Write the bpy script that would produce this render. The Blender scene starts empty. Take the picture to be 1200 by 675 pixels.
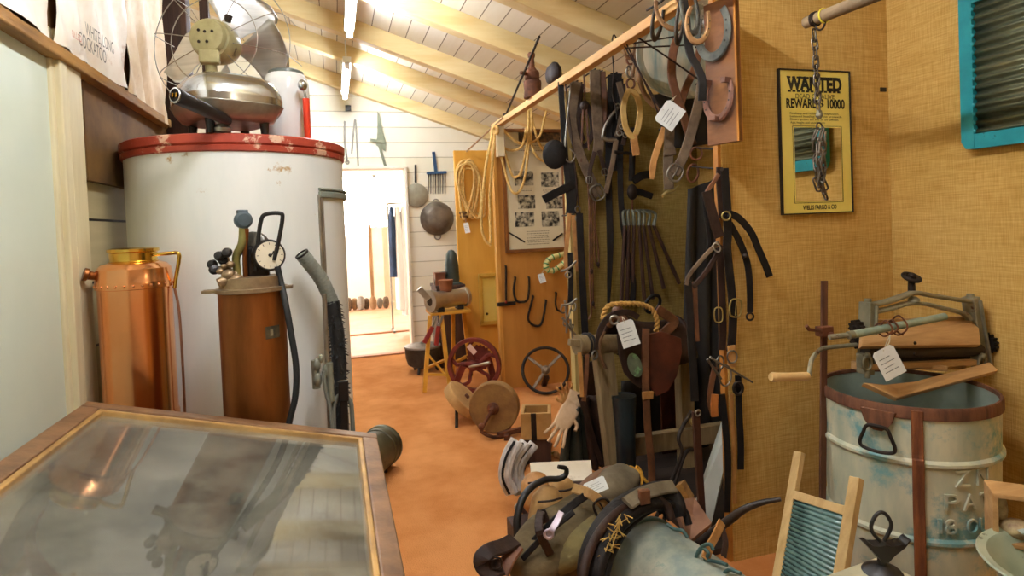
import bpy, math, random
from mathutils import Vector as V, Matrix as M, Euler

SC = bpy.context.scene
C = SC.collection
rnd = random.Random(11)
PI = math.pi

# ---------------------------------------------------------------- camera
F, CX, CY = 700.0, 600.0, 280.0          # focal length and principal point (1200x675 frame)
EYE = V((0, 0, 1.4))
_psi, _pit, _rol = math.radians(16.44), math.radians(1.33), 0.04
_f0 = V((math.sin(_psi) * math.cos(_pit), math.cos(_psi) * math.cos(_pit), -math.sin(_pit)))
_r0 = V((math.cos(_psi), -math.sin(_psi), 0))
_u0 = _r0.cross(_f0)
_c, _s = math.cos(_rol), math.sin(_rol)
RC = _c * _r0 - _s * _u0
UC = _s * _r0 + _c * _u0

def ray(px, py):
    return _f0 + RC * ((px - CX) / F) + UC * ((CY - py) / F)
def PX(px, py, x):                        # the spot of the plane X = x seen at a pixel
    d = ray(px, py); return EYE + d * ((x - EYE.x) / d.x)
def PY(px, py, y):
    d = ray(px, py); return EYE + d * ((y - EYE.y) / d.y)
def PZ(px, py, z):
    d = ray(px, py); return EYE + d * ((z - EYE.z) / d.z)

cam_d = bpy.data.cameras.new('camera')
cam = bpy.data.objects.new('camera', cam_d)
C.objects.link(cam)
cam.matrix_world = M.Translation(EYE) @ M((RC, UC, -_f0)).transposed().to_4x4()
cam_d.sensor_width = 36
cam_d.lens = F / 1200 * 36
cam_d.shift_y = (CY - 337.5) / 1200
cam_d.clip_start = 0.02
SC.camera = cam

# ---------------------------------------------------------------- mesh builder
def rot(x=0, y=0, z=0):
    return Euler((math.radians(x), math.radians(y), math.radians(z))).to_matrix().to_4x4()
def TR(loc, x=0, y=0, z=0):
    return M.Translation(V(loc)) @ rot(x, y, z)
def frame(o, xa, ya):                     # matrix with origin o, local x along xa, local y near ya
    xa = V(xa).normalized(); za = xa.cross(V(ya)).normalized(); ya = za.cross(xa)
    m = M((xa, ya, za)).transposed().to_4x4(); m.translation = V(o); return m
def axis(o, za, near=(0, 0, 1)):          # matrix with origin o, local z along za
    za = V(za).normalized(); n = V(near)
    if abs(za.dot(n)) > .98: n = V((1, 0, 0))
    xa = n.cross(za).normalized(); ya = za.cross(xa)
    m = M((xa, ya, za)).transposed().to_4x4(); m.translation = V(o); return m

def smooth_path(pts, n=6, closed=False):
    p = [V(q) for q in pts]
    if len(p) < 3: return p
    out = []
    N = len(p)
    for i in range(N if closed else N - 1):
        if closed: a, b, c, d = p[i - 1], p[i], p[(i + 1) % N], p[(i + 2) % N]
        else:
            b, c = p[i], p[i + 1]
            a = p[i - 1] if i else b + (b - c)
            d = p[i + 2] if i + 2 < N else c + (c - b)
        for k in range(n):
            t = k / n
            out.append(.5 * ((2 * b) + (c - a) * t + (2 * a - 5 * b + 4 * c - d) * t * t + (3 * b - a - 3 * c + d) * t ** 3))
    if not closed: out.append(p[-1])
    return out

class MB:
    def __init__(s, T=None):
        s.v = []; s.f = []; s.sm = []; s.T = T or M.Identity(4)
    def add(s, vs, fs, smooth=False, T=None):
        b = len(s.v)
        m = s.T @ T if T is not None else s.T
        s.v += [m @ V(q) for q in vs]
        for q in fs:
            s.f.append([b + i for i in q]); s.sm.append(smooth)
        return s
    def box(s, c, d, T=None):
        x, y, z = d[0] / 2, d[1] / 2, d[2] / 2; c = V(c)
        vs = [c + V((i * x, j * y, k * z)) for k in (-1, 1) for j in (-1, 1) for i in (-1, 1)]
        return s.add(vs, [(0, 2, 3, 1), (4, 5, 7, 6), (0, 1, 5, 4), (2, 6, 7, 3), (0, 4, 6, 2), (1, 3, 7, 5)], False, T)
    def bar(s, a, b, w, t, near=(0, 0, 1)):          # square bar from a to b
        a, b = V(a), V(b)
        m = axis(a, b - a, near); L = (b - a).length
        return s.box((0, 0, L / 2), (w, t, L), m)
    def rings(s, rs, closed=False, caps=True, smooth=True, T=None):
        n = len(rs[0]); vs = [q for r in rs for q in r]; fs = []
        K = len(rs)
        for i in range(K if closed else K - 1):
            j = (i + 1) % K
            for k in range(n):
                l = (k + 1) % n
                fs.append((i * n + k, i * n + l, j * n + l, j * n + k))
        s.add(vs, fs, smooth, T)
        if caps and not closed:
            s.add(rs[0], [tuple(range(n))[::-1]], False, T)
            s.add(rs[-1], [tuple(range(n))], False, T)
        return s
    def sweep(s, pts, prof, N=None, closed=False, smooth=True, taper=None, n=6, caps=True):
        """sweep a 2-D profile (list of (u,v)) along a smoothed path; N = normal the v axis keeps near"""
        p = smooth_path(pts, n, closed); K = len(p); rs = []
        up = V(N).normalized() if N is not None else None
        for i in range(K):
            if closed: t = p[(i + 1) % K] - p[i - 1]
            else: t = p[min(i + 1, K - 1)] - p[max(i - 1, 0)]
            t = t.normalized() if t.length > 1e-9 else V((0, 0, 1))
            if up is None:
                up = V((0, 0, 1)) if abs(t.z) < .9 else V((0, 1, 0))
            w = t.cross(up)
            if w.length < 1e-5: w = t.orthogonal()
            w.normalize(); nn = w.cross(t).normalized()
            if N is None: up = nn
            k = 1 if taper is None else taper(i / max(K - 1, 1))
            rs.append([p[i] + w * (u * k) + nn * (v * k) for u, v in prof])
        return s.rings(rs, closed, caps, smooth)
    def tube(s, pts, r, n=8, closed=False, taper=None, k=6):
        prof = [(r * math.cos(2 * PI * i / n), r * math.sin(2 * PI * i / n)) for i in range(n)]
        return s.sweep(pts, prof, None, closed, True, taper, k)
    def strap(s, pts, w, t, N=(0, -1, 0), closed=False, taper=None, k=6):
        w /= 2; t /= 2; b = min(t, w) * .7
        prof = [(-w, -t + b), (-w + b, -t), (w - b, -t), (w, -t + b), (w, t - b), (w - b, t), (-w + b, t), (-w, t - b)]
        return s.sweep(pts, prof, N, closed, False, taper, k)
    def rod(s, a, b, r, n=10, r2=None):
        a, b = V(a), V(b); m = axis(a, b - a); L = (b - a).length
        return s.lathe([(r, 0), (r if r2 is None else r2, L)], n, m)
    def lathe(s, prof, n=32, T=None, cap=True, arc=None):
        """profile [(r,z)...] turned round local z"""
        rs = []
        for r, z in prof:
            r = max(r, 1e-4)
            rs.append([V((r * math.cos(2 * PI * i / n), r * math.sin(2 * PI * i / n), z)) for i in range(n)])
        # split sharp corners: duplicate rings where the profile bends strongly
        seg = [rs[0]]; K = len(prof)
        for i in range(1, K):
            seg.append(rs[i])
            if i < K - 1:
                a = V((prof[i][0] - prof[i - 1][0], prof[i][1] - prof[i - 1][1])); b = V((prof[i + 1][0] - prof[i][0], prof[i + 1][1] - prof[i][1]))
                if a.length > 1e-7 and b.length > 1e-7 and a.angle(b) > .6:
                    s.rings(seg, False, False, True, T); seg = [rs[i]]
        s.rings(seg, False, False, True, T)
        if cap:
            if prof[0][0] > 1e-3: s.add(rs[0], [tuple(range(n))[::-1]], False, T)
            if prof[-1][0] > 1e-3: s.add(rs[-1], [tuple(range(n))], False, T)
        return s
    def ball(s, c, r, nu=16, nv=10, T=None):
        if not hasattr(r, '__len__'): r = (r, r, r)
        m = (T or M.Identity(4)) @ M.Translation(V(c)) @ M.Diagonal((*r, 1))
        pr = [(math.sin(PI * i / nv), -math.cos(PI * i / nv)) for i in range(nv + 1)]
        rs = [[V((max(q, 1e-4) * math.cos(2 * PI * i / nu), max(q, 1e-4) * math.sin(2 * PI * i / nu), z)) for i in range(nu)] for q, z in pr]
        return s.rings(rs, False, False, True, m)
    def torus(s, T, R, r, n=24, k=8, a0=0, a1=360, ry=1.0):
        full = abs(a1 - a0) >= 360
        K = n if full else n + 1
        pts = [T @ V((R * math.cos(math.radians(a0 + (a1 - a0) * i / n)), R * ry * math.sin(math.radians(a0 + (a1 - a0) * i / n)), 0)) for i in range(K)]
        prof = [(r * math.cos(2 * PI * i / k), r * math.sin(2 * PI * i / k)) for i in range(k)]
        return s.sweep(pts, prof, T.to_3x3() @ V((0, 0, 1)), full, True, None, 1)
    def prism(s, poly, t, T=None, smooth=False):
        """polygon in local xy extruded by t along z (centred)"""
        n = len(poly)
        a = [V((x, y, -t / 2)) for x, y in poly]; b = [V((x, y, t / 2)) for x, y in poly]
        s.add(a + b, [tuple(range(n))[::-1], tuple(range(n, 2 * n))], False, T)
        return s.add(a + b, [(i, (i + 1) % n, n + (i + 1) % n, n + i) for i in range(n)], smooth, T)
    def slab(s, corners, t):
        """a panel through world corner points, thickness t behind it"""
        c = [V(q) for q in corners]; nn = (c[1] - c[0]).cross(c[2] - c[0]).normalized() * t
        n = len(c); b = [q - nn for q in c]
        return s.add(c + b, [tuple(range(n)), tuple(range(n, 2 * n))[::-1]] + [(i, n + i, n + (i + 1) % n, (i + 1) % n) for i in range(n)])
    def grid(s, fn, nu, nv, cu=False, cv=False, smooth=True, T=None):
        vs = [fn(i / nu, j / nv) for i in range(nu + (0 if cu else 1)) for j in range(nv + (0 if cv else 1))]
        U = nu if cu else nu + 1; W = nv if cv else nv + 1; fs = []
        for i in range(nu):
            for j in range(nv):
                fs.append((i * W + j, ((i + 1) % U) * W + j, ((i + 1) % U) * W + (j + 1) % W, i * W + (j + 1) % W))
        return s.add(vs, fs, smooth, T)
    def build(s, name, mat, parent=None, bev=0, sub=0):
        lo = V((min(q[i] for q in s.v) for i in range(3))); hi = V((max(q[i] for q in s.v) for i in range(3)))
        L = ROOTS[parent.name] if parent else V(((lo.x + hi.x) / 2, (lo.y + hi.y) / 2, lo.z))
        me = bpy.data.meshes.new(name)
        me.from_pydata([q - L for q in s.v], [], s.f)
        me.polygons.foreach_set('use_smooth', s.sm)
        me.validate(); me.update()
        o = bpy.data.objects.new(name, me); C.objects.link(o)
        if mat: me.materials.append(mat)
        if parent: o.parent = parent
        else: o.location = L
        ROOTS[o.name] = L
        if sub:
            m = o.modifiers.new('subdivision', 'SUBSURF'); m.levels = m.render_levels = sub
        if bev:
            m = o.modifiers.new('bevel', 'BEVEL'); m.width = bev; m.segments = 2; m.limit_method = 'ANGLE'; m.angle_limit = math.radians(40)
        return o
ROOTS = {}

def thing(name, label, cat, loc, group=None):
    o = bpy.data.objects.new(name, None); C.objects.link(o)
    o.location = V(loc); o.empty_display_size = .05
    ROOTS[o.name] = V(loc)
    return tag(o, label, cat, group)
def tag(o, label, cat, group=None):
    o['label'] = label; o['category'] = cat
    if group: o['group'] = group
    return o
def part(o, label):
    o['label'] = label; return o
def struct(o):
    o['kind'] = 'structure'; return o
def dup(root, loc, label, rotm=None, group=None):
    r = root.copy(); C.objects.link(r); r.location = V(loc)
    ROOTS[r.name] = V(loc)
    if rotm is not None: r.rotation_euler = rotm.to_euler()
    r['label'] = label
    if group: r['group'] = group
    for ch in [o for o in bpy.data.objects if o.parent == root]:
        c = ch.copy(); C.objects.link(c); c.parent = r
        for g in [o for o in bpy.data.objects if o.parent == ch]:
            d = g.copy(); C.objects.link(d); d.parent = c
    return r

# ---------------------------------------------------------------- materials
def lin(c):
    if isinstance(c, str): c = tuple(int(c[i:i + 2], 16) / 255 for i in (0, 2, 4))
    return tuple((x / 12.92 if x <= .04045 else ((x + .055) / 1.055) ** 2.4) for x in c) + (1,)
MATS = {}
def mat(name, col, col2=None, rough=.6, metal=0, scale=6, stretch=(1, 1, 1), bump=0, bscale=None, bstretch=None,
        spots=None, sscale=4, sth=.6, ssoft=.05, emit=0, trans=0, coat=0, spec=.5, lo=.35, hi=.65, weave=0):
    if name in MATS: return MATS[name]
    m = bpy.data.materials.new(name); m.use_nodes = True
    nt = m.node_tree; N = nt.nodes; Lk = nt.links.new
    b = N['Principled BSDF']
    b.inputs['Roughness'].default_value = rough; b.inputs['Metallic'].default_value = metal
    b.inputs['Specular IOR Level'].default_value = spec
    if coat: b.inputs['Coat Weight'].default_value = coat; b.inputs['Coat Roughness'].default_value = .1
    if trans: b.inputs['Transmission Weight'].default_value = trans
    tc = N.new('ShaderNodeTexCoord')
    mp = N.new('ShaderNodeMapping'); mp.inputs['Scale'].default_value = stretch
    Lk(tc.outputs['Object'], mp.inputs['Vector'])
    out = None
    if col2:
        nz = N.new('ShaderNodeTexNoise'); nz.inputs['Scale'].default_value = scale; nz.inputs['Detail'].default_value = 6; nz.inputs['Roughness'].default_value = .6
        Lk(mp.outputs['Vector'], nz.inputs['Vector'])
        cr = N.new('ShaderNodeValToRGB'); e = cr.color_ramp.elements
        e[0].position, e[0].color = lo, lin(col); e[1].position, e[1].color = hi, lin(col2)
        Lk(nz.outputs['Fac'], cr.inputs['Fac']); out = cr.outputs['Color']
    if spots:
        nz = N.new('ShaderNodeTexNoise'); nz.inputs['Scale'].default_value = sscale; nz.inputs['Detail'].default_value = 8; nz.inputs['Roughness'].default_value = .7
        Lk(tc.outputs['Object'], nz.inputs['Vector'])
        mr = N.new('ShaderNodeMapRange'); mr.inputs['From Min'].default_value = sth; mr.inputs['From Max'].default_value = sth + ssoft
        Lk(nz.outputs['Fac'], mr.inputs['Value'])
        mx = N.new('ShaderNodeMix'); mx.data_type = 'RGBA'
        Lk(mr.outputs['Result'], mx.inputs['Factor'])
        if out: Lk(out, mx.inputs['A'])
        else: mx.inputs['A'].default_value = lin(col)
        mx.inputs['B'].default_value = lin(spots); out = mx.outputs['Result']
    if out: Lk(out, b.inputs['Base Color'])
    else: b.inputs['Base Color'].default_value = lin(col)
    if bump:
        nb = N.new('ShaderNodeTexNoise'); nb.inputs['Scale'].default_value = bscale or scale * 4; nb.inputs['Detail'].default_value = 4
        mb = N.new('ShaderNodeMapping'); mb.inputs['Scale'].default_value = bstretch or stretch
        Lk(tc.outputs['Object'], mb.inputs['Vector']); Lk(mb.outputs['Vector'], nb.inputs['Vector'])
        bp = N.new('ShaderNodeBump'); bp.inputs['Strength'].default_value = bump; bp.inputs['Distance'].default_value = .01
        Lk(nb.outputs['Fac'], bp.inputs['Height']); Lk(bp.outputs['Normal'], b.inputs['Normal'])
    if emit:
        b.inputs['Emission Color'].default_value = lin(col); b.inputs['Emission Strength'].default_value = emit
    MATS[name] = m
    return m

def hessian(name, c1, c2, c3, plane='xz'):
    """woven sacking: crossing thread noise"""
    m = bpy.data.materials.new(name); m.use_nodes = True
    nt = m.node_tree; N = nt.nodes; Lk = nt.links.new; b = N['Principled BSDF']
    b.inputs['Roughness'].default_value = .95; b.inputs['Specular IOR Level'].default_value = .1
    tc = N.new('ShaderNodeTexCoord')
    def nz(st, sc, det=3):
        mp = N.new('ShaderNodeMapping'); mp.inputs['Scale'].default_value = st
        n = N.new('ShaderNodeTexNoise'); n.inputs['Scale'].default_value = sc; n.inputs['Detail'].default_value = det
        Lk(tc.outputs['Object'], mp.inputs['Vector']); Lk(mp.outputs['Vector'], n.inputs['Vector']); return n.outputs['Fac']
    a = nz((1, 1, .05), 260); d = nz((.05, .05, 1), 220); big = nz((1, 1, 1), 1.6, 4)
    ad = N.new('ShaderNodeMath'); ad.operation = 'ADD'; Lk(a, ad.inputs[0]); Lk(d, ad.inputs[1])
    ad2 = N.new('ShaderNodeMath'); ad2.operation = 'ADD'; Lk(ad.outputs[0], ad2.inputs[0]); Lk(big, ad2.inputs[1])
    mr = N.new('ShaderNodeMath'); mr.operation = 'MULTIPLY'; mr.inputs[1].default_value = 1 / 3; Lk(ad2.outputs[0], mr.inputs[0])
    cr = N.new('ShaderNodeValToRGB'); e = cr.color_ramp.elements
    e[0].position, e[0].color = .34, lin(c1); e[1].position, e[1].color = .66, lin(c3)
    q = e.new(.5); q.color = lin(c2)
    Lk(mr.outputs[0], cr.inputs['Fac']); Lk(cr.outputs['Color'], b.inputs['Base Color'])
    bp = N.new('ShaderNodeBump'); bp.inputs['Strength'].default_value = .35; bp.inputs['Distance'].default_value = .004
    Lk(ad.outputs[0], bp.inputs['Height']); Lk(bp.outputs['Normal'], b.inputs['Normal'])
    return m

def boards(name, c1, c2, gap, axis_='x', pitch=.15, gw=.05, rough=.6, stretch=(1, 1, 1), bump=.3):
    """planks: lines every pitch metres across one object axis, each plank a slightly different tone"""
    m = bpy.data.materials.new(name); m.use_nodes = True
    nt = m.node_tree; N = nt.nodes; Lk = nt.links.new; b = N['Principled BSDF']
    b.inputs['Roughness'].default_value = rough
    tc = N.new('ShaderNodeTexCoord'); sp = N.new('ShaderNodeSeparateXYZ'); Lk(tc.outputs['Object'], sp.inputs[0])
    dv = N.new('ShaderNodeMath'); dv.operation = 'DIVIDE'; dv.inputs[1].default_value = pitch
    Lk(sp.outputs[axis_.upper()], dv.inputs[0])
    fl = N.new('ShaderNodeMath'); fl.operation = 'FLOOR'; Lk(dv.outputs[0], fl.inputs[0])
    fr = N.new('ShaderNodeMath'); fr.operation = 'FRACT'; Lk(dv.outputs[0], fr.inputs[0])
    lt = N.new('ShaderNodeMath'); lt.operation = 'LESS_THAN'; lt.inputs[1].default_value = gw; Lk(fr.outputs[0], lt.inputs[0])
    wn = N.new('ShaderNodeTexWhiteNoise'); wn.noise_dimensions = '1D'; Lk(fl.outputs[0], wn.inputs['W'])
    mp = N.new('ShaderNodeMapping'); mp.inputs['Scale'].default_value = stretch; Lk(tc.outputs['Object'], mp.inputs['Vector'])
    nz = N.new('ShaderNodeTexNoise'); nz.inputs['Scale'].default_value = 5; nz.inputs['Detail'].default_value = 6; Lk(mp.outputs['Vector'], nz.inputs['Vector'])
    av = N.new('ShaderNodeMath'); av.operation = 'ADD'; Lk(wn.outputs['Value'], av.inputs[0]); Lk(nz.outputs['Fac'], av.inputs[1])
    hf = N.new('ShaderNodeMath'); hf.operation = 'MULTIPLY'; hf.inputs[1].default_value = .5; Lk(av.outputs[0], hf.inputs[0])
    cr = N.new('ShaderNodeValToRGB'); e = cr.color_ramp.elements
    e[0].position, e[0].color = .2, lin(c1); e[1].position, e[1].color = .8, lin(c2); Lk(hf.outputs[0], cr.inputs['Fac'])
    mx = N.new('ShaderNodeMix'); mx.data_type = 'RGBA'; Lk(lt.outputs[0], mx.inputs['Factor']); Lk(cr.outputs['Color'], mx.inputs['A'])
    mx.inputs['B'].default_value = lin(gap); Lk(mx.outputs['Result'], b.inputs['Base Color'])
    if bump:
        iv = N.new('ShaderNodeMath'); iv.operation = 'SUBTRACT'; iv.inputs[0].default_value = 1; Lk(lt.outputs[0], iv.inputs[1])
        bp = N.new('ShaderNodeBump'); bp.inputs['Strength'].default_value = bump; bp.inputs['Distance'].default_value = .01
        Lk(iv.outputs[0], bp.inputs['Height']); Lk(bp.outputs['Normal'], b.inputs['Normal'])
    return m

def letters(txt, o, xa, ya, h, mat_, name, parent=None, depth=.001, w=None, bold=0):
    """flat lettering as mesh: origin o (left end of the base line), x along xa, letter height h, optional total width w"""
    cu = bpy.data.curves.new(name, 'FONT'); cu.body = txt; cu.size = 1; cu.extrude = 0; cu.offset = bold
    ob = bpy.data.objects.new(name, cu); C.objects.link(ob)
    bpy.context.view_layer.update()
    me = bpy.data.meshes.new_from_object(ob.evaluated_get(bpy.context.evaluated_depsgraph_get()))
    bpy.data.objects.remove(ob); bpy.data.curves.remove(cu)
    xs = [v.co.x for v in me.vertices]; ys = [v.co.y for v in me.vertices]
    sx = (w / (max(xs) - min(xs))) if w else h / .7; x0 = min(xs); y0 = min(ys) if txt.isupper() or txt.isdigit() else 0
    m = frame(o, xa, ya); mb = MB()
    sy = h / .7
    mb.add([m @ V(((v.co.x - x0) * sx, (v.co.y - y0) * sy, depth)) for v in me.vertices], [tuple(p.vertices) for p in me.polygons])
    bpy.data.meshes.remove(me)
    return mb if parent is False else mb.build(name, mat_, parent)
# ================================================================ THE SETTING
CEIL_S = -.335
def zceil(x): return 2.70 + CEIL_S * (x - 1.33)
XL, XR, YB = -.75, 2.35, 6.85            # left wall, right wall, back wall
Y1, Y2, Y3, Y4 = 2.05, 3.5, 4.9, 6.3      # the four cross partitions of the right-hand bays
XB = 1.34                                 # line of the top beam over the bay mouths

m_carpet = mat('carpet', 'c07a40', 'd89458', rough=.95, scale=3, bump=.6, bscale=160, spec=.1)
m_floor2 = mat('floor_boards_pale', 'c48a60', 'd6a078', rough=.5, scale=3)
m_weather = boards('weatherboards', 'e9e2c6', 'f3eedb', 'b8ae90', 'z', .17, .05, bump=.6)
m_ceil = boards('ceiling_boards', 'dccfb2', 'ece4d0', '7d6c52', 'x', .13, .05, stretch=(6, .6, 1))
m_rafter = mat('rafter_paint', 'e0c487', 'ecd7a2', rough=.6, scale=3, stretch=(.5, 4, 4), bump=.1)
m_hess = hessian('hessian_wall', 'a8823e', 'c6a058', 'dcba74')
m_hess2 = hessian('hessian_bay_shade', '6f5d2c', '8d7942', 'a8955a')  # same sacking darkened: the dim light of the bay put into its colour
m_brownp = mat('brown_board', 'b0742a', 'c68a3c', rough=.55, scale=2, stretch=(3, 3, .4), bump=.1)
m_yellowp = mat('yellow_board', 'd89c34', 'e6b04a', rough=.55, scale=2, stretch=(3, 3, .4))
m_green = mat('pale_green_paint', 'cbd8c6', 'd8e2d0', rough=.45, scale=1.5)
m_trimc = mat('cream_trim', 'cfc49c', 'e0d7b2', rough=.5, scale=5, stretch=(4, 4, .4), spots='9a8458', sscale=9, sth=.66)
m_oldwall = boards('old_boards', 'a3946a', 'cdbf96', '2a2118', 'z', .21, .04, stretch=(1, .5, 5))
m_darkwood = mat('dark_timber', '2b1a14', '4b3024', rough=.6, scale=5, stretch=(6, 6, .5), bump=.2)
m_white = mat('white_paint', 'f1efe8', rough=.6)
m_jamb = mat('jamb_paint', 'e6dcc4', 'efe8d6', rough=.6)

def wallbox(name, lo, hi, m):
    lo, hi = V(lo), V(hi)
    return struct(MB().box((lo + hi) / 2, hi - lo).build(name, m))

floor = wallbox('floor', (-2.6, -1.6, -.1), (2.5, YB, 0), m_carpet)
floor2 = wallbox('floor_next_room', (-2.6, YB, -.1), (3.4, 12.6, 0), m_floor2)

# back wall with the doorway
DXL = PY(403, 300, YB).x; DXR = PY(479, 300, YB).x; DZ = PY(440, 197, YB).z
wb = MB()
def wallpiece(x0, x1, z0f, z1f):
    pts = [(x0, z0f(x0)), (x1, z0f(x1)), (x1, z1f(x1)), (x0, z1f(x0))]
    wb.prism(pts, .12, frame((0, YB + .06, 0), (1, 0, 0), (0, 0, 1)))
top = lambda x: zceil(x) + .1
wallpiece(-2.5, DXL, lambda x: 0, top)
wallpiece(DXL, DXR, lambda x: DZ, top)
wallpiece(DXR, 2.5, lambda x: 0, top)
struct(wb.build('wall_back', m_weather))
t = MB()
for x in (DXL, DXR): t.box((x, YB + .03, DZ / 2), (.03, .2, DZ))
t.box(((DXL + DXR) / 2, YB + .03, DZ), (DXR - DXL + .03, .2, .03))
struct(t.build('trim_door', m_jamb, bev=.004))
struct(MB().box(((DXL + DXR) / 2, YB - .02, .008), (DXR - DXL, .1, .016)).box(((DXL + DXR) / 2, 8.3, .008), (DXR - DXL + .6, .07, .016)).build('trim_threshold', mat('threshold_wood', 'a86c44', 'c08458', scale=8)))

# ceiling and rafters
cl = MB()
cl.slab([(-2.6, -1.6, zceil(-2.6)), (2.5, -1.6, zceil(2.5)), (2.5, YB + .1, zceil(2.5)), (-2.6, YB + .1, zceil(-2.6))][::-1], .05)
struct(cl.build('ceiling', m_ceil))
RB = lambda x: zceil(x) - .12             # underside of the rafters
def rafter_y(p, q):
    ys = []
    for px, py in (p, q):
        d = ray(px, py); n = V((-CEIL_S, 0, 1)); o = V((1.33, 0, 2.58))
        ys.append((EYE + d * ((o - EYE).dot(n) / d.dot(n))).y)
    return sum(ys) / 2
RY = [rafter_y((600, 10), (740, 48)), rafter_y((460, 15), (670, 80)), rafter_y((390, 32), (600, 112)), rafter_y((390, 65), (600, 138)), YB - .05]
RY += [RY[0] - .95, RY[0] - 1.9]
print('rafters', RY)
for i, y in enumerate(RY):
    a, b = V((-2.5, y, zceil(-2.5) - .072)), V((2.4, y, zceil(2.4) - .072))
    struct(MB().bar(a, b, .1, .14, (0, 0, 1)).build('trim_%d' % (i + 1), m_rafter, bev=.004))

# side walls
wallbox('wall_right', (XR, -1.6, 0), (XR + .1, YB, 2.75), m_hess)
wallbox('wall_rear', (-2.6, -1.7, 0), (2.5, -1.6, 3.9), mat('rear_wall_paint', 'e6dcc4', 'eee6d2', scale=2))
wallbox('wall_left_far', (-2.5, 2.9, 0), (-2.4, YB, 4.1), m_white)
wallbox('wall_left_return', (-2.5, 2.83, 0), (XL - .1, 2.93, 4.1), m_weather)
# left wall: lower part is door, trim and old boards, upper part is boards behind the crate panels
ydoor = PX(64, 200, XL).y; ytrim = PX(98, 200, XL).y; zrail = 1.93
wallbox('wall_left', (XL - .1, -1.6, 0), (XL - .03, 2.93, 3.6), m_oldwall)
wallbox('door_1', (XL - .03, .2, .02), (XL - .005, ydoor, 2.02), m_green)
tr = MB(); w = ytrim - ydoor; yc = (ydoor + ytrim) / 2
tr.box((XL - .012, yc, 1.0), (.036, w, 2.02)); tr.box((XL + .012, yc - w * .3, 1.0), (.02, w * .22, 2.02)); tr.box((XL + .01, yc + w * .12, 1.0), (.014, w * .5, 2.02))
struct(tr.build('trim_door_left', m_trimc, bev=.004))
struct(MB().box((XL - .02, ytrim + .55, 1.78), (.03, 1.0, .36)).build('trim_dark_board', mat('grimy_board', '4a3010', '785826', scale=4, rough=.8, spots='b5a27c', sscale=16, sth=.68)))

# right-hand bays: burlap end wall, partitions and top beam
PT = 2.22
def partition(name, y, x0, m, zt=PT):
    return wallbox(name, (x0, y, 0), (XR, y + .045, zt), m)
bw = MB()
XW0 = x0 = PY(851, 350, Y1).x
bw.prism([(x0, 0), (XR, 0), (XR, zceil(XR)), (x0, zceil(x0))], .05, frame((0, Y1 + .025, 0), (1, 0, 0), (0, 0, 1)))
struct(bw.build('wall_right_near', m_hess))
struct(MB().box((x0 - .008, Y1 + .02, 1.25), (.014, .03, 2.5)).build('trim_bay_edge', mat('orange_edge', '9c5f18', 'b87a28', scale=8)))
X2 = PY(668, 230, Y2).x; X3 = PY(584, 300, Y3).x; X4 = PY(537, 300, Y4).x
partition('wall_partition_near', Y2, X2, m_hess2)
partition('wall_partition_middle', Y3, X3, m_brownp)
partition('wall_partition_far', Y4, X4, m_yellowp)
struct(MB().box((X2 + .0, Y2 + .02, PT / 2), (.03, .07, PT)).build('trim_post_near', mat('post_pale', 'b29a58', 'c9b274', scale=6, stretch=(6, 6, .5))))
struct(MB().box((X3 + .0, Y3 + .02, PT / 2), (.03, .07, PT)).build('trim_post_middle', mat('post_orange', 'b97a28', 'dca24a', scale=6, stretch=(6, 6, .5))))
bm = MB().bar((XB, 1.7, PT + .022), (XB, Y3 + .06, PT + .022), .05, .044)
struct(bm.build('trim_beam', mat('beam_timber', 'c8924a', 'e2b670', rough=.6, scale=4, stretch=(4, .4, 4)), bev=.004))
for i, y in enumerate((Y3 - .12,)):
    struct(MB().box((XB, y, PT - .12), (.06, .06, .26)).build('trim_beam_block', mat('block_timber', 'c9b48a', 'd8c6a0', scale=6)))

# next room, bright
wallbox('wall_next_back', (-2.6, 12.5, 0), (3.4, 12.6, 3.0), m_white)
wallbox('wall_next_left', (-2.6, YB + .12, 0), (-2.5, 12.5, 3.0), m_white)
wallbox('wall_next_right', (3.3, YB + .12, 0), (3.4, 12.5, 3.0), m_white)
wallbox('ceiling_next', (-2.6, YB + .12, 2.8), (3.4, 12.5, 2.9), m_white)
m_day = mat('daylight_glass', 'fffaf2', emit=7.5)
struct(MB().box((-2.47, 9.6, 1.6), (.02, 2.6, 1.7)).build('window_1', m_day))
struct(MB().box((.8, 12.47, 1.9), (1.9, .02, 1.2)).build('window_2', m_day))
m_frame_w = mat('window_frame_paint', 'f4f0e6')
fr = MB()
for yy in (8.3, 9.6, 10.9): fr.box((-2.45, yy, 1.6), (.05, .06, 1.76))
for zz in (.74, 1.6, 2.46): fr.box((-2.45, 9.6, zz), (.05, 2.66, .06))
struct(fr.build('trim_window_left', m_frame_w))
fr = MB()
for xx in (-.15, .8, 1.75): fr.box((xx, 12.45, 1.9), (.06, .05, 1.26))
for zz in (1.28, 2.52): fr.box((.8, 12.45, zz), (1.96, .05, .06))
struct(fr.build('trim_window_back', m_frame_w))

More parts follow.
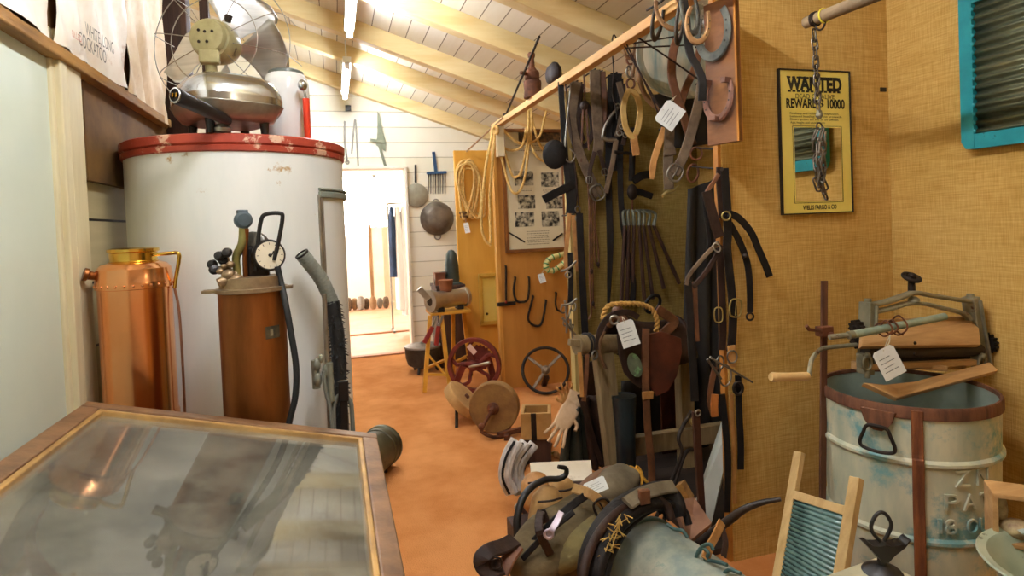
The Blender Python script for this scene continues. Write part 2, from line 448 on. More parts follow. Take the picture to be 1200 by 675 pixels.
# ================================================================ LAMPS
m_tube = mat('lit_tube', 'e9f2ff', emit=85)
m_fit = mat('lamp_enamel', 'f2f2ee', rough=.4)
m_tube_near = mat('lit_tube_near', 'f6f7ff', emit=110)
def tube_lamp(y0, y1, label, x=.16, z=2.8, m=None):
    t = thing('fluorescent_lamp', label, 'lamp', (x, (y0 + y1) / 2, z), 'fluorescent tubes along the ceiling')
    yc, L = (y0 + y1) / 2, y1 - y0
    MB().box((x, yc, z + .06), (.07, L + .06, .05)).build('housing', m_fit, t, bev=.006)
    MB().rod((x, y0, z), (x, y1, z), .019, 12).build('tube', m or m_tube, t)
    for y in (y0, y1):
        MB().box((x, y + (.012 if y == y0 else -.012), z + .01), (.045, .025, .06)).build('end_holder', m_fit, t, bev=.004)
    for y in (y0 + .2, y1 - .2):
        MB().rod((x, y, z + .08), (x, y, zceil(x)), .006, 8).build('hanger', m_fit, t)
tube_lamp(3.25, 4.45, 'nearer fluorescent tube hung under the rafters along the aisle')
tube_lamp(5.3, 6.5, 'further fluorescent tube hung close to the far white wall')
tube_lamp(.5, 1.7, 'fluorescent tube overhead above the display case', .22, 2.78, m_tube_near)
# added warm fill bulb, out of view, for the right-hand corner
struct(MB().box((1.93, 2.8, .012), (1.0, 1.36, .024)).build('floor_bay_shade', boards('bay_shade_boards', '1f1712', '3b2d22', '0c0907', 'y', .12, .05)))  # dark slab over the carpet: the bay's shade put into the floor colour
bt = thing('fill_bulb', 'added unseen warm fill bulb over the near aisle', 'lamp', (1.5, .3, 2.3))
MB().ball((1.5, .3, 2.3), (.032, .032, .042)).build('bulb', mat('warm_fill', 'ffe6c4', emit=45), bt)
MB().lathe([(.014, 0), (.02, .01), (.02, .05), (.012, .06)], 14, TR((1.5, .3, 2.338))).rod((1.5, .3, 2.395), (1.5, .3, zceil(1.5)), .004, 6).build('lamp_holder', mat('bakelite', '1d1712', rough=.4), bt)

SC.world = bpy.data.worlds.new('world'); SC.world.use_nodes = True
SC.world.node_tree.nodes['Background'].inputs[0].default_value = lin('fff0dc')
SC.world.node_tree.nodes['Background'].inputs[1].default_value = .3
SC.view_settings.view_transform = 'Standard'; SC.view_settings.look = 'None'
SC.view_settings.gamma = 1; SC.view_settings.use_curve_mapping = False
SC.view_settings.exposure = 1.0
# ================================================================ LEFT SIDE
def cyl_hit(px, py, c, r):
    d = ray(px, py); a = d.x ** 2 + d.y ** 2
    ox, oy = EYE.x - c[0], EYE.y - c[1]
    b = 2 * (d.x * ox + d.y * oy); q = ox * ox + oy * oy - r * r
    k = max(b * b - 4 * a * q, 0)
    return EYE + d * ((-b - math.sqrt(k)) / (2 * a))
def mid(a, b): return (V(a) + V(b)) / 2

m_rail = mat('rail_timber', '7a5522', 'ad8140', scale=6, stretch=(4, .6, 4), bump=.2)
m_paper_old = mat('old_wrapping', 'efe6d0', 'faf5e8', rough=.45, scale=5, bump=.7, bscale=7, spots='b98f5c', sscale=5, sth=.62, ssoft=.12)
m_paper_tan = mat('tan_wrapping', 'd6b98c', 'f0dfc0', rough=.5, scale=5, bump=.7, bscale=6, spots='a67a4a', sscale=4, sth=.62, ssoft=.12)
m_ink = mat('faded_ink', '6a675c', '88857a', scale=20)
m_ink_red = mat('faded_red_ink', 'c9846a')
m_black = mat('black_paint', '100f0e', '1d1a18', rough=.45, scale=8)
m_iron = mat('dark_iron', '1d1915', '3a2f26', rough=.6, metal=.6, scale=9, bump=.15)
m_rust = mat('rusty_iron', '4a2a1a', '7d4a2c', rough=.8, metal=.3, scale=12, bump=.3)
m_steel = mat('worn_steel', '8d8a80', 'b0aca0', rough=.4, metal=.9, scale=12)
m_chrome = mat('chrome', 'b6bec4', 'cdd4d8', rough=.16, metal=1, scale=4)
m_alu = mat('brushed_aluminium', 'c4c8c8', 'dcdfde', rough=.42, metal=1, scale=6, stretch=(.3, .3, 8))
m_brass = mat('polished_brass', 'c49a3a', 'e0bb5c', rough=.2, metal=1, scale=5)
m_copper = mat('polished_copper', 'eda26a', 'f6b983', rough=.2, metal=1, scale=3)
m_copper_d = mat('tarnished_copper', '74421c', '9c602c', rough=.36, metal=.75, scale=4, stretch=(3, 3, .5), spots='3c2212', sscale=6, sth=.6, ssoft=.1)
m_tank = mat('chipped_white_paint', 'dde4df', 'edf1ec', rough=.4, scale=2, stretch=(2, 2, .5), spots='b59a6a', sscale=7, sth=.65, ssoft=.05)
m_red = mat('chipped_red_paint', '93301f', 'b44a34', rough=.5, scale=7, spots='d9b59a', sscale=12, sth=.56, ssoft=.05)
m_rubber = mat('black_rubber', '14181a', '252a2b', rough=.6, scale=10)
m_hosegrey = mat('grey_rubber', '6a7068', '8a9084', rough=.5, scale=6, bump=.1)
m_wood = mat('worn_wood', '8a6840', 'a98457', scale=5, stretch=(4, 4, .5), bump=.2)
m_wood_h = mat('worn_wood_flat', '8a6238', 'b08658', rough=.5, scale=5, stretch=(.6, 4, 4), bump=.15)
m_wood_y = mat('worn_wood_lengthwise', '8a6238', 'b08658', rough=.5, scale=5, stretch=(4, .6, 4), bump=.15)

# ---- rail and crate panels on the left wall
zr = PX(100, 82, XL).z
ya, yb, yc_, yd = .3, PX(52, 40, XL).y, PX(140, 60, XL).y, PX(187, 60, XL).y
t = MB().box((XL + .008, (ya + yd) / 2, zr - .016), (.05, yd - ya, .036)).build('trim_rail', m_rail, bev=.004); struct(t)
def crate_panel(y0, y1, z1, m, label, crooked=0):
    r = thing('crate_panel', label, 'panel', (XL, (y0 + y1) / 2, zr + .01), 'printed crate panels on the left wall rail')
    def fn(u, v):
        y = y0 + (y1 - y0) * u; z = zr + .004 + (z1 - zr) * v
        z -= crooked * u * u * (1 - v)
        return V((XL + .02 + .012 * math.sin(9 * u + 4 * v) * math.sin(5 * v + 2) + .01 * math.sin(23 * u + 13 * v), y, z))
    MB().grid(fn, 24, 20).build('face', m, r)
    MB().box((XL - .012, (y0 + y1) / 2, (zr + z1) / 2 + .01), (.02, y1 - y0 - .01, z1 - zr - .02)).build('backing', m_wood, r)
    return r
crate_panel(ya, yb - .01, 2.75, m_paper_old, 'pale crate panel at the left edge above the green door')
cp = crate_panel(yb, yc_ - .008, 2.8, m_paper_old, 'white crate panel with faded lettering above the cream door trim')
crate_panel(yc_, yd - .02, 2.85, m_paper_tan, 'tan crate panel with a ragged corner beside the dark post', .05)
def wall_text(txt, pa, pb, h, m):
    a, b = PX(*pa, XL + .045), PX(*pb, XL + .045)
    letters(txt, a, b - a, (0, 0, 1), h, m, 'lettering', cp, .002, (b - a).length)
wall_text('WHITE, LONG', (100, 43), (133, 66), .04, m_ink)
wall_text('COCKATOO', (92, 52), (124, 75), .042, m_ink)
wall_text('BILLED', (84, 43), (95, 50), .02, m_ink_red)
# dark post that ends the wall, boards behind it and a thin pole behind the fan
yp = PX(192, 80, XL).y
struct(MB().box((XL + .03, yp + .06, 1.75), (.15, .1, 3.5)).build('trim_post_left', m_darkwood, bev=.004))
p = PY(240, 20, 3.3)
struct(MB().box((p.x, 3.3, 1.85), (.04, .04, 3.7)).build('trim_pole', m_darkwood))

# ---- white tank
TC, TR_ = (-.35, 2.58), .39
zt = 1.745
tank = thing('water_tank', 'big white cylindrical tank with a chipped red rim', 'tank', (*TC, 0))
T0 = TR((*TC, 0))
MB().lathe([(TR_ - .01, 0), (TR_, .01), (TR_, zt - .055)], 72, T0).build('shell', m_tank, tank)
MB().lathe([(TR_, zt - .06), (TR_ + .008, zt - .056), (TR_ + .01, zt - .04), (TR_ + .004, zt - .036), (TR_ + .012, zt - .03), (TR_ + .012, zt - .004), (TR_ + .006, zt), (TR_ - .02, zt), (TR_ - .03, zt - .006), (.001, zt - .006)], 72, T0).build('rim', m_red, tank)
def on_tank(px, py, lift=.004):
    q = cyl_hit(px, py, TC, TR_); a = math.atan2(q.y - TC[1], q.x - TC[0])
    return V((TC[0] + (TR_ + lift) * math.cos(a), TC[1] + (TR_ + lift) * math.sin(a), q.z))
a = on_tank(373, 228); b = on_tank(381, 480)
ang = math.atan2(a.y - TC[1], a.x - TC[0])
sb = MB()
for k in (0, .035): 
    x, y = TC[0] + (TR_ + .003) * math.cos(ang + k), TC[1] + (TR_ + .003) * math.sin(ang + k)
    sb.rod((x, y, .1), (x, y, a.z), .006, 8)
part(sb.build('seam_strip', m_steel, tank), 'grey upright seam strip')
band = [V((TC[0] + (TR_ + .006) * math.cos(ang + k * .06), TC[1] + (TR_ + .006) * math.sin(ang + k * .06), a.z)) for k in range(26)]
part(MB().strap(band, .024, .01, (1, -1, 0), k=1).tube([q + V((0, 0, .02)) for q in band], .006, k=1).build('hoop', mat('green_grey_paint', '6c786c', '8a948a', scale=8), tank), 'grey-green hoop')

# ---- electric frypan on the tank
fp = PY(268, 150, 2.31); fz = zt + .045
pan = thing('electric_frypan', 'domed chrome electric frypan with black handle standing on the tank', 'frypan', (fp.x, fp.y, zt))
def sq(rad, z, n=48, p=3.6):
    return [V((rad * c / (abs(c) ** p + abs(s) ** p) ** (1 / p), rad * s / (abs(c) ** p + abs(s) ** p) ** (1 / p), z)) for c, s in ((math.cos(2 * PI * i / n), math.sin(2 * PI * i / n)) for i in range(n))]
TF = TR((fp.x, fp.y, fz), 0, 0, 28)
MB(TF).rings([sq(.11, 0), sq(.135, .008), sq(.155, .035), sq(.164, .055)]).rings([sq(.164, .055), sq(.166, .058), sq(.16, .06)], caps=False).build('pan', m_steel, pan)
MB(TF).rings([sq(.163, .06), sq(.163, .083)], caps=False).rings([sq(.163, .083), sq(.16, .1), sq(.15, .125), sq(.13, .148), sq(.1, .162), sq(.05, .17), sq(.004, .172)], caps=False).build('lid', m_chrome, pan)
for sx in (-1, 1):
    for sy in (-1, 1):
        MB(TF).lathe([(.012, -.0445), (.016, 0), (.02, .012)], 12, TR((sx * .09, sy * .09, 0))).build('foot', m_black, pan)
ha, hb = PY(262, 139, 2.16), PY(206, 112, 1.95)
hd = hb - ha
h = MB(axis(ha, hd)); L = hd.length
oval = lambda k, z: [V((.018 * k * math.cos(2 * PI * i / 20), .024 * k * math.sin(2 * PI * i / 20), z)) for i in range(20)]
h.rings([oval(.6, -.03), oval(.75, 0), oval(.9, L * .3), oval(1, L * .8), oval(1.08, L - .006), oval(1, L)])
hdl = h.build('handle', m_black, pan)
pl = MB(axis(hb, hd)).rings([oval(1.0, .001), oval(1.05, .003), oval(.95, .006), oval(.8, .006)], caps=False)
part(pl.build('socket_rim', m_chrome, hdl), 'chrome socket rim')
MB(axis(hb, hd)).box((-.006, 0, .003), (.004, .012, .008)).box((.006, 0, .003), (.004, .012, .008)).build('plug_pin', m_brass, hdl)
q = PY(255, 138, 2.18)
MB().rod(q, q + V((0, .06, .0)), .016, 14).lathe([(.026, 0), (.03, .012), (.022, .025)], 16, TR((q.x + .01, q.y + .02, zt + .004))).build('probe_base', m_steel, pan)

# ---- electric fan
fc = PY(257, 52, 2.72)
fan = thing('electric_fan', 'old electric fan with broad aluminium blades behind the frypan', 'fan', (fc.x, fc.y, zt))
m_motor = mat('cream_green_enamel', '8c8758', 'b3ab7c', rough=.45, scale=9, spots='5a4a2c', sscale=14, sth=.62)
fd = V((.32, .93, -.05)).normalized()          # the fan blows away from the camera
TM = axis(fc - fd * .1, fd)
mo = MB(TM).lathe([(.001, -.012), (.05, -.01), (.068, .0), (.074, .012), (.074, .02), (.066, .022)], 28).lathe([(.066, .022), (.08, .028), (.086, .06), (.084, .11), (.07, .15), (.03, .165), (.012, .17), (.012, .2)], 28)
motor = mo.build('motor', m_motor, fan)
for aa, rr in ((40, .03), (100, .012), (160, .034), (250, .03), (310, .035)):
    part(MB(TM).rod((rr * math.cos(math.radians(aa)), rr * math.sin(math.radians(aa)), -.014), (rr * math.cos(math.radians(aa)), rr * math.sin(math.radians(aa)), 0), .006, 8).build('screw', m_iron, motor), 'dark screw head')
MB().rod(fc + V((.045, -.06, .075)), fc + V((.05, -.06, .1)), .012, 12, .016).build('oiler_cap', m_iron, motor)
nk = fc - fd * .07
MB().tube([nk + V((0, -.015, -.06)), nk + V((0, -.01, -.11)), V((nk.x, nk.y + .04, zt + .12)), V((nk.x, nk.y + .05, zt + .03))], .022, 14).lathe([(.1, 0), (.1, .012), (.07, .03), (.025, .045)], 28, TR((nk.x, nk.y + .05, zt - .004))).build('stand', m_motor, fan)
MB(axis(nk + V((0, -.03, -.085)), (0, -1, .1))).box((0, 0, 0), (.075, .055, .04)).build('tilt_bracket', m_motor, fan, bev=.008)
TB = axis(fc + fd * .07, fd)
xa = TB.to_3x3().inverted() @ RC; xang = math.atan2(xa.y, xa.x)
ua = TB.to_3x3().inverted() @ UC
sgn = 1 if (xa.x * ua.y - xa.y * ua.x) > 0 else -1
for deg in (72, -8, 188, 262):
    an = xang + sgn * math.radians(deg)
    def fn(u, v, an=an):
        r = .035 + .225 * u
        half = (.2 + .42 * math.sin(min(u * 1.15, 1) * PI / 2)) * (1 if u < .85 else math.sqrt(max(1 - ((u - .85) / .15) ** 2 * .75, 0)))
        w = (v - .5) * 2 * half
        return V((r * math.cos(an + w), r * math.sin(an + w), .05 * (v - .5) * 2 * (.4 + u) + .012 * math.sin(v * PI)))
    mb = MB(TB).grid(fn, 14, 12)
    bl = mb.build('blade', m_alu, fan)
    so = bl.modifiers.new('sheet', 'SOLIDIFY'); so.thickness = .002
gd = MB()
GR = .29
for zz, RR in ((-.05, .29), (-.11, .18)):
    gd.torus(TB @ TR((0, 0, zz)), RR, .0022, 48, 6)
for k in range(10):
    an = k * PI / 5 + .2; c, s = math.cos(an), math.sin(an)
    gd.tube([TB @ V((c * .06, s * .06, -.12)), TB @ V((c * .2, s * .2, -.11)), TB @ V((c * .27, s * .27, -.085)), TB @ V((c * .29, s * .29, -.03)), TB @ V((c * .29, s * .29, .08))], .0018, 6, k=3)
gd.build('guard', m_steel, fan)

# ---- enamel jug and red-handled tool
jp = PY(338, 150, 2.52)
jug = thing('enamel_jug', 'tall white enamel jug with dark cap at the right of the tank top', 'jug', (jp.x, jp.y, zt))
MB(TR((jp.x, jp.y, zt))).lathe([(.078, 0), (.082, .01), (.085, .1), (.085, .2), (.083, .25), (.074, .275), (.06, .288)], 32).build('body', mat('white_enamel', 'dfe4e2', 'eceeea', rough=.2, scale=3), jug)
MB(TR((jp.x, jp.y, zt + .28))).lathe([(.068, 0), (.066, .012), (.05, .02), (.001, .022)], 28).build('cap', mat('dark_grey_enamel', '5f675f', '7a8278', rough=.4, scale=5), jug)
bp = PY(354, 104, 2.4)
tl = thing('kitchen_tool', 'chrome headed kitchen tool with bright red handle in front of the white jug', 'tool', (bp.x, bp.y, zt))
lo = V((bp.x + .012, bp.y + .0, zt))
MB().rod(lo, lo + V((0, 0, .165)), .012, 14, .013).build('handle', mat('red_plastic', 'd8361a', 'e44a28', rough=.3, scale=4), tl)
MB().rod(lo + V((0, 0, .165)), lo + V((-.006, 0, .2)), .005, 10).ball(lo + V((-.01, 0, .215)), (.018, .018, .022)).build('head', m_chrome, tl)

# ---- wooden boxes behind the case that carry the two copper cylinders
def box_stand(c, d, label):
    x, y, z1 = c
    t = thing('wooden_box', label, 'box', (x, y, 0))
    MB().box((x, y, z1 / 2), (d[0], d[1], z1)).build('carcass', m_wood, t, bev=.004)
    f = MB()
    for s in (-1, 1): f.box((x + s * (d[0] / 2 - .015), y - d[1] / 2 - .004, z1 / 2), (.03, .008, z1))
    for z in (.02, z1 - .02): f.box((x, y - d[1] / 2 - .004, z), (d[0] - .06, .008, .04))
    f.build('batten', m_wood_h, t)
c1 = (-.6, 2.1); c2 = (-.245, 1.915)
box_stand((-.6, 2.02, .70), (.2, .3), 'wooden box behind the display case carrying the polished copper canister')
box_stand((-.245, 1.94, .62), (.24, .2), 'wooden box behind the display case carrying the brown copper cylinder')

# ---- polished copper canister
can = thing('copper_canister', 'polished copper canister with brass collar and riveted shoulder', 'canister', (*c1, .70))
z = lambda py: PY(160, py, c1[1] - .05).z
zs, zn = z(334), z(308)
MB(TR((*c1, 0))).lathe([(.1, .70), (.104, .705), (.104, .86), (.1, .87)], 48).lathe([(.1, .87), (.1, zs - .012), (.105, zs - .01), (.105, zs + .01), (.104, zs + .012), (.1, zn - .018), (.088, zn - .004), (.066, zn + .002)], 48).build('body', m_copper, can)
MB(TR((*c1, 0))).lathe([(.066, zn - .004), (.068, zn + .004), (.064, zn + .006), (.064, zn + .03), (.07, zn + .034), (.07, zn + .042), (.055, zn + .046), (.001, zn + .046)], 40).build('collar', m_brass, can)
rv = MB()
for k in range(28):
    a = k * 2 * PI / 28; rv.ball((c1[0] + .1045 * math.cos(a), c1[1] + .1045 * math.sin(a), zs), .0045, 8, 6)
rv.build('rivet', m_copper, can)
hx = c1[0] + .06; hy = c1[1] - .02
tip = PY(211, 296, c1[1]); bot = PY(207, 326, c1[1])
MB().tube([(hx, hy, tip.z - .002), (hx + .05, hy, tip.z), (tip.x - .01, hy + .01, tip.z), (tip.x, hy + .01, tip.z - .01), (bot.x, hy + .01, bot.z), (bot.x - .005, hy + .01, bot.z - .03)], .006, 10, k=3).build('pump_handle', m_brass, can)
MB().tube([(bot.x - .005, hy + .01, bot.z - .03), (bot.x + .004, hy + .01, bot.z - .1), (bot.x + .006, hy + .012, 1.0), (bot.x + .004, hy + .012, .72)], .004, 8).build('outlet_pipe', mat('dull_copper_pipe', 'b98468', 'd3a58c', rough=.3, metal=1), can)
MB(axis((c1[0] - .095, c1[1] - .02, zs + .03), (-.8, -.4, .3))).lathe([(.012, 0), (.014, .02), (.02, .024), (.02, .034)], 14).build('filler_plug', m_copper_d, can)

# ---- brown copper cylinder with gauge
spr = thing('pressure_cylinder', 'tarnished brown copper cylinder with dial gauge and black knobs on top', 'cylinder', (*c2, .62))
yf = c2[1] - .09
z = lambda py, px=292: PY(px, py, yf).z
zp = z(342)
MB(TR((*c2, 0))).lathe([(.088, .62), (.092, .625), (.092, zp)], 48).build('body', m_copper_d, spr)
m_bronze = mat('dull_bronze', '77614a', 'a08a68', rough=.45, metal=.6, scale=12, bump=.2)
pl = MB(TR((*c2, 0))).lathe([(.097, zp - .006), (.1, zp - .004), (.1, zp + .006), (.09, zp + .008)], 40).lathe([(.088, zp + .006), (.085, zp + .038), (.001, zp + .04)], 40)
q0, q1 = PY(243, 343, c2[1]), PY(338, 343, c2[1])
for dx_, sz_ in ((-.105, .05), (.1, .03)): MB().box((c2[0] + dx_, c2[1] - .01, zp + .001), (sz_, .04, .009)).build('plate_lug', m_bronze, spr, bev=.001)
pl.build('top_plate', m_bronze, spr, bev=.001)
yg = c2[1] - .03
gp = PY(311, 300, yg); gd_ = V((.35, -.93, .05)).normalized()
ga = MB(axis(gp + V((0, .03, 0)), gd_)).lathe([(.001, -.004), (.043, 0), (.047, .008), (.047, .03), (.043, .036)], 32)
gauge = ga.build('gauge_case', m_black, spr)
part(MB(axis(gp + V((0, .03, 0)), gd_)).lathe([(.04, .0365), (.001, .0366)], 32, cap=False).build('dial', mat('dial_face', 'd8d0b4', 'e6dfc8', rough=.4), gauge), 'cream dial face')
nd = MB(axis(gp + V((0, .03, 0)), gd_))
nd.box((.004, .006, .0375), (.003, .02, .001), rot(0, 0, -30)).lathe([(.005, .0362), (.004, .039), (.001, .0395)], 10)
for k in range(12):
    an = k * PI / 6; nd.box((.034, 0, .0372), (.006, .0016, .0008), rot(0, 0, math.degrees(an)))
nd.build('needle', m_black, gauge)
gp2 = PY(297, 288, yg + .03)
MB(axis(gp2, (-.3, -.95, .05))).lathe([(.02, -.02), (.042, -.016), (.042, .006), (.034, .012), (.001, .016)], 28).build('pump_head', mat('dark_bronze', '4a4a42', '74726a', rough=.35, metal=.8, scale=6), spr)
MB().box((gp2.x + .01, yg + .03, (zp + gp2.z) / 2), (.06, .05, gp2.z - zp)).build('pump_body', m_iron, spr, bev=.01)
hl = [PY(300, 318, yg), PY(302, 285, yg), PY(306, 258, yg), PY(312, 251, yg), PY(328, 250, yg), PY(331, 256, yg), PY(326, 285, yg), PY(321, 305, yg)]
MB().tube(hl, .006, 10, k=5).build('handle', m_black, spr)
kn = PY(285, 258, yg); pb = PY(278, 318, yg)
MB(axis(kn, (.4, -.9, .05))).lathe([(.014, -.014), (.024, -.01), (.025, .006), (.018, .012), (.001, .013)], 22).box((0, .024, -.003), (.03, .012, .014)).build('valve_knob', mat('blue_grey_paint', '2e3d44', '4a5a60', rough=.45), spr, bev=.002)
MB().tube([kn + V((0, .01, -.01)), PY(284, 285, yg), PY(277, 300, yg), pb, PY(280, 332, yg)], .011, 12, taper=lambda u: 1.2 - .3 * u).build('valve_stem', mat('khaki_metal', '6e6a3c', '8e874e', rough=.4, metal=.6), spr)
MB().tube([PY(289, 268, yg), PY(287, 300, yg), PY(288, 330, yg)], .007, 10).build('copper_pipe', m_copper_d, spr)
for i, (px, py) in enumerate(((249, 310), (257, 300), (266, 296), (262, 305), (251, 316))):
    q = PY(px, py, yg - .01 * (i % 3)); MB(axis(q, (-.5 + .2 * i, -.8, .3))).lathe([(.001, -.012), (.011, -.01), (.015, 0), (.011, .01), (.001, .012)], 14).build('tap_knob', m_black, spr)
fb = MB()
for px, py, r in ((268, 322, .02), (276, 328, .022), (262, 332, .016), (258, 318, .011), (270, 310, .012), (290, 332, .014), (299, 333, .014), (262, 312, .009)):
    fb.ball(PY(px, py, yg - .02), (r, r, r * .8), 14, 10)
fb.rod(PY(256, 332, yg - .03), PY(278, 322, yg - .01), .014, 12).rod(PY(252, 314, yg), PY(272, 318, yg), .008, 10).rod(PY(265, 298, yg), PY(270, 322, yg), .006, 10)
fb.build('manifold', m_bronze, spr)
MB().tube([PY(325, 312, yg), PY(329, 330, yg), PY(334, 352, yg - .02), PY(341, 390, yg - .03), PY(347, 430, yg - .03), PY(346, 465, yg - .03), PY(338, 500, yg - .03), V((PY(338, 500, yg).x - .02, yg - .03, .7))], .009, 10).build('hose', m_rubber, spr)
lp = cyl_hit(320, 389, c2, .0925); an = math.atan2(lp.y - c2[1], lp.x - c2[0])
def fn(u, v): return V((c2[0] + .0935 * math.cos(an + (u - .5) * .5), c2[1] + .0935 * math.sin(an + (u - .5) * .5), lp.z + (v - .5) * .036))
part(MB().grid(fn, 8, 1).build('nameplate', mat('dark_nameplate', '2b2618', '55482c', scale=40), spr), 'small dark nameplate')
def fn(u, v): return V((c2[0] + .094 * math.cos(an - .055 + (u - .5) * .1), c2[1] + .094 * math.sin(an - .055 + (u - .5) * .1), lp.z + (v - .5) * .02))
part(MB().grid(fn, 4, 1).build('rating_panel', mat('dull_tin_plate', '6b624c', '8a7f62', scale=60), spr), 'dull tin rating panel on the nameplate')

# ---- big hose and hand pump standing against the tank
yh = 2.2
hz = thing('flexible_hose', 'thick grey-ended flexible hose with shaggy black sleeve against the tank', 'hose', (PY(398, 480, yh).x, yh, 0))
up = [PY(354, 298, yh - .04), PY(362, 308, yh - .03), PY(375, 325, yh - .01), PY(385, 345, yh), PY(390, 357, yh)]
MB().tube(up, .024, 16).build('nozzle', m_hosegrey, hz)
rg = MB(); sp_ = smooth_path(up, 5)
for i in range(1, len(sp_) - 1, 1): rg.torus(axis(sp_[i], sp_[i + 1] - sp_[i - 1]), .0238, .0018, 16, 6)
rg.build('rib', m_hosegrey, hz)
d0 = (up[0] - up[1]).normalized()
part(MB(axis(up[0], d0)).lathe([(.024, -.002), (.025, .004), (.02, .005), (.018, -.03)], 18, cap=False).build('mouth', m_black, hz), 'dark open mouth')
lowp = [PY(389, 353, yh), PY(394, 385, yh), PY(397, 420, yh), PY(399, 460, yh), PY(400, 495, yh), V((PY(400, 495, yh).x, yh, .4)), V((PY(400, 495, yh).x + .02, yh, .012))]
MB().tube(lowp, .025, 12, taper=lambda u: 1 + .05 * math.sin(u * 40)).build('sleeve', m_rubber, hz)
fz_ = MB(); sp_ = smooth_path(lowp, 8)
for i in range(300):
    k = rnd.randrange(0, int(len(sp_) * .7)); q = sp_[k]; a = rnd.uniform(0, 2 * PI)
    d = V((math.cos(a), math.sin(a), rnd.uniform(-.8, .1)))
    fz_.rod(q + V((d.x, d.y, 0)) * .022, q + V((d.x, d.y, 0)) * .022 + d * .014, .0028, 4, .0006)
fz_.build('fringe', m_rubber, hz)['kind'] = 'stuff'
yq = 2.1
pp = thing('hand_pump', 'grey hand pump with looped hose standing between tank and display case', 'pump', (PY(385, 480, yq).x, yq, 0))
xq = PY(383, 450, yq).x
MB().rod((xq, yq, 0), PY(380, 345, yq), .008, 10).build('barrel', m_steel, pp)
vb_ = MB()
for px, py, r in ((371, 428, .018), (372, 445, .02), (383, 435, .02), (376, 420, .012), (388, 448, .014)):
    vb_.ball(PY(px, py, yq - .005), (r * .75, r * .7, r * 1.3), 14, 10)
vb_.rod(PY(369, 422, yq), PY(371, 455, yq), .013, 12).rod(PY(386, 425, yq - .01), PY(388, 470, yq - .01), .011, 12)
vb_.build('valve_body', mat('grey_green_metal', '7d8272', 'a2a694', rough=.45, metal=.4, scale=10), pp)
lp = MB()
xb0 = PY(392, 490, yq).x
lp.tube([V((xb0, yq, .02)), V((xb0, yq, .5)), PY(391, 492, yq), PY(393, 470, yq), PY(401, 462, yq), PY(410, 470, yq), PY(413, 492, yq), V((PY(413, 492, yq).x, yq, .4)), V((PY(413, 492, yq).x, yq, .02))], .0075, 10)
lp.tube([PY(379, 435, yq - .02), PY(382, 460, yq - .02), PY(388, 490, yq - .02), V((PY(388, 490, yq).x, yq - .02, .5))], .006, 10)
lp.build('hose', m_hosegrey, pp)
MB().bar(PY(402, 448, yq - .015), V((PY(402, 490, yq).x, yq - .015, .45)), .026, .012, (0, 1, 0)).bar(PY(402, 446, yq - .015), PY(403, 470, yq - .015), .034, .018, (0, 1, 0)).build('lever', m_black, pp, bev=.003)

# ---- drum lying on the carpet
ea, eb = PZ(452, 514, .125), V((-.02, 3.18, .125))
ea = PY(449, 514, 3.62); ea.z = .122; eb.z = .122
dr = thing('metal_drum', 'dark olive metal drum lying on the orange carpet behind the display case', 'drum', ((ea.x + eb.x) / 2, (ea.y + eb.y) / 2, 0))
dd = ea - eb; L = dd.length
m_olive = mat('olive_drum_paint', '3a3826', '5c5940', rough=.45, metal=.3, scale=6, spots='2a2016', sscale=8, sth=.58)
MB(axis(eb, dd)).lathe([(.11, 0), (.115, .004), (.115, L - .09), (.12, L - .085), (.12, L - .075), (.115, L - .07), (.115, L - .03), (.122, L - .02), (.122, L)], 36).build('shell', m_olive, dr)
part(MB(axis(eb, dd)).lathe([(.12, L + .001), (.112, L + .001), (.108, L - .012), (.001, L - .012)], 36, cap=False).build('end_cap', m_iron, dr), 'dark recessed end')
MB().box(ea + V((-.02, -.11, -.1)), (.06, .04, .04)).build('foot_bracket', m_iron, dr, bev=.004)

# ================================================================ DISPLAY CASE
YC = 1.75
A, B = PY(100, 478, YC), PY(440, 515, YC)
xa = (B - A); W = xa.length; YN = .38
LN = YC - YN
case = thing('display_case', 'glass topped wooden display case with sloping lid in the foreground', 'display case', ((A.x + B.x) / 2, (YC + YN) / 2, 0))
TCASE = frame(A, xa, (0, -1, 0))          # local x across the slope, y towards the camera, z down
z1 = (TCASE.to_3x3() @ V((0, 0, 1))).z
UPZ = -1 if z1 < 0 else 1
fw = .042
f = MB(TCASE)
f.box((W / 2, fw / 2, .018 * UPZ * 0), (W, fw, .036)).box((W / 2, LN - fw / 2, 0), (W, fw, .036))
f.box((fw / 2, LN / 2, 0), (fw, LN - 2 * fw, .036)).box((W - fw / 2, LN / 2, 0), (fw, LN - 2 * fw, .036))
f.build('lid_frame', mat('case_oak', '5c4029', '8a6747', rough=.42, scale=6, stretch=(2, 2, 2), bump=.12, coat=.15), case, bev=.004)
br = MB(TCASE); i0 = fw; lw = .012
for c, d in (((W / 2, i0 + lw / 2, 0), (W - 2 * i0, lw, .03)), ((W / 2, LN - i0 - lw / 2, 0), (W - 2 * i0, lw, .03)), ((i0 + lw / 2, LN / 2, 0), (lw, LN - 2 * i0 - 2 * lw, .03)), ((W - i0 - lw / 2, LN / 2, 0), (lw, LN - 2 * i0 - 2 * lw, .03))):
    br.box(c, d)
part(br.build('glazing_bead', mat('bead_wood', '8c6a3c', 'bf9858', rough=.35, scale=8), case, bev=.003), 'lighter glazing bead')
gm = bpy.data.materials.new('dusty_glass'); gm.use_nodes = True
nt = gm.node_tree; N = nt.nodes; Lk = nt.links.new
out = N['Material Output']; N.remove(N['Principled BSDF'])
tr_ = N.new('ShaderNodeBsdfTransparent'); gl = N.new('ShaderNodeBsdfGlossy'); gl.inputs['Roughness'].default_value = .035
df = N.new('ShaderNodeBsdfDiffuse'); df.inputs['Color'].default_value = lin('c9c8b4')
fr_ = N.new('ShaderNodeFresnel'); fr_.inputs['IOR'].default_value = 1.7
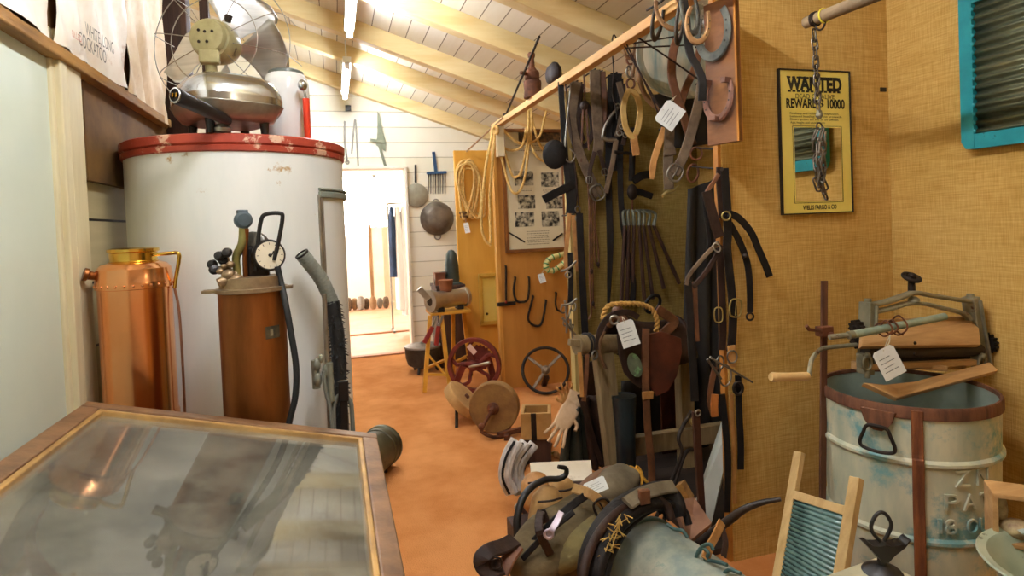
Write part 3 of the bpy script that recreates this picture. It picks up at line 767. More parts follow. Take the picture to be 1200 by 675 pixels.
m1 = N.new('ShaderNodeMixShader'); m2 = N.new('ShaderNodeMixShader')
nz = N.new('ShaderNodeTexNoise'); nz.inputs['Scale'].default_value = 7; nz.inputs['Detail'].default_value = 8; nz.inputs['Roughness'].default_value = .7
tc = N.new('ShaderNodeTexCoord'); Lk(tc.outputs['Object'], nz.inputs['Vector'])
mr = N.new('ShaderNodeMapRange'); mr.inputs['From Min'].default_value = .35; mr.inputs['From Max'].default_value = .7; mr.inputs['To Min'].default_value = .12; mr.inputs['To Max'].default_value = .38
Lk(nz.outputs['Fac'], mr.inputs['Value'])
Lk(mr.outputs['Result'], m1.inputs[0]); Lk(tr_.outputs[0], m1.inputs[1]); Lk(df.outputs[0], m1.inputs[2])
Lk(fr_.outputs[0], m2.inputs[0]); Lk(m1.outputs[0], m2.inputs[1]); Lk(gl.outputs[0], m2.inputs[2])
Lk(m2.outputs[0], out.inputs['Surface'])
MB(TCASE).box((W / 2, LN / 2, 0), (W - 2 * fw - .01, LN - 2 * fw - .01, .004)).build('glass', gm, case)
# body of the case: wedge sides, lined tray, legs
dz = lambda x: A.z + (B.z - A.z) * (x - A.x) / (B.x - A.x)
e = .022; zb = .56
bd = MB()
def side(x0, x1, y0, y1):
    bd.add([(x0, y0, zb), (x1, y0, zb), (x1, y1, zb), (x0, y1, zb), (x0, y0, dz(x0) - e), (x1, y0, dz(x1) - e), (x1, y1, dz(x1) - e), (x0, y1, dz(x0) - e)],
           [(0, 3, 2, 1), (4, 5, 6, 7), (0, 1, 5, 4), (1, 2, 6, 5), (2, 3, 7, 6), (3, 0, 4, 7)])
ax, bx = A.x + .008, B.x - .008
side(ax, ax + .02, YN + .01, YC - .01); side(bx - .02, bx, YN + .01, YC - .01); side(ax + .02, bx - .02, YC - .03, YC - .01); side(ax + .02, bx - .02, YN + .01, YN + .03)
bd.build('carcass', m_wood_h, case)
ly = .075
ln_ = MB().add([(ax + .02, YN + .03, dz(ax) - ly - .02), (bx - .02, YN + .03, dz(bx) - ly - .02), (bx - .02, YC - .03, dz(bx) - ly - .02), (ax + .02, YC - .03, dz(ax) - ly - .02),
               (ax + .02, YN + .03, dz(ax) - ly), (bx - .02, YN + .03, dz(bx) - ly), (bx - .02, YC - .03, dz(bx) - ly), (ax + .02, YC - .03, dz(ax) - ly)],
              [(0, 3, 2, 1), (4, 5, 6, 7), (0, 1, 5, 4), (1, 2, 6, 5), (2, 3, 7, 6), (3, 0, 4, 7)])
part(ln_.build('lining', mat('case_lining', 'a08c66', 'bcaa84', rough=.9, scale=4, spots='5c4a30', sscale=3, sth=.6, ssoft=.12), case), 'stained cloth lining')
for x in (ax + .03, bx - .03):
    for y in (YN + .04, YC - .04):
        MB().bar((x, y, 0), (x, y, zb + .01), .05, .05).build('leg', m_wood, case, bev=.004)
# exhibits inside the case
def in_case(u, v, up=0):                   # fraction across / along the lining
    x = ax + .03 + (bx - ax - .06) * u; y = YC - .04 - (LN - .08) * v
    return V((x, y, dz(x) - ly + up))
sl = (B - A).normalized()
def flat_card(u, v, w, l, ang, m, name, label, cat, th=.003):
    o = in_case(u, v, th / 2 + .001); T = frame(o, sl, (0, 1, 0)) @ rot(0, 0, ang)
    return tag(MB(T).box((0, 0, 0), (w, l, th)).build(name, m), label, cat)
m_doc = mat('yellowed_paper', 'cfc4a2', 'ded5b8', rough=.8, scale=5, spots='8f7f5c', sscale=9, sth=.62)
m_doc2 = mat('clean_paper', 'e6e4da', 'f0eee6', rough=.7, scale=5)
flat_card(.17, .14, .13, .09, 8, m_doc, 'paper_sheet', 'yellowed sheet in the far left corner of the display case', 'paper')
flat_card(.86, .2, .14, .22, 4, m_doc2, 'paper_sheet', 'clean white sheet in the far right corner of the display case', 'paper')
flat_card(.82, .52, .1, .07, -14, m_doc2, 'paper_sheet', 'small white card halfway down the right side of the display case', 'paper')
flat_card(.5, .62, .3, .34, 12, m_doc, 'paper_sheet', 'large stained sheet in the middle of the display case', 'paper')
flat_card(.47, .17, .16, .16, 20, mat('dark_cloth', '3b3226', '5a4d38', rough=.9, scale=7), 'cloth_scrap', 'dark folded cloth scrap near the far edge of the display case', 'cloth', .008)
# a pair of tongs, a hook and a clasp knife
def case_tube(pts, r, m, name, label, cat):
    return tag(MB().tube([in_case(u, v, r + .001) for u, v in pts], r, 8).build(name, m), label, cat)
case_tube([(.2, .5), (.22, .42), (.28, .37), (.34, .4), (.33, .47), (.38, .4), (.43, .38), (.42, .47), (.44, .52)], .005, m_iron, 'iron_hook', 'bent iron hook lying on the left of the display case', 'hook')
case_tube([(.6, .2), (.62, .34), (.6, .48)], .006, m_rust, 'iron_rod', 'short rusty rod lying beside the dark cloth in the case', 'rod')
k = MB(); 
for i in range(9):
    q = in_case(.53 + .05 * math.sin(i * 2.1), .46 + .016 * i, .004); k.ball(q, (.012, .009, .004), 10, 6)
tag(k.build('broken_chain', m_iron), 'small dark chain lying on the large stained sheet', 'chain')
# ================================================================ RIGHT CORNER
m_tubpaint = mat('faded_blue_zinc', 'a6b09a', 'd2cfb2', rough=.6, scale=5, stretch=(2, 2, .6), spots='6f9fa0', sscale=5, sth=.53, ssoft=.1)
m_zinc_in = mat('zinc_inside', '7f928a', 'a9b5a6', rough=.45, metal=.3, scale=3)
m_rustband = mat('rust_band', '4e2f1f', '7b4f34', rough=.75, metal=.2, scale=10, bump=.2, stretch=(3, 3, .6))
m_tag = mat('card_tag', 'd8dedb', 'e8ece8', rough=.6, scale=20)
m_tagtext = mat('tag_ink', '5a6668')
m_string = mat('tag_string', 'b9b49c', 'cfc9b0', rough=.9, scale=30)
m_leather_k = mat('black_leather', '0d0b0a', '1d1815', spec=.25, rough=.6, scale=14, bump=.25)
m_leather_d = mat('dark_brown_leather', '20130c', '38241a', spec=.3, rough=.6, scale=12, bump=.25)
m_leather_b = mat('brown_leather', '4e2f1a', '75492c', rough=.5, scale=12, bump=.2)
m_leather_t = mat('tan_leather', '9a6a34', 'bf8b4c', rough=.55, scale=12, bump=.2)
m_leather_g = mat('dry_grey_leather', '4c3d2c', '73604a', rough=.75, scale=12, bump=.3)

def card_tag(px, py, Y, w, h, deg, label, string_to=None, tilt=(0, 0)):
    """a paper tag: card, string and faint writing; deg = turn in the picture plane"""
    o = PY(px, py, Y)
    t = thing('paper_tag', label, 'tag', o, 'white paper tags')
    T = frame(o, RC, UC) @ rot(tilt[0], tilt[1], deg)
    b = min(w, h) * .12
    poly = [(-w / 2, -h / 2), (w / 2, -h / 2), (w / 2, h / 2 - b), (w / 2 - b, h / 2), (-w / 2 + b, h / 2), (-w / 2, h / 2 - b)]
    MB(T).prism(poly, .0015).build('card', m_tag, t)
    wr = MB(T)
    for i in range(4):
        L = w * (.62 if i % 2 else .5); y = h * (.2 - .15 * i)
        x = -w * .36; k = 0
        while x < -w * .36 + L:
            d = w * rnd.uniform(.05, .13); wr.box((x + d / 2, y, .0012), (d * .85, h * .022, .0006)); x += d
    wr.build('writing', m_tagtext, t)
    hole = T @ V((0, h / 2 - b * .8, .001))
    if string_to is not None:
        q = V(string_to)
        MB().tube([hole, mid(hole, q) + V((.006, -.004, 0)), q], .0016, 6).tube([hole + V((.003, 0, 0)), mid(hole, q) + V((-.005, -.004, 0)), q + V((.002, 0, 0))], .0014, 6).build('string', m_string, t)
    return t

# ---- zinc tub
TB_, RB_ = (1.88, 1.60), .262
yf = 1.60
ztub = 1.4 - 209 * 2.07 / 700
tub = thing('zinc_tub', 'tall faded blue zinc wash tub with rusty rim in the corner', 'tub', (*TB_, 0))
T0 = TR((*TB_, 0))
zz = lambda py, px=1057: cyl_hit(px, py, TB_, RB_).z
zr0 = ztub
b1, b2 = zz(541), zz(631)
pr = [(.245, 0), (.25, .01), (.252, b2 - .016), (.261, b2 - .006), (.261, b2 + .003), (.253, b2 + .012), (.257, b1 - .016), (.267, b1 - .006), (.267, b1 + .003), (.258, b1 + .012), (.26, zr0 - .03)]
MB(T0).lathe(pr, 64, cap=False).build('outer_wall', m_tubpaint, tub)
MB(T0).lathe([(.001, .03), (.24, .03), (.255, zr0 - .02), (.258, zr0 - .004)], 64, cap=False).build('inner_wall', m_zinc_in, tub)
MB(T0).lathe([(.2605, zr0 - .036), (.266, zr0 - .034), (.266, zr0 - .004), (.262, zr0 + .004), (.255, zr0 + .003), (.254, zr0 - .01)], 64, cap=False).build('rim_band', m_rustband, tub)
q = cyl_hit(1076, 560, TB_, RB_); an = math.atan2(q.y - TB_[1], q.x - TB_[0])
sp_ = [V((TB_[0] + r * math.cos(an), TB_[1] + r * math.sin(an), z)) for r, z in ((.268, zr0 - .005), (.268, zr0 - .04), (.266, b1 + .03), (.273, b1), (.263, (b1 + b2) / 2), (.267, b2), (.256, .02))]
part(MB().strap(sp_, .032, .007, (math.cos(an), math.sin(an), 0), k=3).build('stay', mat('rust_stay', '5c3018', '8c5226', rough=.75, scale=10, bump=.3, stretch=(4, 4, .5)), tub), 'rusty upright stay')
q = cyl_hit(1030, 488, TB_, RB_); an2 = math.atan2(q.y - TB_[1], q.x - TB_[0]); nv = V((math.cos(an2), math.sin(an2), 0)); tv = V((-nv.y, nv.x, 0))
ctr = V((*TB_, 0)) + nv * .272; zt_ = zr0 - .04
lug = MB(frame(ctr + V((0, 0, zt_ - .012)), tv, (0, 0, 1)))
lug.prism([(-.05, .035), (.05, .035), (.04, .0), (.025, -.02), (.012, -.03), (-.012, -.03), (-.025, -.02), (-.04, 0)], .012)
part(lug.build('handle_lug', m_rustband, tub, bev=.003), 'rusty handle lug')
hp = [(-.028, zt_ - .03), (-.04, zt_ - .055), (-.05, zt_ - .085), (-.042, zt_ - .102), (0, zt_ - .108), (.042, zt_ - .102), (.05, zt_ - .085), (.04, zt_ - .055), (.028, zt_ - .03), (0, zt_ - .026)]
MB().tube([ctr + nv * .012 + tv * u + V((0, 0, z)) for u, z in hp], .0055, 10, closed=True).build('drop_handle', m_iron, tub)
# raised lettering pressed into the side
def tub_text(txt, px, py, h, w, off=0):
    q = cyl_hit(px, py, TB_, RB_); a0 = math.atan2(q.y - TB_[1], q.x - TB_[0]) + off / .262
    mb = letters(txt, (0, 0, 0), (1, 0, 0), (0, 1, 0), h, None, 'x', False, 0, w)
    out = MB(); vs = []
    for lay in (.0, .0065):
        for v in mb.v:
            r = .2575 + lay; vs.append(V((TB_[0] + r * math.cos(a0 + v.x / .262), TB_[1] + r * math.sin(a0 + v.x / .262), q.z + v.y)))
    n = len(mb.v); fs = [tuple(i + n for i in f) for f in mb.f]
    # side walls of the letters
    cnt = {}
    for f in mb.f:
        for i in range(len(f)):
            e_ = (f[i], f[(i + 1) % len(f)])
            cnt[tuple(sorted(e_))] = cnt.get(tuple(sorted(e_)), []) + [e_]
    for k_, l_ in cnt.items():
        if len(l_) == 1: a_, b_ = l_[0]; fs.append((a_, b_, b_ + n, a_ + n))
    out.add(vs, fs).build('raised_lettering', m_tubpaint, tub)
for ch_, off_ in (('Z', 0), ('N', .07)): tub_text(ch_, 1120, 571, .052, .045, off_)
for ch_, off_ in (('P', 0), ('A', .055), ('T', .112)): tub_text(ch_, 1107, 598, .05, .043, off_)
for ch_, off_, w_ in (('1', 0, .012), ('8', .022, .032), ('O', .085, .036), ('U', .128, .034)): tub_text(ch_, 1099, 625, .045, w_, off_)

# ---- flat rusty bar behind the tub with clamp
xb = PY(966, 400, 1.72)
bar = thing('rusty_bar', 'upright flat rusty bar standing behind the left side of the tub', 'bar', (PY(968, 600, 1.72).x, 1.72, 0))
t_, b_ = PY(966, 329, 1.72), PY(963, 600, 1.72)
MB().bar(V((b_.x - .012, 1.72, 0)), t_, .026, .008, (0, 1, 0)).build('bar', m_rustband, bar, bev=.001)
cl_ = MB().box(PY(966, 388, 1.71), (.05, .035, .035)).rod(PY(962, 388, 1.7), PY(948, 386, 1.68), .006, 8).rod(PY(948, 386, 1.68), PY(945, 382, 1.68), .007, 8)
cl_.ball(PY(974, 393, 1.69), .012, 10, 8)
cl_.build('clamp', m_rust, bar, bev=.003)

# ---- mangle standing in the tub
YM = 1.66
def P(px, py, d=0): return PY(px, py, YM + d)
mg = thing('laundry_wringer', 'old hand-cranked laundry wringer with wooden board resting on the zinc tub', 'wringer', (P(1080, 430).x, YM, zr0))
m_castgrey = mat('grey_cast_iron', '6e6a52', '928d74', rough=.55, metal=.35, scale=10, bump=.2, spots='5a3a22', sscale=12, sth=.62)
m_mwood = mat('mangle_wood', '9c7444', 'c49c68', rough=.5, scale=5, stretch=(.6, 4, 4), bump=.15)
for a_, b_, w_ in (((1017, 354), (1014, 438), .03), ((1137, 348), (1150, 432), .034)):
    p_, q_ = P(*a_), P(*b_)
    mb = MB().bar(p_, q_, w_, .05, (0, 1, 0)).rod(p_ + V((0, 0, -.002)), p_ + V((0, 0, .012)), .012, 10)
    mb.bar(p_ + V((w_ * .25, -.03, -.01)), q_ + V((w_ * .25, -.03, .02)), .008, .012, (0, 1, 0))
    mb.build('side_frame', m_castgrey, mg, bev=.003)
sp1 = [P(1018, 358, -.01), P(1040, 353, -.01), P(1058, 347, -.01), P(1072, 343, -.01), P(1090, 346, -.01), P(1115, 350, -.01), P(1135, 353, -.01)]
sp2 = [P(1018, 371, -.01), P(1024, 366, -.01), P(1045, 361, -.01), P(1062, 356, -.01), P(1082, 356, -.01), P(1104, 361, -.01), P(1128, 367, -.01), P(1136, 374, -.01)]
MB().strap(sp1, .03, .016, (0, 0, 1)).build('upper_spring', m_castgrey, mg)
MB().strap(sp2, .03, .014, (0, 0, 1)).build('lower_spring', m_castgrey, mg)
MB(TR(P(1071, 352, -.01))).lathe([(.001, -.005), (.02, -.003), (.018, .006), (.008, .014)], 16).build('spring_saddle', m_castgrey, mg)
kz = P(1068, 325); ks = MB(TR(kz)).lathe([(.013, -.06), (.011, .0)], 12)
scr = ks.build('tension_screw', m_iron, mg)
kw = MB(axis(kz, (0, -.5, 1))); kw.torus(M.Identity(4), .026, .008, 24, 8)
for a_ in (0, 60, 120): kw.bar((-.026 * math.cos(math.radians(a_)), -.026 * math.sin(math.radians(a_)), 0), (.026 * math.cos(math.radians(a_)), .026 * math.sin(math.radians(a_)), 0), .008, .008)
kw.lathe([(.012, -.014), (.013, .01), (.008, .016)], 14)
kw.build('handwheel', m_iron, mg)
bd_ = MB().slab([P(1010, 406, -.07), P(1150, 404, -.07), P(1146, 374, -.0), P(1012, 381, -.0)], .02)
bd_.build('drain_board', m_mwood, mg, bev=.003)
MB().bar(P(1020, 379, .02), P(1134, 374, .02), .03, .022, (0, 0, 1)).build('top_block', m_mwood, mg, bev=.004)
m_roller = mat('perished_rubber_roller', '1a1612', '3b3026', rough=.6, scale=6, stretch=(.4, 5, 5))
MB().rod(P(1014, 413, -.02), P(1148, 410, -.02), .022, 20).build('roller', m_roller, mg)
MB().rod(P(1014, 423, .03), P(1148, 421, .03), .022, 20).build('roller', m_roller, mg)
for k_ in (415, 402):
    q = PY(1072, k_, YM - .085); MB(axis(q, (0, -1, .1))).lathe([(.006, 0), (.005, .004), (.001, .005)], 10).build('nail_head', m_iron, mg)
MB().bar(P(1012, 430, -.03), P(1150, 424, -.03), .03, .02, (0, 0, 1)).build('lower_rail', m_mwood, mg, bev=.003)
def gear(c, r, w, n=14):
    mb = MB(axis(c, (1, -.0, 0)))
    pts = []
    for i in range(n * 4):
        rr = r if (i // 2) % 2 else r * .82
        a_ = 2 * PI * i / (n * 4); pts.append((rr * math.cos(a_), rr * math.sin(a_)))
    return mb.prism(pts, w).lathe([(r * .3, -w), (r * .3, w)], 12)
gear(P(1155, 382, .02), .045, .02).build('gear', m_iron, mg)
gear(P(1156, 402, -.01), .04, .02).build('gear', m_iron, mg)
gear(P(1004, 384, .0), .028, .02, 10).build('gear', m_iron, mg)
gear(P(1005, 400, .01), .026, .02, 10).build('gear', m_iron, mg)
for px, py in ((1016, 424), (1151, 424)):
    c_ = P(px, py, -.05)
    mb = MB().torus(axis(c_ + V((0, 0, -.005)), (0, -1, 0)), .018, .006, 16, 8, ry=1.4).rod(c_ + V((0, .0, -.03)), c_ + V((0, 0, -.055)), .009, 10).ball(c_ + V((0, -.002, .022)), .011, 10, 8)
    mb.box(c_ + V((0, .02, 0)), (.022, .03, .05))
    mb.build('clamp', m_castgrey, mg, bev=.002)
cr_ = [P(1004, 404, .0), P(972, 407, .02), P(961, 410, .02), P(952, 420, -.03), P(949, 432, -.06), P(948, 440, -.07)]
MB().tube(cr_, .0075, 10, k=4).build('crank', m_castgrey, mg)
hh = MB(axis(P(947, 441, -.07), P(905, 442, -.07) - P(947, 441, -.07)))
Lh = (P(905, 442) - P(947, 441)).length
hh.lathe([(.012, 0), (.014, .006), (.0135, Lh * .5), (.0145, Lh * .85), (.016, Lh - .008), (.012, Lh)], 16)
part(hh.build('crank_handle', mat('pale_turned_wood', 'b9955c', 'd5b680', rough=.5, scale=6), mg), 'pale turned wooden grip')
MB().slab([P(1012, 448, -.1), P(1052, 466, -.16), P(1170, 434, -.13), P(1160, 424, -.09), P(1052, 452, -.1)], .02).build('feed_board', m_mwood, mg, bev=.003)
MB().bar(P(1000, 428, .09), P(1140, 428, .09), .024, .03, (0, 0, 1)).bar(P(1015, 425, .05), P(1110, 432, -.06), .012, .02, (0, 0, 1)).build('rear_rail', m_mwood, mg, bev=.003)
# pipe with coil of rusty wire in front of it
pw = thing('painted_pipe', 'short blue-green pipe wrapped with rusty wire across the wringer', 'pipe', P(1040, 385, -.13))
MB().rod(P(1000, 392, -.12), P(1107, 371, -.12), .0125, 16).build('pipe', mat('verdigris_pipe', '6f8a7e', '9aa38c', rough=.5, metal=.2, scale=9), pw)
MB().rod(P(972, 395, -.1), P(1000, 392, -.12), .009, 12).lathe([(.013, 0), (.013, .02)], 12, axis(P(994, 393, -.12), (1, 0, .1))).build('spigot', m_castgrey, pw)
co = []
for i in range(80):
    u = i / 79; c_ = P(1031, 386, -.12).lerp(P(1058, 381, -.12), u)
    a_ = u * 2 * PI * 3.5; r_ = .019 + .012 * u + .004 * math.sin(9 * u)
    co.append(c_ + V((.004 * math.sin(3 * a_), r_ * math.sin(a_), r_ * math.cos(a_))))
MB().tube(co, .003, 6, k=1).build('wire_coil', m_rust, pw)
card_tag(1042, 425, YM - .17, .074, .1, 28, 'white paper tag tied to the blue-green pipe above the zinc tub', P(1043, 392, -.14))

# ---- wash board leaning in front of the tub
lt, lb = PY(937, 530, 1.68), PY(912, 676, 1.6)
rt, rb = PY(1004, 560, 1.44), PY(985, 676, 1.38)
def ext(a, b, z): return a + (b - a) * ((z - a.z) / (b.z - a.z))
ZB = .12
lb, rb = ext(lt, lb, ZB), ext(rt, rb, ZB)
wbd = thing('washboard', 'glass ribbed washboard with plain wooden legs leaning beside the zinc tub', 'washboard', ((lb.x + rb.x) / 2, (lb.y + rb.y) / 2, 0))
nrm = (rt - lt).cross(lb - lt).normalized(); nrm = nrm if nrm.y < 0 else -nrm
lb0, rb0 = ext(lt, lb, .0), ext(rt, rb, .0)
m_pale = mat('pale_pine', 'a98a52', 'c9ab74', rough=.55, scale=5, stretch=(4, 4, .5), bump=.12)
MB().bar(lb0, lt, .034, .02, nrm).build('leg', m_pale, wbd, bev=.002)
MB().bar(rb0, rt, .036, .022, nrm).build('leg', m_pale, wbd, bev=.002)
ua, ub = lt + (lb - lt) * .27, rt + (rb - rt) * .19
da, db = lt + (lb - lt) * .93, rt + (rb - rt) * .9
MB().bar(ua, ub, .028, .02, nrm).build('top_rail', m_pale, wbd, bev=.002)
MB().bar(da, db, .03, .02, nrm).build('bottom_rail', m_pale, wbd, bev=.002)
m_rib = mat('green_ribbed_glass', '3c5a55', '6a8a84', rough=.2, scale=6, spec=.7)
def ribbed(p00, p10, p01, p11, n, amp, nr, m, name, parent):
    def fn(u, v):
        a_ = p00.lerp(p10, u); b_ = p01.lerp(p11, u); return a_.lerp(b_, v) + nr * (amp * math.sin(2 * PI * n * v))
    o = MB().grid(fn, 2, n * 8).build(name, m, parent)
    s_ = o.modifiers.new('sheet', 'SOLIDIFY'); s_.thickness = .004
    return o
ribbed(ua, ub, da, db, 26, .004, nrm, m_rib, 'ribbed_panel', wbd)

# ---- turquoise washboard on the right wall
XW = XR - .035
m_turq = mat('turquoise_paint', '14808a', '2798a2', rough=.4, scale=8, spots='0e4a50', sscale=14, sth=.64)
c00 = PX(1128, 178, XW); yl = PX(1128, 90, XW).y; z0_ = PX(1132, 176, XW).z
YR = yl - .36; z1_ = z0_ + .62
tw = thing('turquoise_washboard', 'turquoise framed washboard with corrugated metal hung high on the right wall', 'washboard', (XW, (yl + YR) / 2, z0_))
sw = .047
def wallprism(poly, t, x, name, m, parent, bev=.003):
    return MB(frame((x, 0, 0), (0, -1, 0), (0, 0, 1))).prism([(-y, z) for y, z in poly], t).build(name, m, parent, bev=bev)
wallprism([(yl, z0_ + .03), (yl - .016, z0_ + .002), (yl - sw, z0_), (yl - sw, z1_), (yl, z1_)], .03, XW, 'stile', m_turq, tw)
wallprism([(YR, z0_ + .03), (YR + .016, z0_ + .002), (YR + sw, z0_), (YR + sw, z1_), (YR, z1_)][::-1], .03, XW, 'stile', m_turq, tw)
wallprism([(yl - sw, z0_), (YR + sw, z0_), (YR + sw, z0_ + .055), (yl - sw, z0_ + .055)], .026, XW, 'rail', m_turq, tw)
wallprism([(yl - sw, z1_ - .08), (YR + sw, z1_ - .08), (YR + sw, z1_), (yl - sw, z1_)], .026, XW, 'rail', m_turq, tw)
m_corr = mat('tarnished_corrugated_metal', '3c4a3c', '8a8c6e', rough=.45, metal=.5, scale=4, stretch=(1, .5, 3), spots='233430', sscale=5, sth=.55, ssoft=.1)
ribbed(V((XW, yl - sw, z0_ + .055)), V((XW, YR + sw, z0_ + .055)), V((XW, yl - sw, z1_ - .08)), V((XW, YR + sw, z1_ - .08)), 15, .008, V((-1, 0, 0)), m_corr, 'corrugated_panel', tw)
sd_ = MB()
for i in range(15): sd_.ball((XW - .013, yl - sw - .002, z0_ + .065 + .0323 * i), (.006, .006, .008), 8, 6)
sd_.build('ridge_end', m_turq, tw)

# ---- WANTED mirror on the burlap wall
YPm = Y1 - .012
pa, pb, pc, pd = PY(911, 81, YPm), PY(995, 84, YPm), PY(997, 249, YPm), PY(915, 252, YPm)
x0_, x1_ = (pa.x + pd.x) / 2, (pb.x + pc.x) / 2; za_, zb_ = (pa.z + pb.z) / 2, (pc.z + pd.z) / 2
pw_, ph_ = x1_ - x0_, za_ - zb_
po = thing('poster_mirror', 'yellow wanted poster mirror in a thin black frame on the burlap wall', 'poster', ((x0_ + x1_) / 2, YPm, zb_))
TP = TR(((x0_ + x1_) / 2, YPm, zb_), 90, 0, 0)              # local x right, y up, z toward the camera
MB(TP).box((0, ph_ / 2, .002), (pw_ - .01, ph_ - .01, .008)).build('face', mat('poster_yellow', 'e0cc5e', 'ecd978', rough=.3, scale=3), po)
fr_m = MB(TP)
for c_, d_ in (((0, ph_ - .0025, .004), (pw_, .005, .016)), ((0, .0025, .004), (pw_, .005, .016)), ((-pw_ / 2 + .0025, ph_ / 2, .004), (.005, ph_ - .01, .016)), ((pw_ / 2 - .0025, ph_ / 2, .004), (.005, ph_ - .01, .016))):
    fr_m.box(c_, d_)
fr_m.build('frame', m_black, po, bev=.001)
fy = lambda py: (252 - py) / 170 * ph_
fx = lambda px: (px - 955) / 84 * pw_
mm = MB(TP)
mx0, mx1, my0, my1 = fx(929), fx(984), fy(237), fy(150)
mm.box(((mx0 + mx1) / 2, (my0 + my1) / 2, .0065), (mx1 - mx0, my1 - my0, .002))
mm.build('mirror', mat('mirror_silver', 'f0f0ea', rough=.01, metal=1), po)
ln = MB(TP)
e_ = .006
for c_, d_ in (((0, my1 + e_, .0065), (mx1 - mx0 + 2 * e_, .002, .001)), ((0, my0 - e_, .0065), (mx1 - mx0 + 2 * e_, .002, .001)), ((mx0 - e_, (my0 + my1) / 2, .0065), (.002, my1 - my0 + 2 * e_, .001)), ((mx1 + e_, (my0 + my1) / 2, .0065), (.002, my1 - my0 + 2 * e_, .001))):
    ln.box((c_[0] + ((mx0 + mx1) / 2 if c_[0] == 0 else 0), c_[1], c_[2]), d_)
ln.build('border_line', m_black, po)
R3 = TP.to_3x3(); ex, ey = R3 @ V((1, 0, 0)), R3 @ V((0, 1, 0))
def ptext(txt, pxl, pyb, pxr, h, bold=0):
    letters(txt, TP @ V((fx(pxl), fy(pyb), .0065)), ex, ey, h, m_black, 'lettering', po, .0005, fx(pxr) - fx(pxl), bold)
k_ = ph_ / 170
sf = letters('WANTED', TP @ V((fx(922), fy(107), .0065)), ex, ey, 15 * k_, m_black, 'lettering', False, .0005, fx(987) - fx(922), .05)
for i in range(12):
    for yy in (107.5, 91.5): sf.box((fx(925 + 5.3 * i), fy(yy), .0068), (4.4 * k_, 2.2 * k_, .0006), TP)
sf.build('lettering', m_black, po)
ptext('DEAD OR ALIVE', 932, 116, 978, 5.5 * k_)
ptext('REWARD $ 10000', 921, 129, 990, 10.5 * k_, .03)
for i, tx in enumerate(('Robbery and holding up stagecoach', 'believed heading with the proceeds', 'Description on file at all offices', 'Age, height and usual haunts')):
    ptext(tx, 925, 134.5 + 3.6 * i, (982, 986, 982, 966)[i], 2.4 * k_)
ptext('WELLS FARGO & CO', 937, 247, 977, 5 * k_, .03)
tag(MB().box(PY(1035, 105, Y1 - .002), (.032, .004, .018)).build('wall_clip', m_black), 'small black rectangular clip on the burlap wall near the corner', 'clip')

# ---- pole and chain
pe = PY(944, 27, 1.72); zp_ = pe.z
pq = PZ(1012, 0, zp_); pdv = (pq - pe).normalized(); pend = pe + pdv * 1.25
pole = thing('wooden_pole', 'weathered wooden pole jutting out above the wanted poster', 'pole', pe)
MB().tube([pe, pe + pdv * .4, pend], .021, 16, taper=lambda u: .95 + .15 * u).build('shaft', mat('weathered_grey_wood', '6e5a40', '9a8464', rough=.7, scale=6, bump=.3), pole)
TPp = lambda d: axis(pe + pdv * d, pdv)
MB().torus(TPp(.035), .0225, .0035, 20, 8).torus(TPp(.045), .0225, .0035, 20, 8).build('wire_binding', m_iron, pole)
part(MB().torus(TPp(.075), .024, .0028, 20, 8).build('yellow_tie', mat('yellow_cord', 'd8c832', 'e6d848'), pole), 'yellow cord tie')
for d in (.75, 1.15):
    q = pe + pdv * d; MB().rod(q + V((0, 0, .02)), V((q.x, q.y, zceil(q.x))), .003, 6).build('hanging_wire', m_iron, pole)
yc2 = pe.y
ct = PY(953, 40, yc2)
ch = thing('steel_chain', 'hanging steel chain with bundled links in front of the wanted poster', 'chain', ct)
MB().torus(axis(pe + pdv * .06 + V((0, 0, -.022)), (1, .3, 0)), .016, .0035, 20, 8, ry=1.3).build('hook_ring', m_iron, ch)
m_link = mat('bright_chain_steel', '4f483f', '80786c', rough=.4, metal=.9, scale=20)
def link(c, d, side, L=.019, w=.0095, r=.0034):
    T = frame(c, d, side); n = 14; pts = []
    for i in range(n):
        a_ = 2 * PI * i / n; x, y = math.cos(a_), math.sin(a_)
        pts.append(T @ V((x * w + (L - w) * (1 if x > 0 else -1) * (1 if abs(x) > .01 else 0), y * w, 0)))
    return MB().tube(pts, r, 6, closed=True, k=2)
def chain_run(p0, p1, n, jitter=0):
    p0, p1 = V(p0), V(p1); d = (p1 - p0).normalized()
    for i in range(n):
        c_ = p0.lerp(p1, (i + .5) / n); s_ = RC if i % 2 else V((0, 1, 0)) + RC * .3
        dd_ = (d + V((rnd.uniform(-jitter, jitter), rnd.uniform(-jitter, jitter), rnd.uniform(-jitter, jitter)))).normalized()
        link(c_, dd_, s_, (p1 - p0).length / n * .72).build('link', m_link, ch)
chain_run(PY(954, 36, yc2), PY(959, 130, yc2), 9, .1)
q = PY(960, 134, yc2)
MB(TR(q)).lathe([(.004, .016), (.009, .012), (.012, -.006), (.006, -.016)], 14).build('swivel', m_castgrey, ch)
MB().torus(axis(PY(960, 148, yc2), (0, 1, 0)), .012, .003, 18, 8).build('swivel_ring', m_link, ch)
for a_, b_, n_, dy in (((955, 152), (958, 222), 6, .012), ((962, 152), (966, 232), 7, -.012), ((966, 156), (961, 218), 5, .02), ((958, 168), (965, 226), 5, -.03)):
    chain_run(PY(*a_, yc2 + dy), PY(*b_, yc2 + dy), n_, .35)

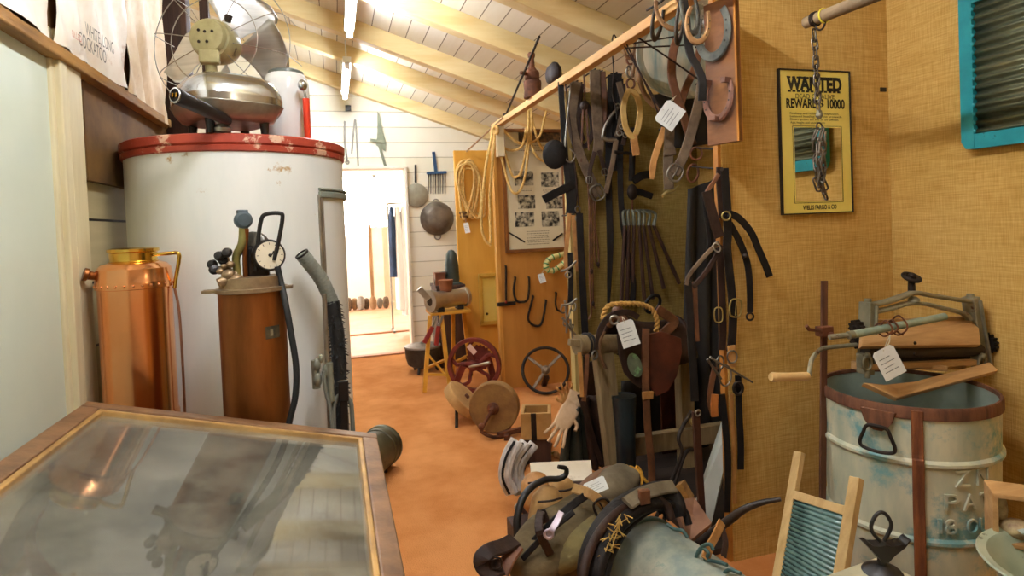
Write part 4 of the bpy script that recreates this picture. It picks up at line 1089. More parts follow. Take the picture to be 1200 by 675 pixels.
# ---- things at the bottom right
zt2 = .52
tbl = thing('painted_box', 'pale painted box in front of the zinc tub at the bottom edge', 'box', (1.52, 1.16, 0))
ca, cb, cd = PZ(990, 672, zt2), PZ(1028, 658, zt2), PZ(1060, 676, zt2)
bx_ = MB()
TBX = frame(V((cb.x, cb.y, 0)), (ca - cb), V((0, 0, 1)).cross(cb - ca))
l1 = .5; 
m_palegreen = mat('pale_green_enamel', '8f9c84', 'b3b79a', rough=.4, scale=5, spots='4a4a36', sscale=9, sth=.64)
yv = TBX.to_3x3() @ V((0, 1, 0))
sgn2 = 1 if yv.y < 0 else -1
bx_.box((.2, .15 * sgn2, zt2 / 2 * (1 if (TBX.to_3x3() @ V((0, 0, 1))).z > 0 else -1)), (.4, .3, zt2), TBX)
bx_.build('carcass', m_palegreen, tbl, bev=.004)
lid_ = MB().box((.2, .15 * sgn2, zt2 * (1 if (TBX.to_3x3() @ V((0, 0, 1))).z > 0 else -1)), (.41, .31, .016), TBX)
lid_.build('lid', mat('weathered_cream_paint', 'a3a084', 'c4bd9c', rough=.5, scale=6, spots='5a4a32', sscale=7, sth=.6), tbl, bev=.004)
# black cast iron stand with loop handle
io = PZ(1034, 670, zt2 + .009)
st = thing('iron_stand', 'small black cast iron stand with a loop handle by the zinc tub', 'iron stand', io)
loopc = [(-.004, .075), (-.02, .095), (-.024, .113), (-.014, .135), (0, .145), (.014, .138), (.024, .118), (.02, .1), (.006, .075)]
MB().tube([io + RC * u + V((0, 0, z)) for u, z in loopc], .0045, 8).build('loop_handle', m_black, st)
pl_ = [(-.062, .086), (-.05, .075), (-.04, .076), (-.03, .07), (-.012, .07), (0, .073), (.012, .069), (.028, .071), (.038, .074), (.046, .073), (.052, .082), (.06, .086), (.045, .066), (.02, .046), (.006, .03), (-.008, .03), (-.022, .046), (-.045, .07)]
MB(frame(io, RC, (0, 0, 1))).prism(pl_, .03).build('bowl', m_black, st, bev=.003)
MB(TR(io)).lathe([(.045, 0), (.04, .006), (.012, .02), (.01, .036)], 20).build('foot', m_black, st)
# enamel basin and star box at the right edge
zb2 = .56
bc = PZ(1268, 668, zb2)
bs = thing('enamel_basin', 'pale green enamel basin at the bottom right corner', 'basin', (bc.x, bc.y, 0))
MB(TR((bc.x, bc.y, zb2))).lathe([(.1, -.12), (.13, -.11), (.17, -.01), (.19, .0), (.193, .004), (.19, .008), (.172, .004), (.165, -.004), (.12, -.1), (.001, -.105)], 48).build('bowl', m_palegreen, bs)
MB(TR((bc.x, bc.y, 0))).lathe([(.17, 0), (.16, .02), (.11, zb2 - .13), (.105, zb2 - .118)], 32).build('pedestal', mat('dark_green_paint', '23342e', '3b4f46', rough=.5, scale=5), bs)
sc = PY(1206, 612, bc.y + .14)
sb_ = thing('framed_ornament', 'small open wooden frame with a pale metal star at the right edge', 'ornament', (sc.x, sc.y, zb2 - .1))
fw_dir = V((sc.x - EYE.x, sc.y - EYE.y, 0)).normalized()
TS = frame(sc, fw_dir.cross(V((0, 0, 1))) + fw_dir * .25, (0, 0, 1))
fr2 = MB(TS)
hw, hh_ = .07, .062
fr2.box((-hw, 0, -.03), (.012, 2 * hh_, .09)).box((hw, 0, -.03), (.012, 2 * hh_, .09)).box((0, hh_, -.03), (2 * hw + .012, .012, .09)).box((0, -hh_, -.03), (2 * hw + .012, .012, .09))
fr2.build('frame', m_mwood, sb_, bev=.002)
stp = [((.062 if i % 2 == 0 else .026) * math.sin(PI * i / 5), (.062 if i % 2 == 0 else .026) * math.cos(PI * i / 5)) for i in range(10)]
MB(TS @ TR((.02, -.015, .02), 20, 25, 10)).prism(stp, .012).build('star', mat('pale_zinc_star', '9fb0aa', 'c2ccc4', rough=.4, metal=.4, scale=8), sb_, bev=.002)
MB(TS).ball((-.02, -.03, -.02), (.04, .025, .03), 14, 10).ball((-.05, .01, -.04), (.018, .04, .02), 12, 8).build('stuffing', mat('mixed_scraps', '7a5a40', 'c9b78a', scale=30), sb_)
# ================================================================ THE BAYS: far end first
m_rope = mat('cream_rope', 'c79a4a', 'e6c27a', rough=.85, scale=40, bump=.4, bscale=120)
m_rope_y = mat('yellow_rope', 'b98420', 'd9a93c', rough=.8, scale=60, bump=.3)
m_stone = mat('sandstone', 'a67c46', 'c49a60', rough=.9, scale=8, bump=.3, bscale=80)
m_stone2 = mat('dark_sandstone', '7d5a30', '9c763f', rough=.9, scale=8, bump=.3, bscale=80)
m_redcast = mat('red_cast_iron', '5e1a12', '86301f', rough=.55, metal=.1, scale=9, bump=.2)
m_yellowleg = mat('yellow_painted_wood', 'c98d22', 'e0a838', rough=.5, scale=6)
m_tin = mat('tinned_metal', 'a9a294', 'c9c3b4', rough=.3, metal=.9, scale=6)
m_greenmach = mat('dark_green_enamel', '26302c', '44504a', rough=.4, scale=6)
m_pot = mat('sooty_iron', '2c2824', '4a4540', rough=.55, metal=.5, scale=9, bump=.2)

def hang_tool(name, label, cat, loc): return thing(name, label, cat, loc)
YW = YB - .006
# ---- on the back wall
p = PY(488, 229, YW)
sv = thing('flat_skimmer', 'round grey skimmer with short handle hung beside the doorway', 'skimmer', p)
MB(axis(p, (0, -1, 0))).lathe([(.13, 0), (.135, .012), (.12, .02), (.001, .016)], 32).build('disc', mat('dull_tin', '8c8876', 'aaa690', rough=.5, metal=.4, scale=9), sv)
MB().bar(PY(487, 214, YW), PY(487, 193, YW), .022, .014, (0, 1, 0)).build('handle', m_iron, sv)
p = PY(511, 203, YW)
rk = thing('blue_fork', 'blue many-tined fork head with short handle on the white far wall', 'fork', p)
m_bluep = mat('blue_paint', '1d3c5a', '2f5478', rough=.5, scale=6)
MB().bar(PY(508, 178, YW), PY(511, 202, YW), .035, .02, (0, 1, 0)).build('handle', m_bluep, rk)
MB().bar(PY(500, 203, YW), PY(523, 202, YW), .045, .03, (0, 0, 1)).build('head', m_bluep, rk)
for i in range(8):
    MB().rod(PY(502 + 2.8 * i, 204, YW), PY(502 + 2.8 * i, 227, YW), .007, 6, .004).build('tine', m_iron, rk)
p = PY(512, 256, YW)
pn = thing('round_pan', 'dark round metal pan with ring handles hanging under the blue fork', 'pan', p)
MB(axis(p, (0, -1, 0))).lathe([(.19, 0), (.195, .01), (.13, .1), (.12, .105), (.001, .1)], 36).build('bowl', mat('stained_pan', '5a5044', '8a7f70', rough=.45, metal=.6, scale=6), pn)
for px, py in ((511, 237), (513, 277)):
    MB().torus(axis(PY(px, py, YW), (0, 1, 0)), .035, .007, 16, 6).build('ring_handle', m_steel, pn)
def thin_tool(pts, r, name, label, cat, m, extra=None):
    q = [PY(a, b, YW) for a, b in pts]; t = thing(name, label, cat, q[-1])
    MB().tube(q, r, 8).build('shaft', m, t)
    if extra: extra(t, q)
    return t
thin_tool([(404, 142), (404, 165), (407, 190)], .011, 'long_skewer', 'thin pale skewer hanging above the left side of the doorway', 'skewer', m_steel,
          lambda t, q: MB().torus(axis(q[-1], (0, 1, 0)), .02, .006, 12, 6).build('eye', m_steel, t))
thin_tool([(412, 180), (416, 140), (418, 165), (420, 196)], .009, 'bent_rod', 'bent thin rod with spread foot hanging over the doorway', 'rod', m_steel,
          lambda t, q: MB().bar(q[-1] + V((-.05, 0, 0)), q[-1] + V((.05, 0, 0)), .02, .015).build('foot', m_iron, t))
p = PY(446, 165, YW)
tp = thing('steel_trap', 'long green-grey steel jaw trap hung on the wall above the doorway', 'trap', p)
m_trap = mat('greenish_steel', '6d725e', '8f937c', rough=.5, metal=.5, scale=9)
MB(frame(p, (1, 0, 0), (0, 0, 1))).prism([(-.02, .32), (.0, .3), (.03, .1), (.06, -.02), (.05, -.12), (.02, -.1), (-.05, -.05), (-.03, .1)], .02).build('spring', m_trap, tp)
MB().bar(PY(445, 172, YW), PY(452, 196, YW), .03, .02, (0, 1, 0)).build('arm', m_trap, tp)
MB().bar(PY(434, 164, YW - .02), PY(450, 166, YW - .02), .03, .015, (0, 1, 0)).build('crossbar', m_trap, tp)
p = PY(408, 127, YW); tag(MB().box(p, (.06, .05, .06)).build('junction_box', m_black), 'small black electrical box high on the far wall under the lamp', 'junction box')

# ---- through the doorway
m_cloth = mat('white_cloth', 'ececf0', 'f8f8fa', rough=.9, scale=3)
hb_ = [PY(452, 240, 8.6), PY(486, 236, 8.2)]
rail_y = 8.4
cr = thing('garment_rail', 'pale garment rail just inside the far doorway', 'rail', (PY(470, 300, rail_y).x, rail_y, 0))
xa_, xb_ = PY(454, 240, rail_y).x, PY(500, 240, rail_y).x
zr_ = PY(470, 238, rail_y).z
r_ = MB().rod((xa_, rail_y, zr_), (xb_, rail_y, zr_), .015, 10)
r_.build('bar', m_steel, cr)
for x in (xa_, xb_):
    MB().rod((x, rail_y, 0), (x, rail_y, zr_), .014, 10).build('post', m_steel, cr)
    MB().bar((x, rail_y - .2, .015), (x, rail_y + .2, .015), .03, .03).build('foot', m_steel, cr)
def garment(px, w, zlo, m, label, ph):
    x = PY(px, 260, rail_y).x
    t = thing('hanging_garment', label, 'garment', (x, rail_y, zlo), 'garments on the far rail')
    def fn(u, v):
        a_ = 2 * PI * u; ww = w * (.55 + .45 * min(1, v * 3)) * (1 + .06 * math.sin(6 * a_ + ph))
        return V((x + ww * .24 * math.cos(a_) * (1 + .15 * v), rail_y + ww * math.sin(a_) * .5 , zr_ - .05 - (zr_ - .05 - zlo) * v))
    MB().grid(fn, 28, 10, cu=True).build('cloth', m, t)
    MB().tube([(x, rail_y, zr_ - .05), (x, rail_y, zr_ - .01), (x + .02, rail_y, zr_ + .018), (x - .015, rail_y, zr_ + .03)], .005, 6).build('hanger_hook', m_steel, t)
garment(459, .2, .75, mat('navy_cloth', '20304a', '33486a', rough=.9, scale=4), 'navy garment at the left end of the far rail', 0)
garment(466, .26, .3, m_cloth, 'white coat beside the navy garment on the far rail', 1)
garment(473, .26, .22, m_cloth, 'white coat in the middle of the far rail', 2)
garment(480, .26, .26, m_cloth, 'white coat nearest the right jamb on the far rail', 3)
ys = 11.6
a_, b_, c_, d_ = PY(434, 266, ys), PY(460, 266, ys), PY(462, 345, ys), PY(436, 345, ys)
scn = thing('folding_screen', 'cream folding screen standing at the back of the bright next room', 'screen', (PY(448, 340, ys).x, ys, 0))
x0_, x1_ = a_.x, b_.x
m_scr = mat('cream_screen', 'e6d2b4', 'f0e2ca', rough=.8, scale=3)
MB().slab([(x0_, ys, 0.02), ((x0_ + x1_) / 2, ys - .1, 0.02), ((x0_ + x1_) / 2, ys - .1, a_.z), (x0_, ys, a_.z)], .03).build('leaf', m_scr, scn)
MB().slab([((x0_ + x1_) / 2, ys - .1, 0.02), (x1_, ys, 0.02), (x1_, ys, a_.z), ((x0_ + x1_) / 2, ys - .1, a_.z)], .03).build('leaf', m_scr, scn)
MB().bar((x0_ - .02, ys, 0), (x0_ - .02, ys, a_.z + .05), .04, .05).build('frame_post', m_wood, scn)
for i, (px, py, r) in enumerate(((408, 343, .062), (415, 345, .056), (422, 342, .066), (429, 346, .052), (437, 348, .06), (445, 348, .05), (452, 349, .056))):
    q = PY(px, py, 10.9 + .1 * (i % 2)); 
    mm_ = [m_leather_g, mat('brown_sacking', '8a6a4a', 'a98a66', rough=.9, scale=6), mat('grey_sacking', '8c8880', 'aaa69c', rough=.9, scale=6)][i % 3]
    b__ = MB()
    def fn(u, v, q=q, r=r, i=i):
        th = PI * v; rr = r * (math.sin(th) ** .6) * (1 + .1 * math.sin(5 * 2 * PI * u + i)); return V((q.x + rr * math.cos(2 * PI * u), q.y + rr * math.sin(2 * PI * u), r * 1.9 * (1 - math.cos(th))))
    tag(b__.grid(fn, 18, 10, cu=True).build('sack', mm_), ['dark sack at the left end of the heap in the next room', 'brown sack second from the left in the far heap', 'grey sack third from the left in the far heap', 'dark low sack in the middle of the far heap', 'brown sack in front of the cream screen', 'small grey sack in front of the cream screen', 'dark sack at the right end of the far heap'][i], 'sack', 'sacks at the back of the next room')

# ---- black pot
pc_ = PZ(495, 440, 0); pcx, pcy = PY(496, 420, 5.85).x, 5.85
pt = thing('cast_iron_pot', 'squat dark cast iron pot with lid beside the yellow stool', 'pot', (pcx, pcy, 0))
MB(TR((pcx, pcy, .05))).lathe([(.1, 0), (.15, .03), (.17, .1), (.175, .19), (.18, .2)], 36).build('bowl', m_pot, pt)
MB(TR((pcx, pcy, .245))).lathe([(.182, 0), (.178, .015), (.1, .03), (.02, .035), (.018, .05), (.001, .052)], 36).build('lid', mat('pot_lid_metal', '6d665e', '8c857c', rough=.4, metal=.7, scale=8), pt)
for k in range(3):
    a_ = k * 2 * PI / 3 + 4.2; MB().rod((pcx + .11 * math.cos(a_), pcy + .11 * math.sin(a_), .07), (pcx + .14 * math.cos(a_), pcy + .14 * math.sin(a_), 0), .014, 8).build('leg', m_pot, pt)

# ---- dark cupboard with machine on it
cx0, cy0 = 1.08, 6.08
cb_ = thing('dark_cupboard', 'low dark cupboard behind the yellow stool', 'cupboard', (cx0, cy0, 0))
MB().box((cx0, cy0, .42), (.28, .36, .76)).build('carcass', m_darkwood, cb_, bev=.004)
MB().box((cx0, cy0, .81), (.3, .38, .03)).build('top', m_darkwood, cb_, bev=.004)
for dx in (-.068, .068):
    d_ = MB().box((cx0 + dx, cy0 - .185, .42), (.128, .015, .68)).build('door', m_darkwood, cb_, bev=.003)
for dx in (-.12, .12):
    for dy in (-.15, .15): MB().box((cx0 + dx, cy0 + dy, .02), (.04, .04, .04)).build('leg', m_darkwood, cb_)
mc = thing('green_machine', 'dark green bench machine with curved bracket on the cupboard by the yellow board', 'machine', (1.12, 6.02, .825))
q = PY(530, 330, 6.02); zq = .825
MB().lathe([(.07, 0), (.075, .05), (.07, .2), (.055, .3), (.03, .34), (.001, .35)], 24, TR((q.x, 6.02, zq))).build('housing', m_greenmach, mc)
MB().torus(axis(PY(520, 330, 5.97), (.2, -1, 0)), .09, .012, 24, 8, 0, 250).build('bracket', m_greenmach, mc)
MB().box((q.x - .03, 6.0, zq + .01), (.2, .16, .02)).build('base', m_greenmach, mc, bev=.004)
bx2 = tag(MB().box((.985, 5.98, .825 + .06), (.1, .12, .12)).box((.985, 5.98, .825 + .123), (.11, .13, .01)).build('tin_box', mat('dark_brown_tin', '6a3a22', '8a5232', rough=.5, scale=8)), 'small brown tin box on the cupboard left of the green machine', 'box')

# ---- yellow stool and grinder
YS = 5.3
def Q(px, py, d=0): return PY(px, py, YS + d)
zs_ = Q(520, 366).z
fl = lambda px, py, d: V((Q(px, py, d).x, YS + d, 0))
stl = thing('yellow_stool', 'yellow wooden stool with splayed legs carrying a metal grinder', 'stool', (Q(515, 440).x, YS, 0))
legs = [(Q(504, 370, -.12), fl(497, 450, -.2)), (Q(517, 371, -.14), fl(527, 452, -.22)), (Q(531, 369, .12), fl(531, 440, .2)), (Q(543, 366, .1), fl(552, 440, .18))]
for a_, b_ in legs: MB().bar(V((a_.x, a_.y, zs_)), b_, .035, .03, (0, 1, 0)).build('leg', m_yellowleg, stl, bev=.002)
def onleg(i, z):
    a_, b_ = legs[i]; a_ = V((a_.x, a_.y, zs_)); return b_.lerp(a_, z / zs_)
MB().bar(onleg(0, .15), onleg(1, .13), .03, .02).build('rung', m_yellowleg, stl)
MB().bar(onleg(0, .32), onleg(1, .1), .025, .016).build('brace', m_yellowleg, stl)
MB().bar(onleg(1, .2), onleg(3, .2), .03, .02).build('rung', m_yellowleg, stl)
MB().bar(onleg(0, .2), onleg(2, .2), .03, .02).build('rung', m_yellowleg, stl)
ctr = (Q(505, 366).x + Q(545, 366).x) / 2
MB().box((ctr, YS, zs_ + .012), (.36, .32, .025)).build('seat', m_yellowleg, stl, bev=.003)
gr = thing('metal_grinder', 'tinned metal grinder barrel lying on the yellow stool', 'grinder', (ctr, YS, zs_ + .025))
ga_, gb_ = V((Q(505, 357, -.14).x, YS - .14, zs_ + .125)), V((Q(546, 352, .02).x, YS + .02, zs_ + .125))
gd2 = gb_ - ga_; GL = gd2.length
MB(axis(ga_, gd2)).lathe([(.06, .02), (.085, .022), (.085, .04), (.078, .045), (.078, GL - .03), (.09, GL - .028), (.09, GL)], 32).build('barrel', m_tin, gr)
part(MB(axis(ga_, gd2)).lathe([(.04, -.012), (.095, -.01), (.095, .02), (.06, .022)], 32).build('flange', m_tin, gr), 'round tinned flange')
part(MB(axis(ga_, gd2)).lathe([(.001, -.0135), (.042, -.013)], 24, cap=False).build('mouth', m_iron, gr), 'dark mouth of the barrel')
MB(TR(((ga_.x + gb_.x) / 2 - .02, (ga_.y + gb_.y) / 2, zs_ + .19))).lathe([(.05, 0), (.055, .02), (.065, .1), (.068, .105)], 24).build('hopper', mat('reddish_wood', '7a4426', '9a5c36', rough=.5, scale=8), gr)
for k in (.25, .8):
    q = ga_ + gd2 * k; MB().box((q.x, q.y, zs_ + .042), (.06, .12, .04)).build('foot', m_iron, gr, bev=.003)
MB().bar(ga_ + V((-.02, -.02, .02)), ga_ + V((-.1, -.02, .12)), .05, .02, (0, 1, 0)).build('chute', m_tin, gr)
sh = thing('red_handled_shears', 'red handled shears hanging on the front of the yellow stool', 'shears', Q(508, 398, -.2))
for a_, b_ in (((507, 383), (497, 402)), ((514, 382), (511, 405))):
    MB().bar(Q(*a_, -.19), Q(*b_, -.2), .04, .02, (0, 1, 0)).build('handle', mat('red_grip', '7e1c14', 'a02c20', rough=.5, scale=8), sh, bev=.006)
    q0_, q1_ = Q(*a_, -.19), Q(a_[0] + 5, a_[1] - 12, -.17)
    MB().bar(q0_, V((q1_.x, q1_.y, min(q1_.z, zs_ - .005))), .02, .012, (0, 1, 0)).build('blade', m_steel, sh)

# ---- red flywheel machine
YF = 4.84
wc = PY(556, 434, YF); wr_ = .225
wc.z = wr_ + .025
fw_ = thing('red_flywheel', 'dark red spoked flywheel machine on the carpet beside the brown board', 'flywheel', (wc.x, wc.y, 0))
wn = V((-.45, -.9, .06)).normalized(); TW = axis(wc, wn)
MB(TW).lathe([(wr_ - .03, -.03), (wr_, -.03), (wr_ + .004, 0), (wr_, .03), (wr_ - .03, .03), (wr_ - .034, 0), (wr_ - .03, -.03)], 48, cap=False).build('rim', m_redcast, fw_)
MB(TW).lathe([(.045, -.05), (.045, .05), (.025, .055), (.025, .09)], 20).build('hub', m_redcast, fw_)
for k in range(5):
    a_ = k * 2 * PI / 5 + .3
    MB().strap([TW @ V((r * math.cos(a_ + w), r * math.sin(a_ + w), 0)) for r, w in ((.04, 0), (.09, .25), (.15, .3), (wr_ - .02, .05))], .03, .02, wn).build('spoke', m_redcast, fw_)
gm_ = MB(TW); pts = []
for i in range(80):
    rr = .11 if (i // 2) % 2 else .098; a_ = 2 * PI * i / 80; pts.append((rr * math.cos(a_), rr * math.sin(a_)))
gm_.prism([(x, y) for x, y in pts], .02, TR((.03, .05, -.06)))
gm_.build('gear', m_redcast, fw_)
MB().rod(TW @ V((-.02, .0, .08)), TW @ V((.16, .04, .12)), .013, 10).build('crank_shaft', m_tin, fw_)
MB().bar(PY(549, 405, YF - .06), PY(557, 414, YF - .09), .04, .02, (0, 1, 0)).build('label_plate', mat('pale_pink_plate', 'cfa08c', 'dab4a2', rough=.6), fw_)
for s_ in (-1, 1):
    MB().bar(wc + wn * -.07 + V((.12 * s_, .03 * s_, -.0)), V((wc.x + .2 * s_, wc.y + .08, 0)), .05, .04, (0, 1, 0)).build('frame_leg', m_redcast, fw_)
MB().bar(wc + wn * -.07 + V((-.13, 0, 0)), wc + wn * -.07 + V((.13, 0, 0)), .05, .04).build('frame_bar', m_redcast, fw_)

# ---- grindstones
g1 = PY(543, 469, 4.25); g1n = (RC * .62 + UC * .72 + V((0, -.1, 0))).normalized()
gs = thing('grindstone', 'pale grindstone tipped on edge in front of the red flywheel', 'grindstone', (g1.x, g1.y, 0))
MB(axis(g1, g1n)).lathe([(.02, -.035), (.155, -.035), (.16, -.028), (.16, .028), (.155, .035), (.02, .035)], 40).build('stone', m_stone, gs)
MB(axis(g1, g1n)).lathe([(.019, -.05), (.019, .05)], 12).build('axle', m_rust, gs)
MB().rod(g1 + g1n * -.03 + RC * -.03, V((PY(535, 498, 4.1).x, 4.1, 0.0)), .012, 8).build('prop', m_iron, gs)
YG = 3.92
g2 = PY(580, 488, YG); g2.z = .172; g2n = V((-.42, -.9, .02)).normalized()
gt = thing('grindstone', 'brown grindstone with iron crank standing on the edge of the carpet', 'grindstone', (g2.x, g2.y, 0))
T2 = axis(g2, g2n)
MB(T2).lathe([(.02, -.045), (.163, -.045), (.17, -.036), (.17, .036), (.163, .045), (.02, .045)], 44).build('stone', m_stone2, gt)
MB(T2).lathe([(.04, .04), (.042, .056), (.02, .07), (.016, .13), (.001, .131)], 18).build('axle', m_rust, gt)
ca_ = T2 @ V((0, 0, .12))
MB().tube([ca_, PY(565, 502, YG - .14), PY(567, 508, YG - .15), PY(578, 512, YG - .15), PY(590, 512, YG - .13), PY(598, 516, YG - .1)], .011, 8).ball(PY(564, 500, YG - .14), .022, 10, 8).build('crank', m_rust, gt)
MB().bar(V((g2.x - .02, g2.y - .13, .02)), V((g2.x + .16, g2.y - .16, .05)), .03, .03).bar(V((g2.x + .02, g2.y - .2, .015)), V((g2.x + .1, g2.y + .02, .015)), .03, .03).build('cradle', m_rust, gt)

# ---- iron wheel leaning on the brown board
ic = PY(640, 452, 4.66); ir = .19; inn = V((-.25, -.86, .46)).normalized()
ic.z = ir * .88 + .02
iw = thing('iron_flywheel', 'dark spoked iron hand wheel leaning against the brown board', 'wheel', (ic.x, ic.y, 0))
TI = axis(ic, inn)
MB(TI).torus(M.Identity(4), ir, .013, 40, 10).build('rim', m_iron, iw)
MB(TI).lathe([(.03, -.02), (.036, -.01), (.036, .015), (.015, .03), (.001, .03)], 20).build('hub', mat('grey_brown_hub', '6b5a48', '8c7a64', rough=.5, metal=.5, scale=9), iw)
xi = TI.to_3x3().inverted() @ RC; zi = TI.to_3x3().inverted() @ UC
for deg in (48, 140, 238):
    d_ = (xi * math.cos(math.radians(deg)) + zi * math.sin(math.radians(deg))); d_.z = 0; d_.normalize()
    MB().strap([TI @ (d_ * .02), TI @ (d_ * (ir - .005))], .026, .012, inn).build('spoke', MATS['grey_brown_hub'], iw)
MB().bar(ic + V((.03, .06, -ir * .4)), V((ic.x + .05, Y3 - .03, 0)), .04, .03).build('prop', m_darkwood, iw)
card_tag(628, 479, 4.38, .07, .06, 6, 'white card leaning at the foot of the dark iron wheel')

# ---- framed photographs on the brown board
YD = Y3 - .012
fa, fb_, fcn, fdn = PY(591, 152, YD), PY(662, 151, YD), PY(662, 296, YD), PY(588, 294, YD)
x0_, x1_ = (fa.x + fdn.x) / 2, (fb_.x + fcn.x) / 2; z1_, z0_ = (fa.z + fb_.z) / 2, (fcn.z + fdn.z) / 2
dw, dh = x1_ - x0_, z1_ - z0_
dp = thing('framed_photographs', 'brown framed display of six black and white photographs on the brown board', 'picture frame', ((x0_ + x1_) / 2, YD, z0_))
TD = TR(((x0_ + x1_) / 2, YD, z0_), 90, 0, 0)
MB(TD).box((0, dh / 2, .0), (dw - .02, dh - .02, .012)).build('mount', mat('cream_mount', 'd5c8a4', 'e2d7b8', rough=.6, scale=3), dp)
f_ = MB(TD); b_ = .028
for c_, d_ in (((0, dh - b_ / 2, .006), (dw, b_, .035)), ((0, b_ / 2, .006), (dw, b_, .035)), ((-dw / 2 + b_ / 2, dh / 2, .006), (b_, dh - 2 * b_, .035)), ((dw / 2 - b_ / 2, dh / 2, .006), (b_, dh - 2 * b_, .035))): f_.box(c_, d_)
f_.build('frame', mat('picture_frame_wood', '6a3c18', '8f5824', rough=.45, scale=6), dp, bev=.003)
gx = lambda px: (px - 625) / 72.5 * dw
gy = lambda py: (295 - py) / 144 * dh
m_phot = mat('monochrome_photograph', '16130f', 'cbbfa2', rough=.4, scale=26, lo=.42, hi=.62)
for a_ in ((602, 200, 624, 217), (633, 202, 654, 219), (605, 228, 625, 244), (638, 231, 659, 245), (601, 248, 623, 265), (632, 248, 653, 266)):
    MB(TD).box((gx((a_[0] + a_[2]) / 2), gy((a_[1] + a_[3]) / 2), .007), (gx(a_[2]) - gx(a_[0]), gy(a_[1]) - gy(a_[3]), .002)).build('photograph', m_phot, dp)
part(MB(TD).box((gx(633), gy(159), .007), (gx(656) - gx(607), gy(150.5) - gy(165), .002)).build('title_panel', mat('dark_title_print', '2a1c10', '6b4a26', rough=.5, scale=30, lo=.45, hi=.6), dp), 'dark printed title strip')
tx = MB(TD)
def lines(xa_, xb_, ya_, yb_, n):
    for i in range(n):
        y = ya_ + (yb_ - ya_) * i / max(n - 1, 1); x = xa_ + rnd.uniform(0, 2)
        while x < xb_ - 1:
            w_ = rnd.uniform(1, 3.2); w_ = min(w_, xb_ - x); tx.box((gx(x + w_ / 2), gy(y), .0068), (gx(x + w_) - gx(x), .006, .0008)); x += w_ + .7
lines(613, 640, 271, 286, 7); lines(603, 650, 170, 176, 3); lines(604, 622, 221, 223, 2); lines(634, 652, 223, 225, 2)
tx.build('caption_text', mat('caption_ink', '8a7f68'), dp)
kn_ = MB().bar(TD @ V((gx(593), gy(271), .01)), TD @ V((gx(611), gy(283), .01)), .012, .006, (0, 1, 0)).build('mounted_spur', m_iron, dp)
MB().bar(TD @ V((gx(644), gy(283), .01)), TD @ V((gx(656), gy(275), .01)), .014, .006, (0, 1, 0)).build('mounted_spur', m_iron, dp)

# ---- iron hooks on the brown board
def hook(pts, r, label, extra=None):
    q = [PY(a, b, Y3 - .025) for a, b in pts]
    t = thing('iron_hook', label, 'hook', q[len(q) // 2], 'iron hooks on the brown board')
    MB().tube(q, r, 8).build('bar', m_iron, t)
    for e_ in (q[0], q[-1]): MB().rod(e_, e_ + V((0, .027, 0)), r * .8, 6).build('nail', m_iron, t)
    if extra: extra(t)
def tx_(t): 
    MB().bar(PY(583, 357, Y3 - .025), PY(604, 355, Y3 - .025), .028, .03).build('crossbar', m_iron, t)
    part(MB().ball(PY(593, 354, Y3 - .045), .012, 8, 6).build('red_bolt', mat('red_bolt_paint', '8a2a18', 'a43a22'), t), 'red bolt')
hook([(593, 312), (593, 335), (593, 356)], .01, 'iron T-shaped hook below the left of the picture frame', tx_)
hook([(604, 325), (602, 340), (605, 352), (612, 354), (618, 351), (620, 338), (620, 325)], .01, 'wide iron U hook second from the left on the brown board')
hook([(625, 347), (621, 362), (619, 374), (625, 381), (633, 381), (637, 370), (640, 352)], .01, 'deep tilted iron U hook hanging lowest on the brown board')
hook([(652, 343), (651, 355), (653, 363), (658, 365)], .009, 'small iron hook half hidden by the dangling bits')
# ---- striped handle with tag
sp_ = thing('striped_noseband', 'green and yellow striped padded strap under the picture frame', 'strap', PY(652, 308, Y3 - .1))
base = [(665, 297), (655, 299), (645, 303), (640, 309), (641, 315), (648, 317), (656, 312), (667, 302)]
qs = smooth_path([PY(a, b, Y3 - .1) for a, b in base], 6)
MB().tube(qs, .022, 10, k=1).build('padding', mat('pale_yellow_wool', 'cdbd74', 'ded296', rough=.9, scale=20), sp_)
rg = MB()
for i in range(2, len(qs) - 2, 4): rg.torus(axis(qs[i], qs[i + 1] - qs[i - 1]), .0215, .006, 14, 6)
rg.build('stripe', mat('green_wool', '3f7d4a', '5f9c60', rough=.9, scale=20), sp_)
card_tag(635, 326, Y3 - .07, .055, .08, 18, 'small white tag hanging from the green and yellow strap', PY(642, 310, Y3 - .1))

# ---- yellow board: coil of rope, small door, strand
YY = Y4 - .05
cp_ = PY(551, 232, YY)
rc = thing('rope_coil', 'coil of tan rope with white tag hung on the yellow board', 'rope', cp_)
rb_ = MB()
for i, (cx_, cy_, rx, ry, tl) in enumerate(((549, 222, 17, 34, -8), (551, 222, 14, 32, -2), (546, 224, 12, 33, 4), (555, 226, 20, 30, -22), (550, 221, 10, 34, 0), (552, 224, 18, 33, -14))):
    pts = []
    for k in range(24):
        a_ = 2 * PI * k / 24; x, y = rx * math.sin(a_) * (.6 + .4 * (1 - math.cos(a_)) / 2 + .0), ry * math.cos(a_)
        # pear shape: narrow at the bottom
        s_ = (y + ry) / (2 * ry); x = rx * math.sin(a_) * (.35 + .65 * s_)
        c_, s2 = math.cos(math.radians(tl)), math.sin(math.radians(tl))
        pts.append(PY(cx_ + x * c_ + y * s2, cy_ - (y * c_ - x * s2), YY - .012 * (i % 3)))
    rb_.tube(pts, .0125, 8, closed=True, k=2)
rb_.build('coils', m_rope, rc)
MB().torus(axis(PY(543, 250, YY), (.2, .2, 1)), .035, .013, 16, 8).torus(axis(PY(544, 254, YY), (.2, .2, 1)), .035, .013, 16, 8).build('whipping', mat('dark_twine', '5e4322', '7c5a30', rough=.9, scale=30), rc)
card_tag(547, 267, YY - .03, .055, .11, 12, 'white tag hanging below the rope coil on the yellow board', PY(545, 252, YY - .03))
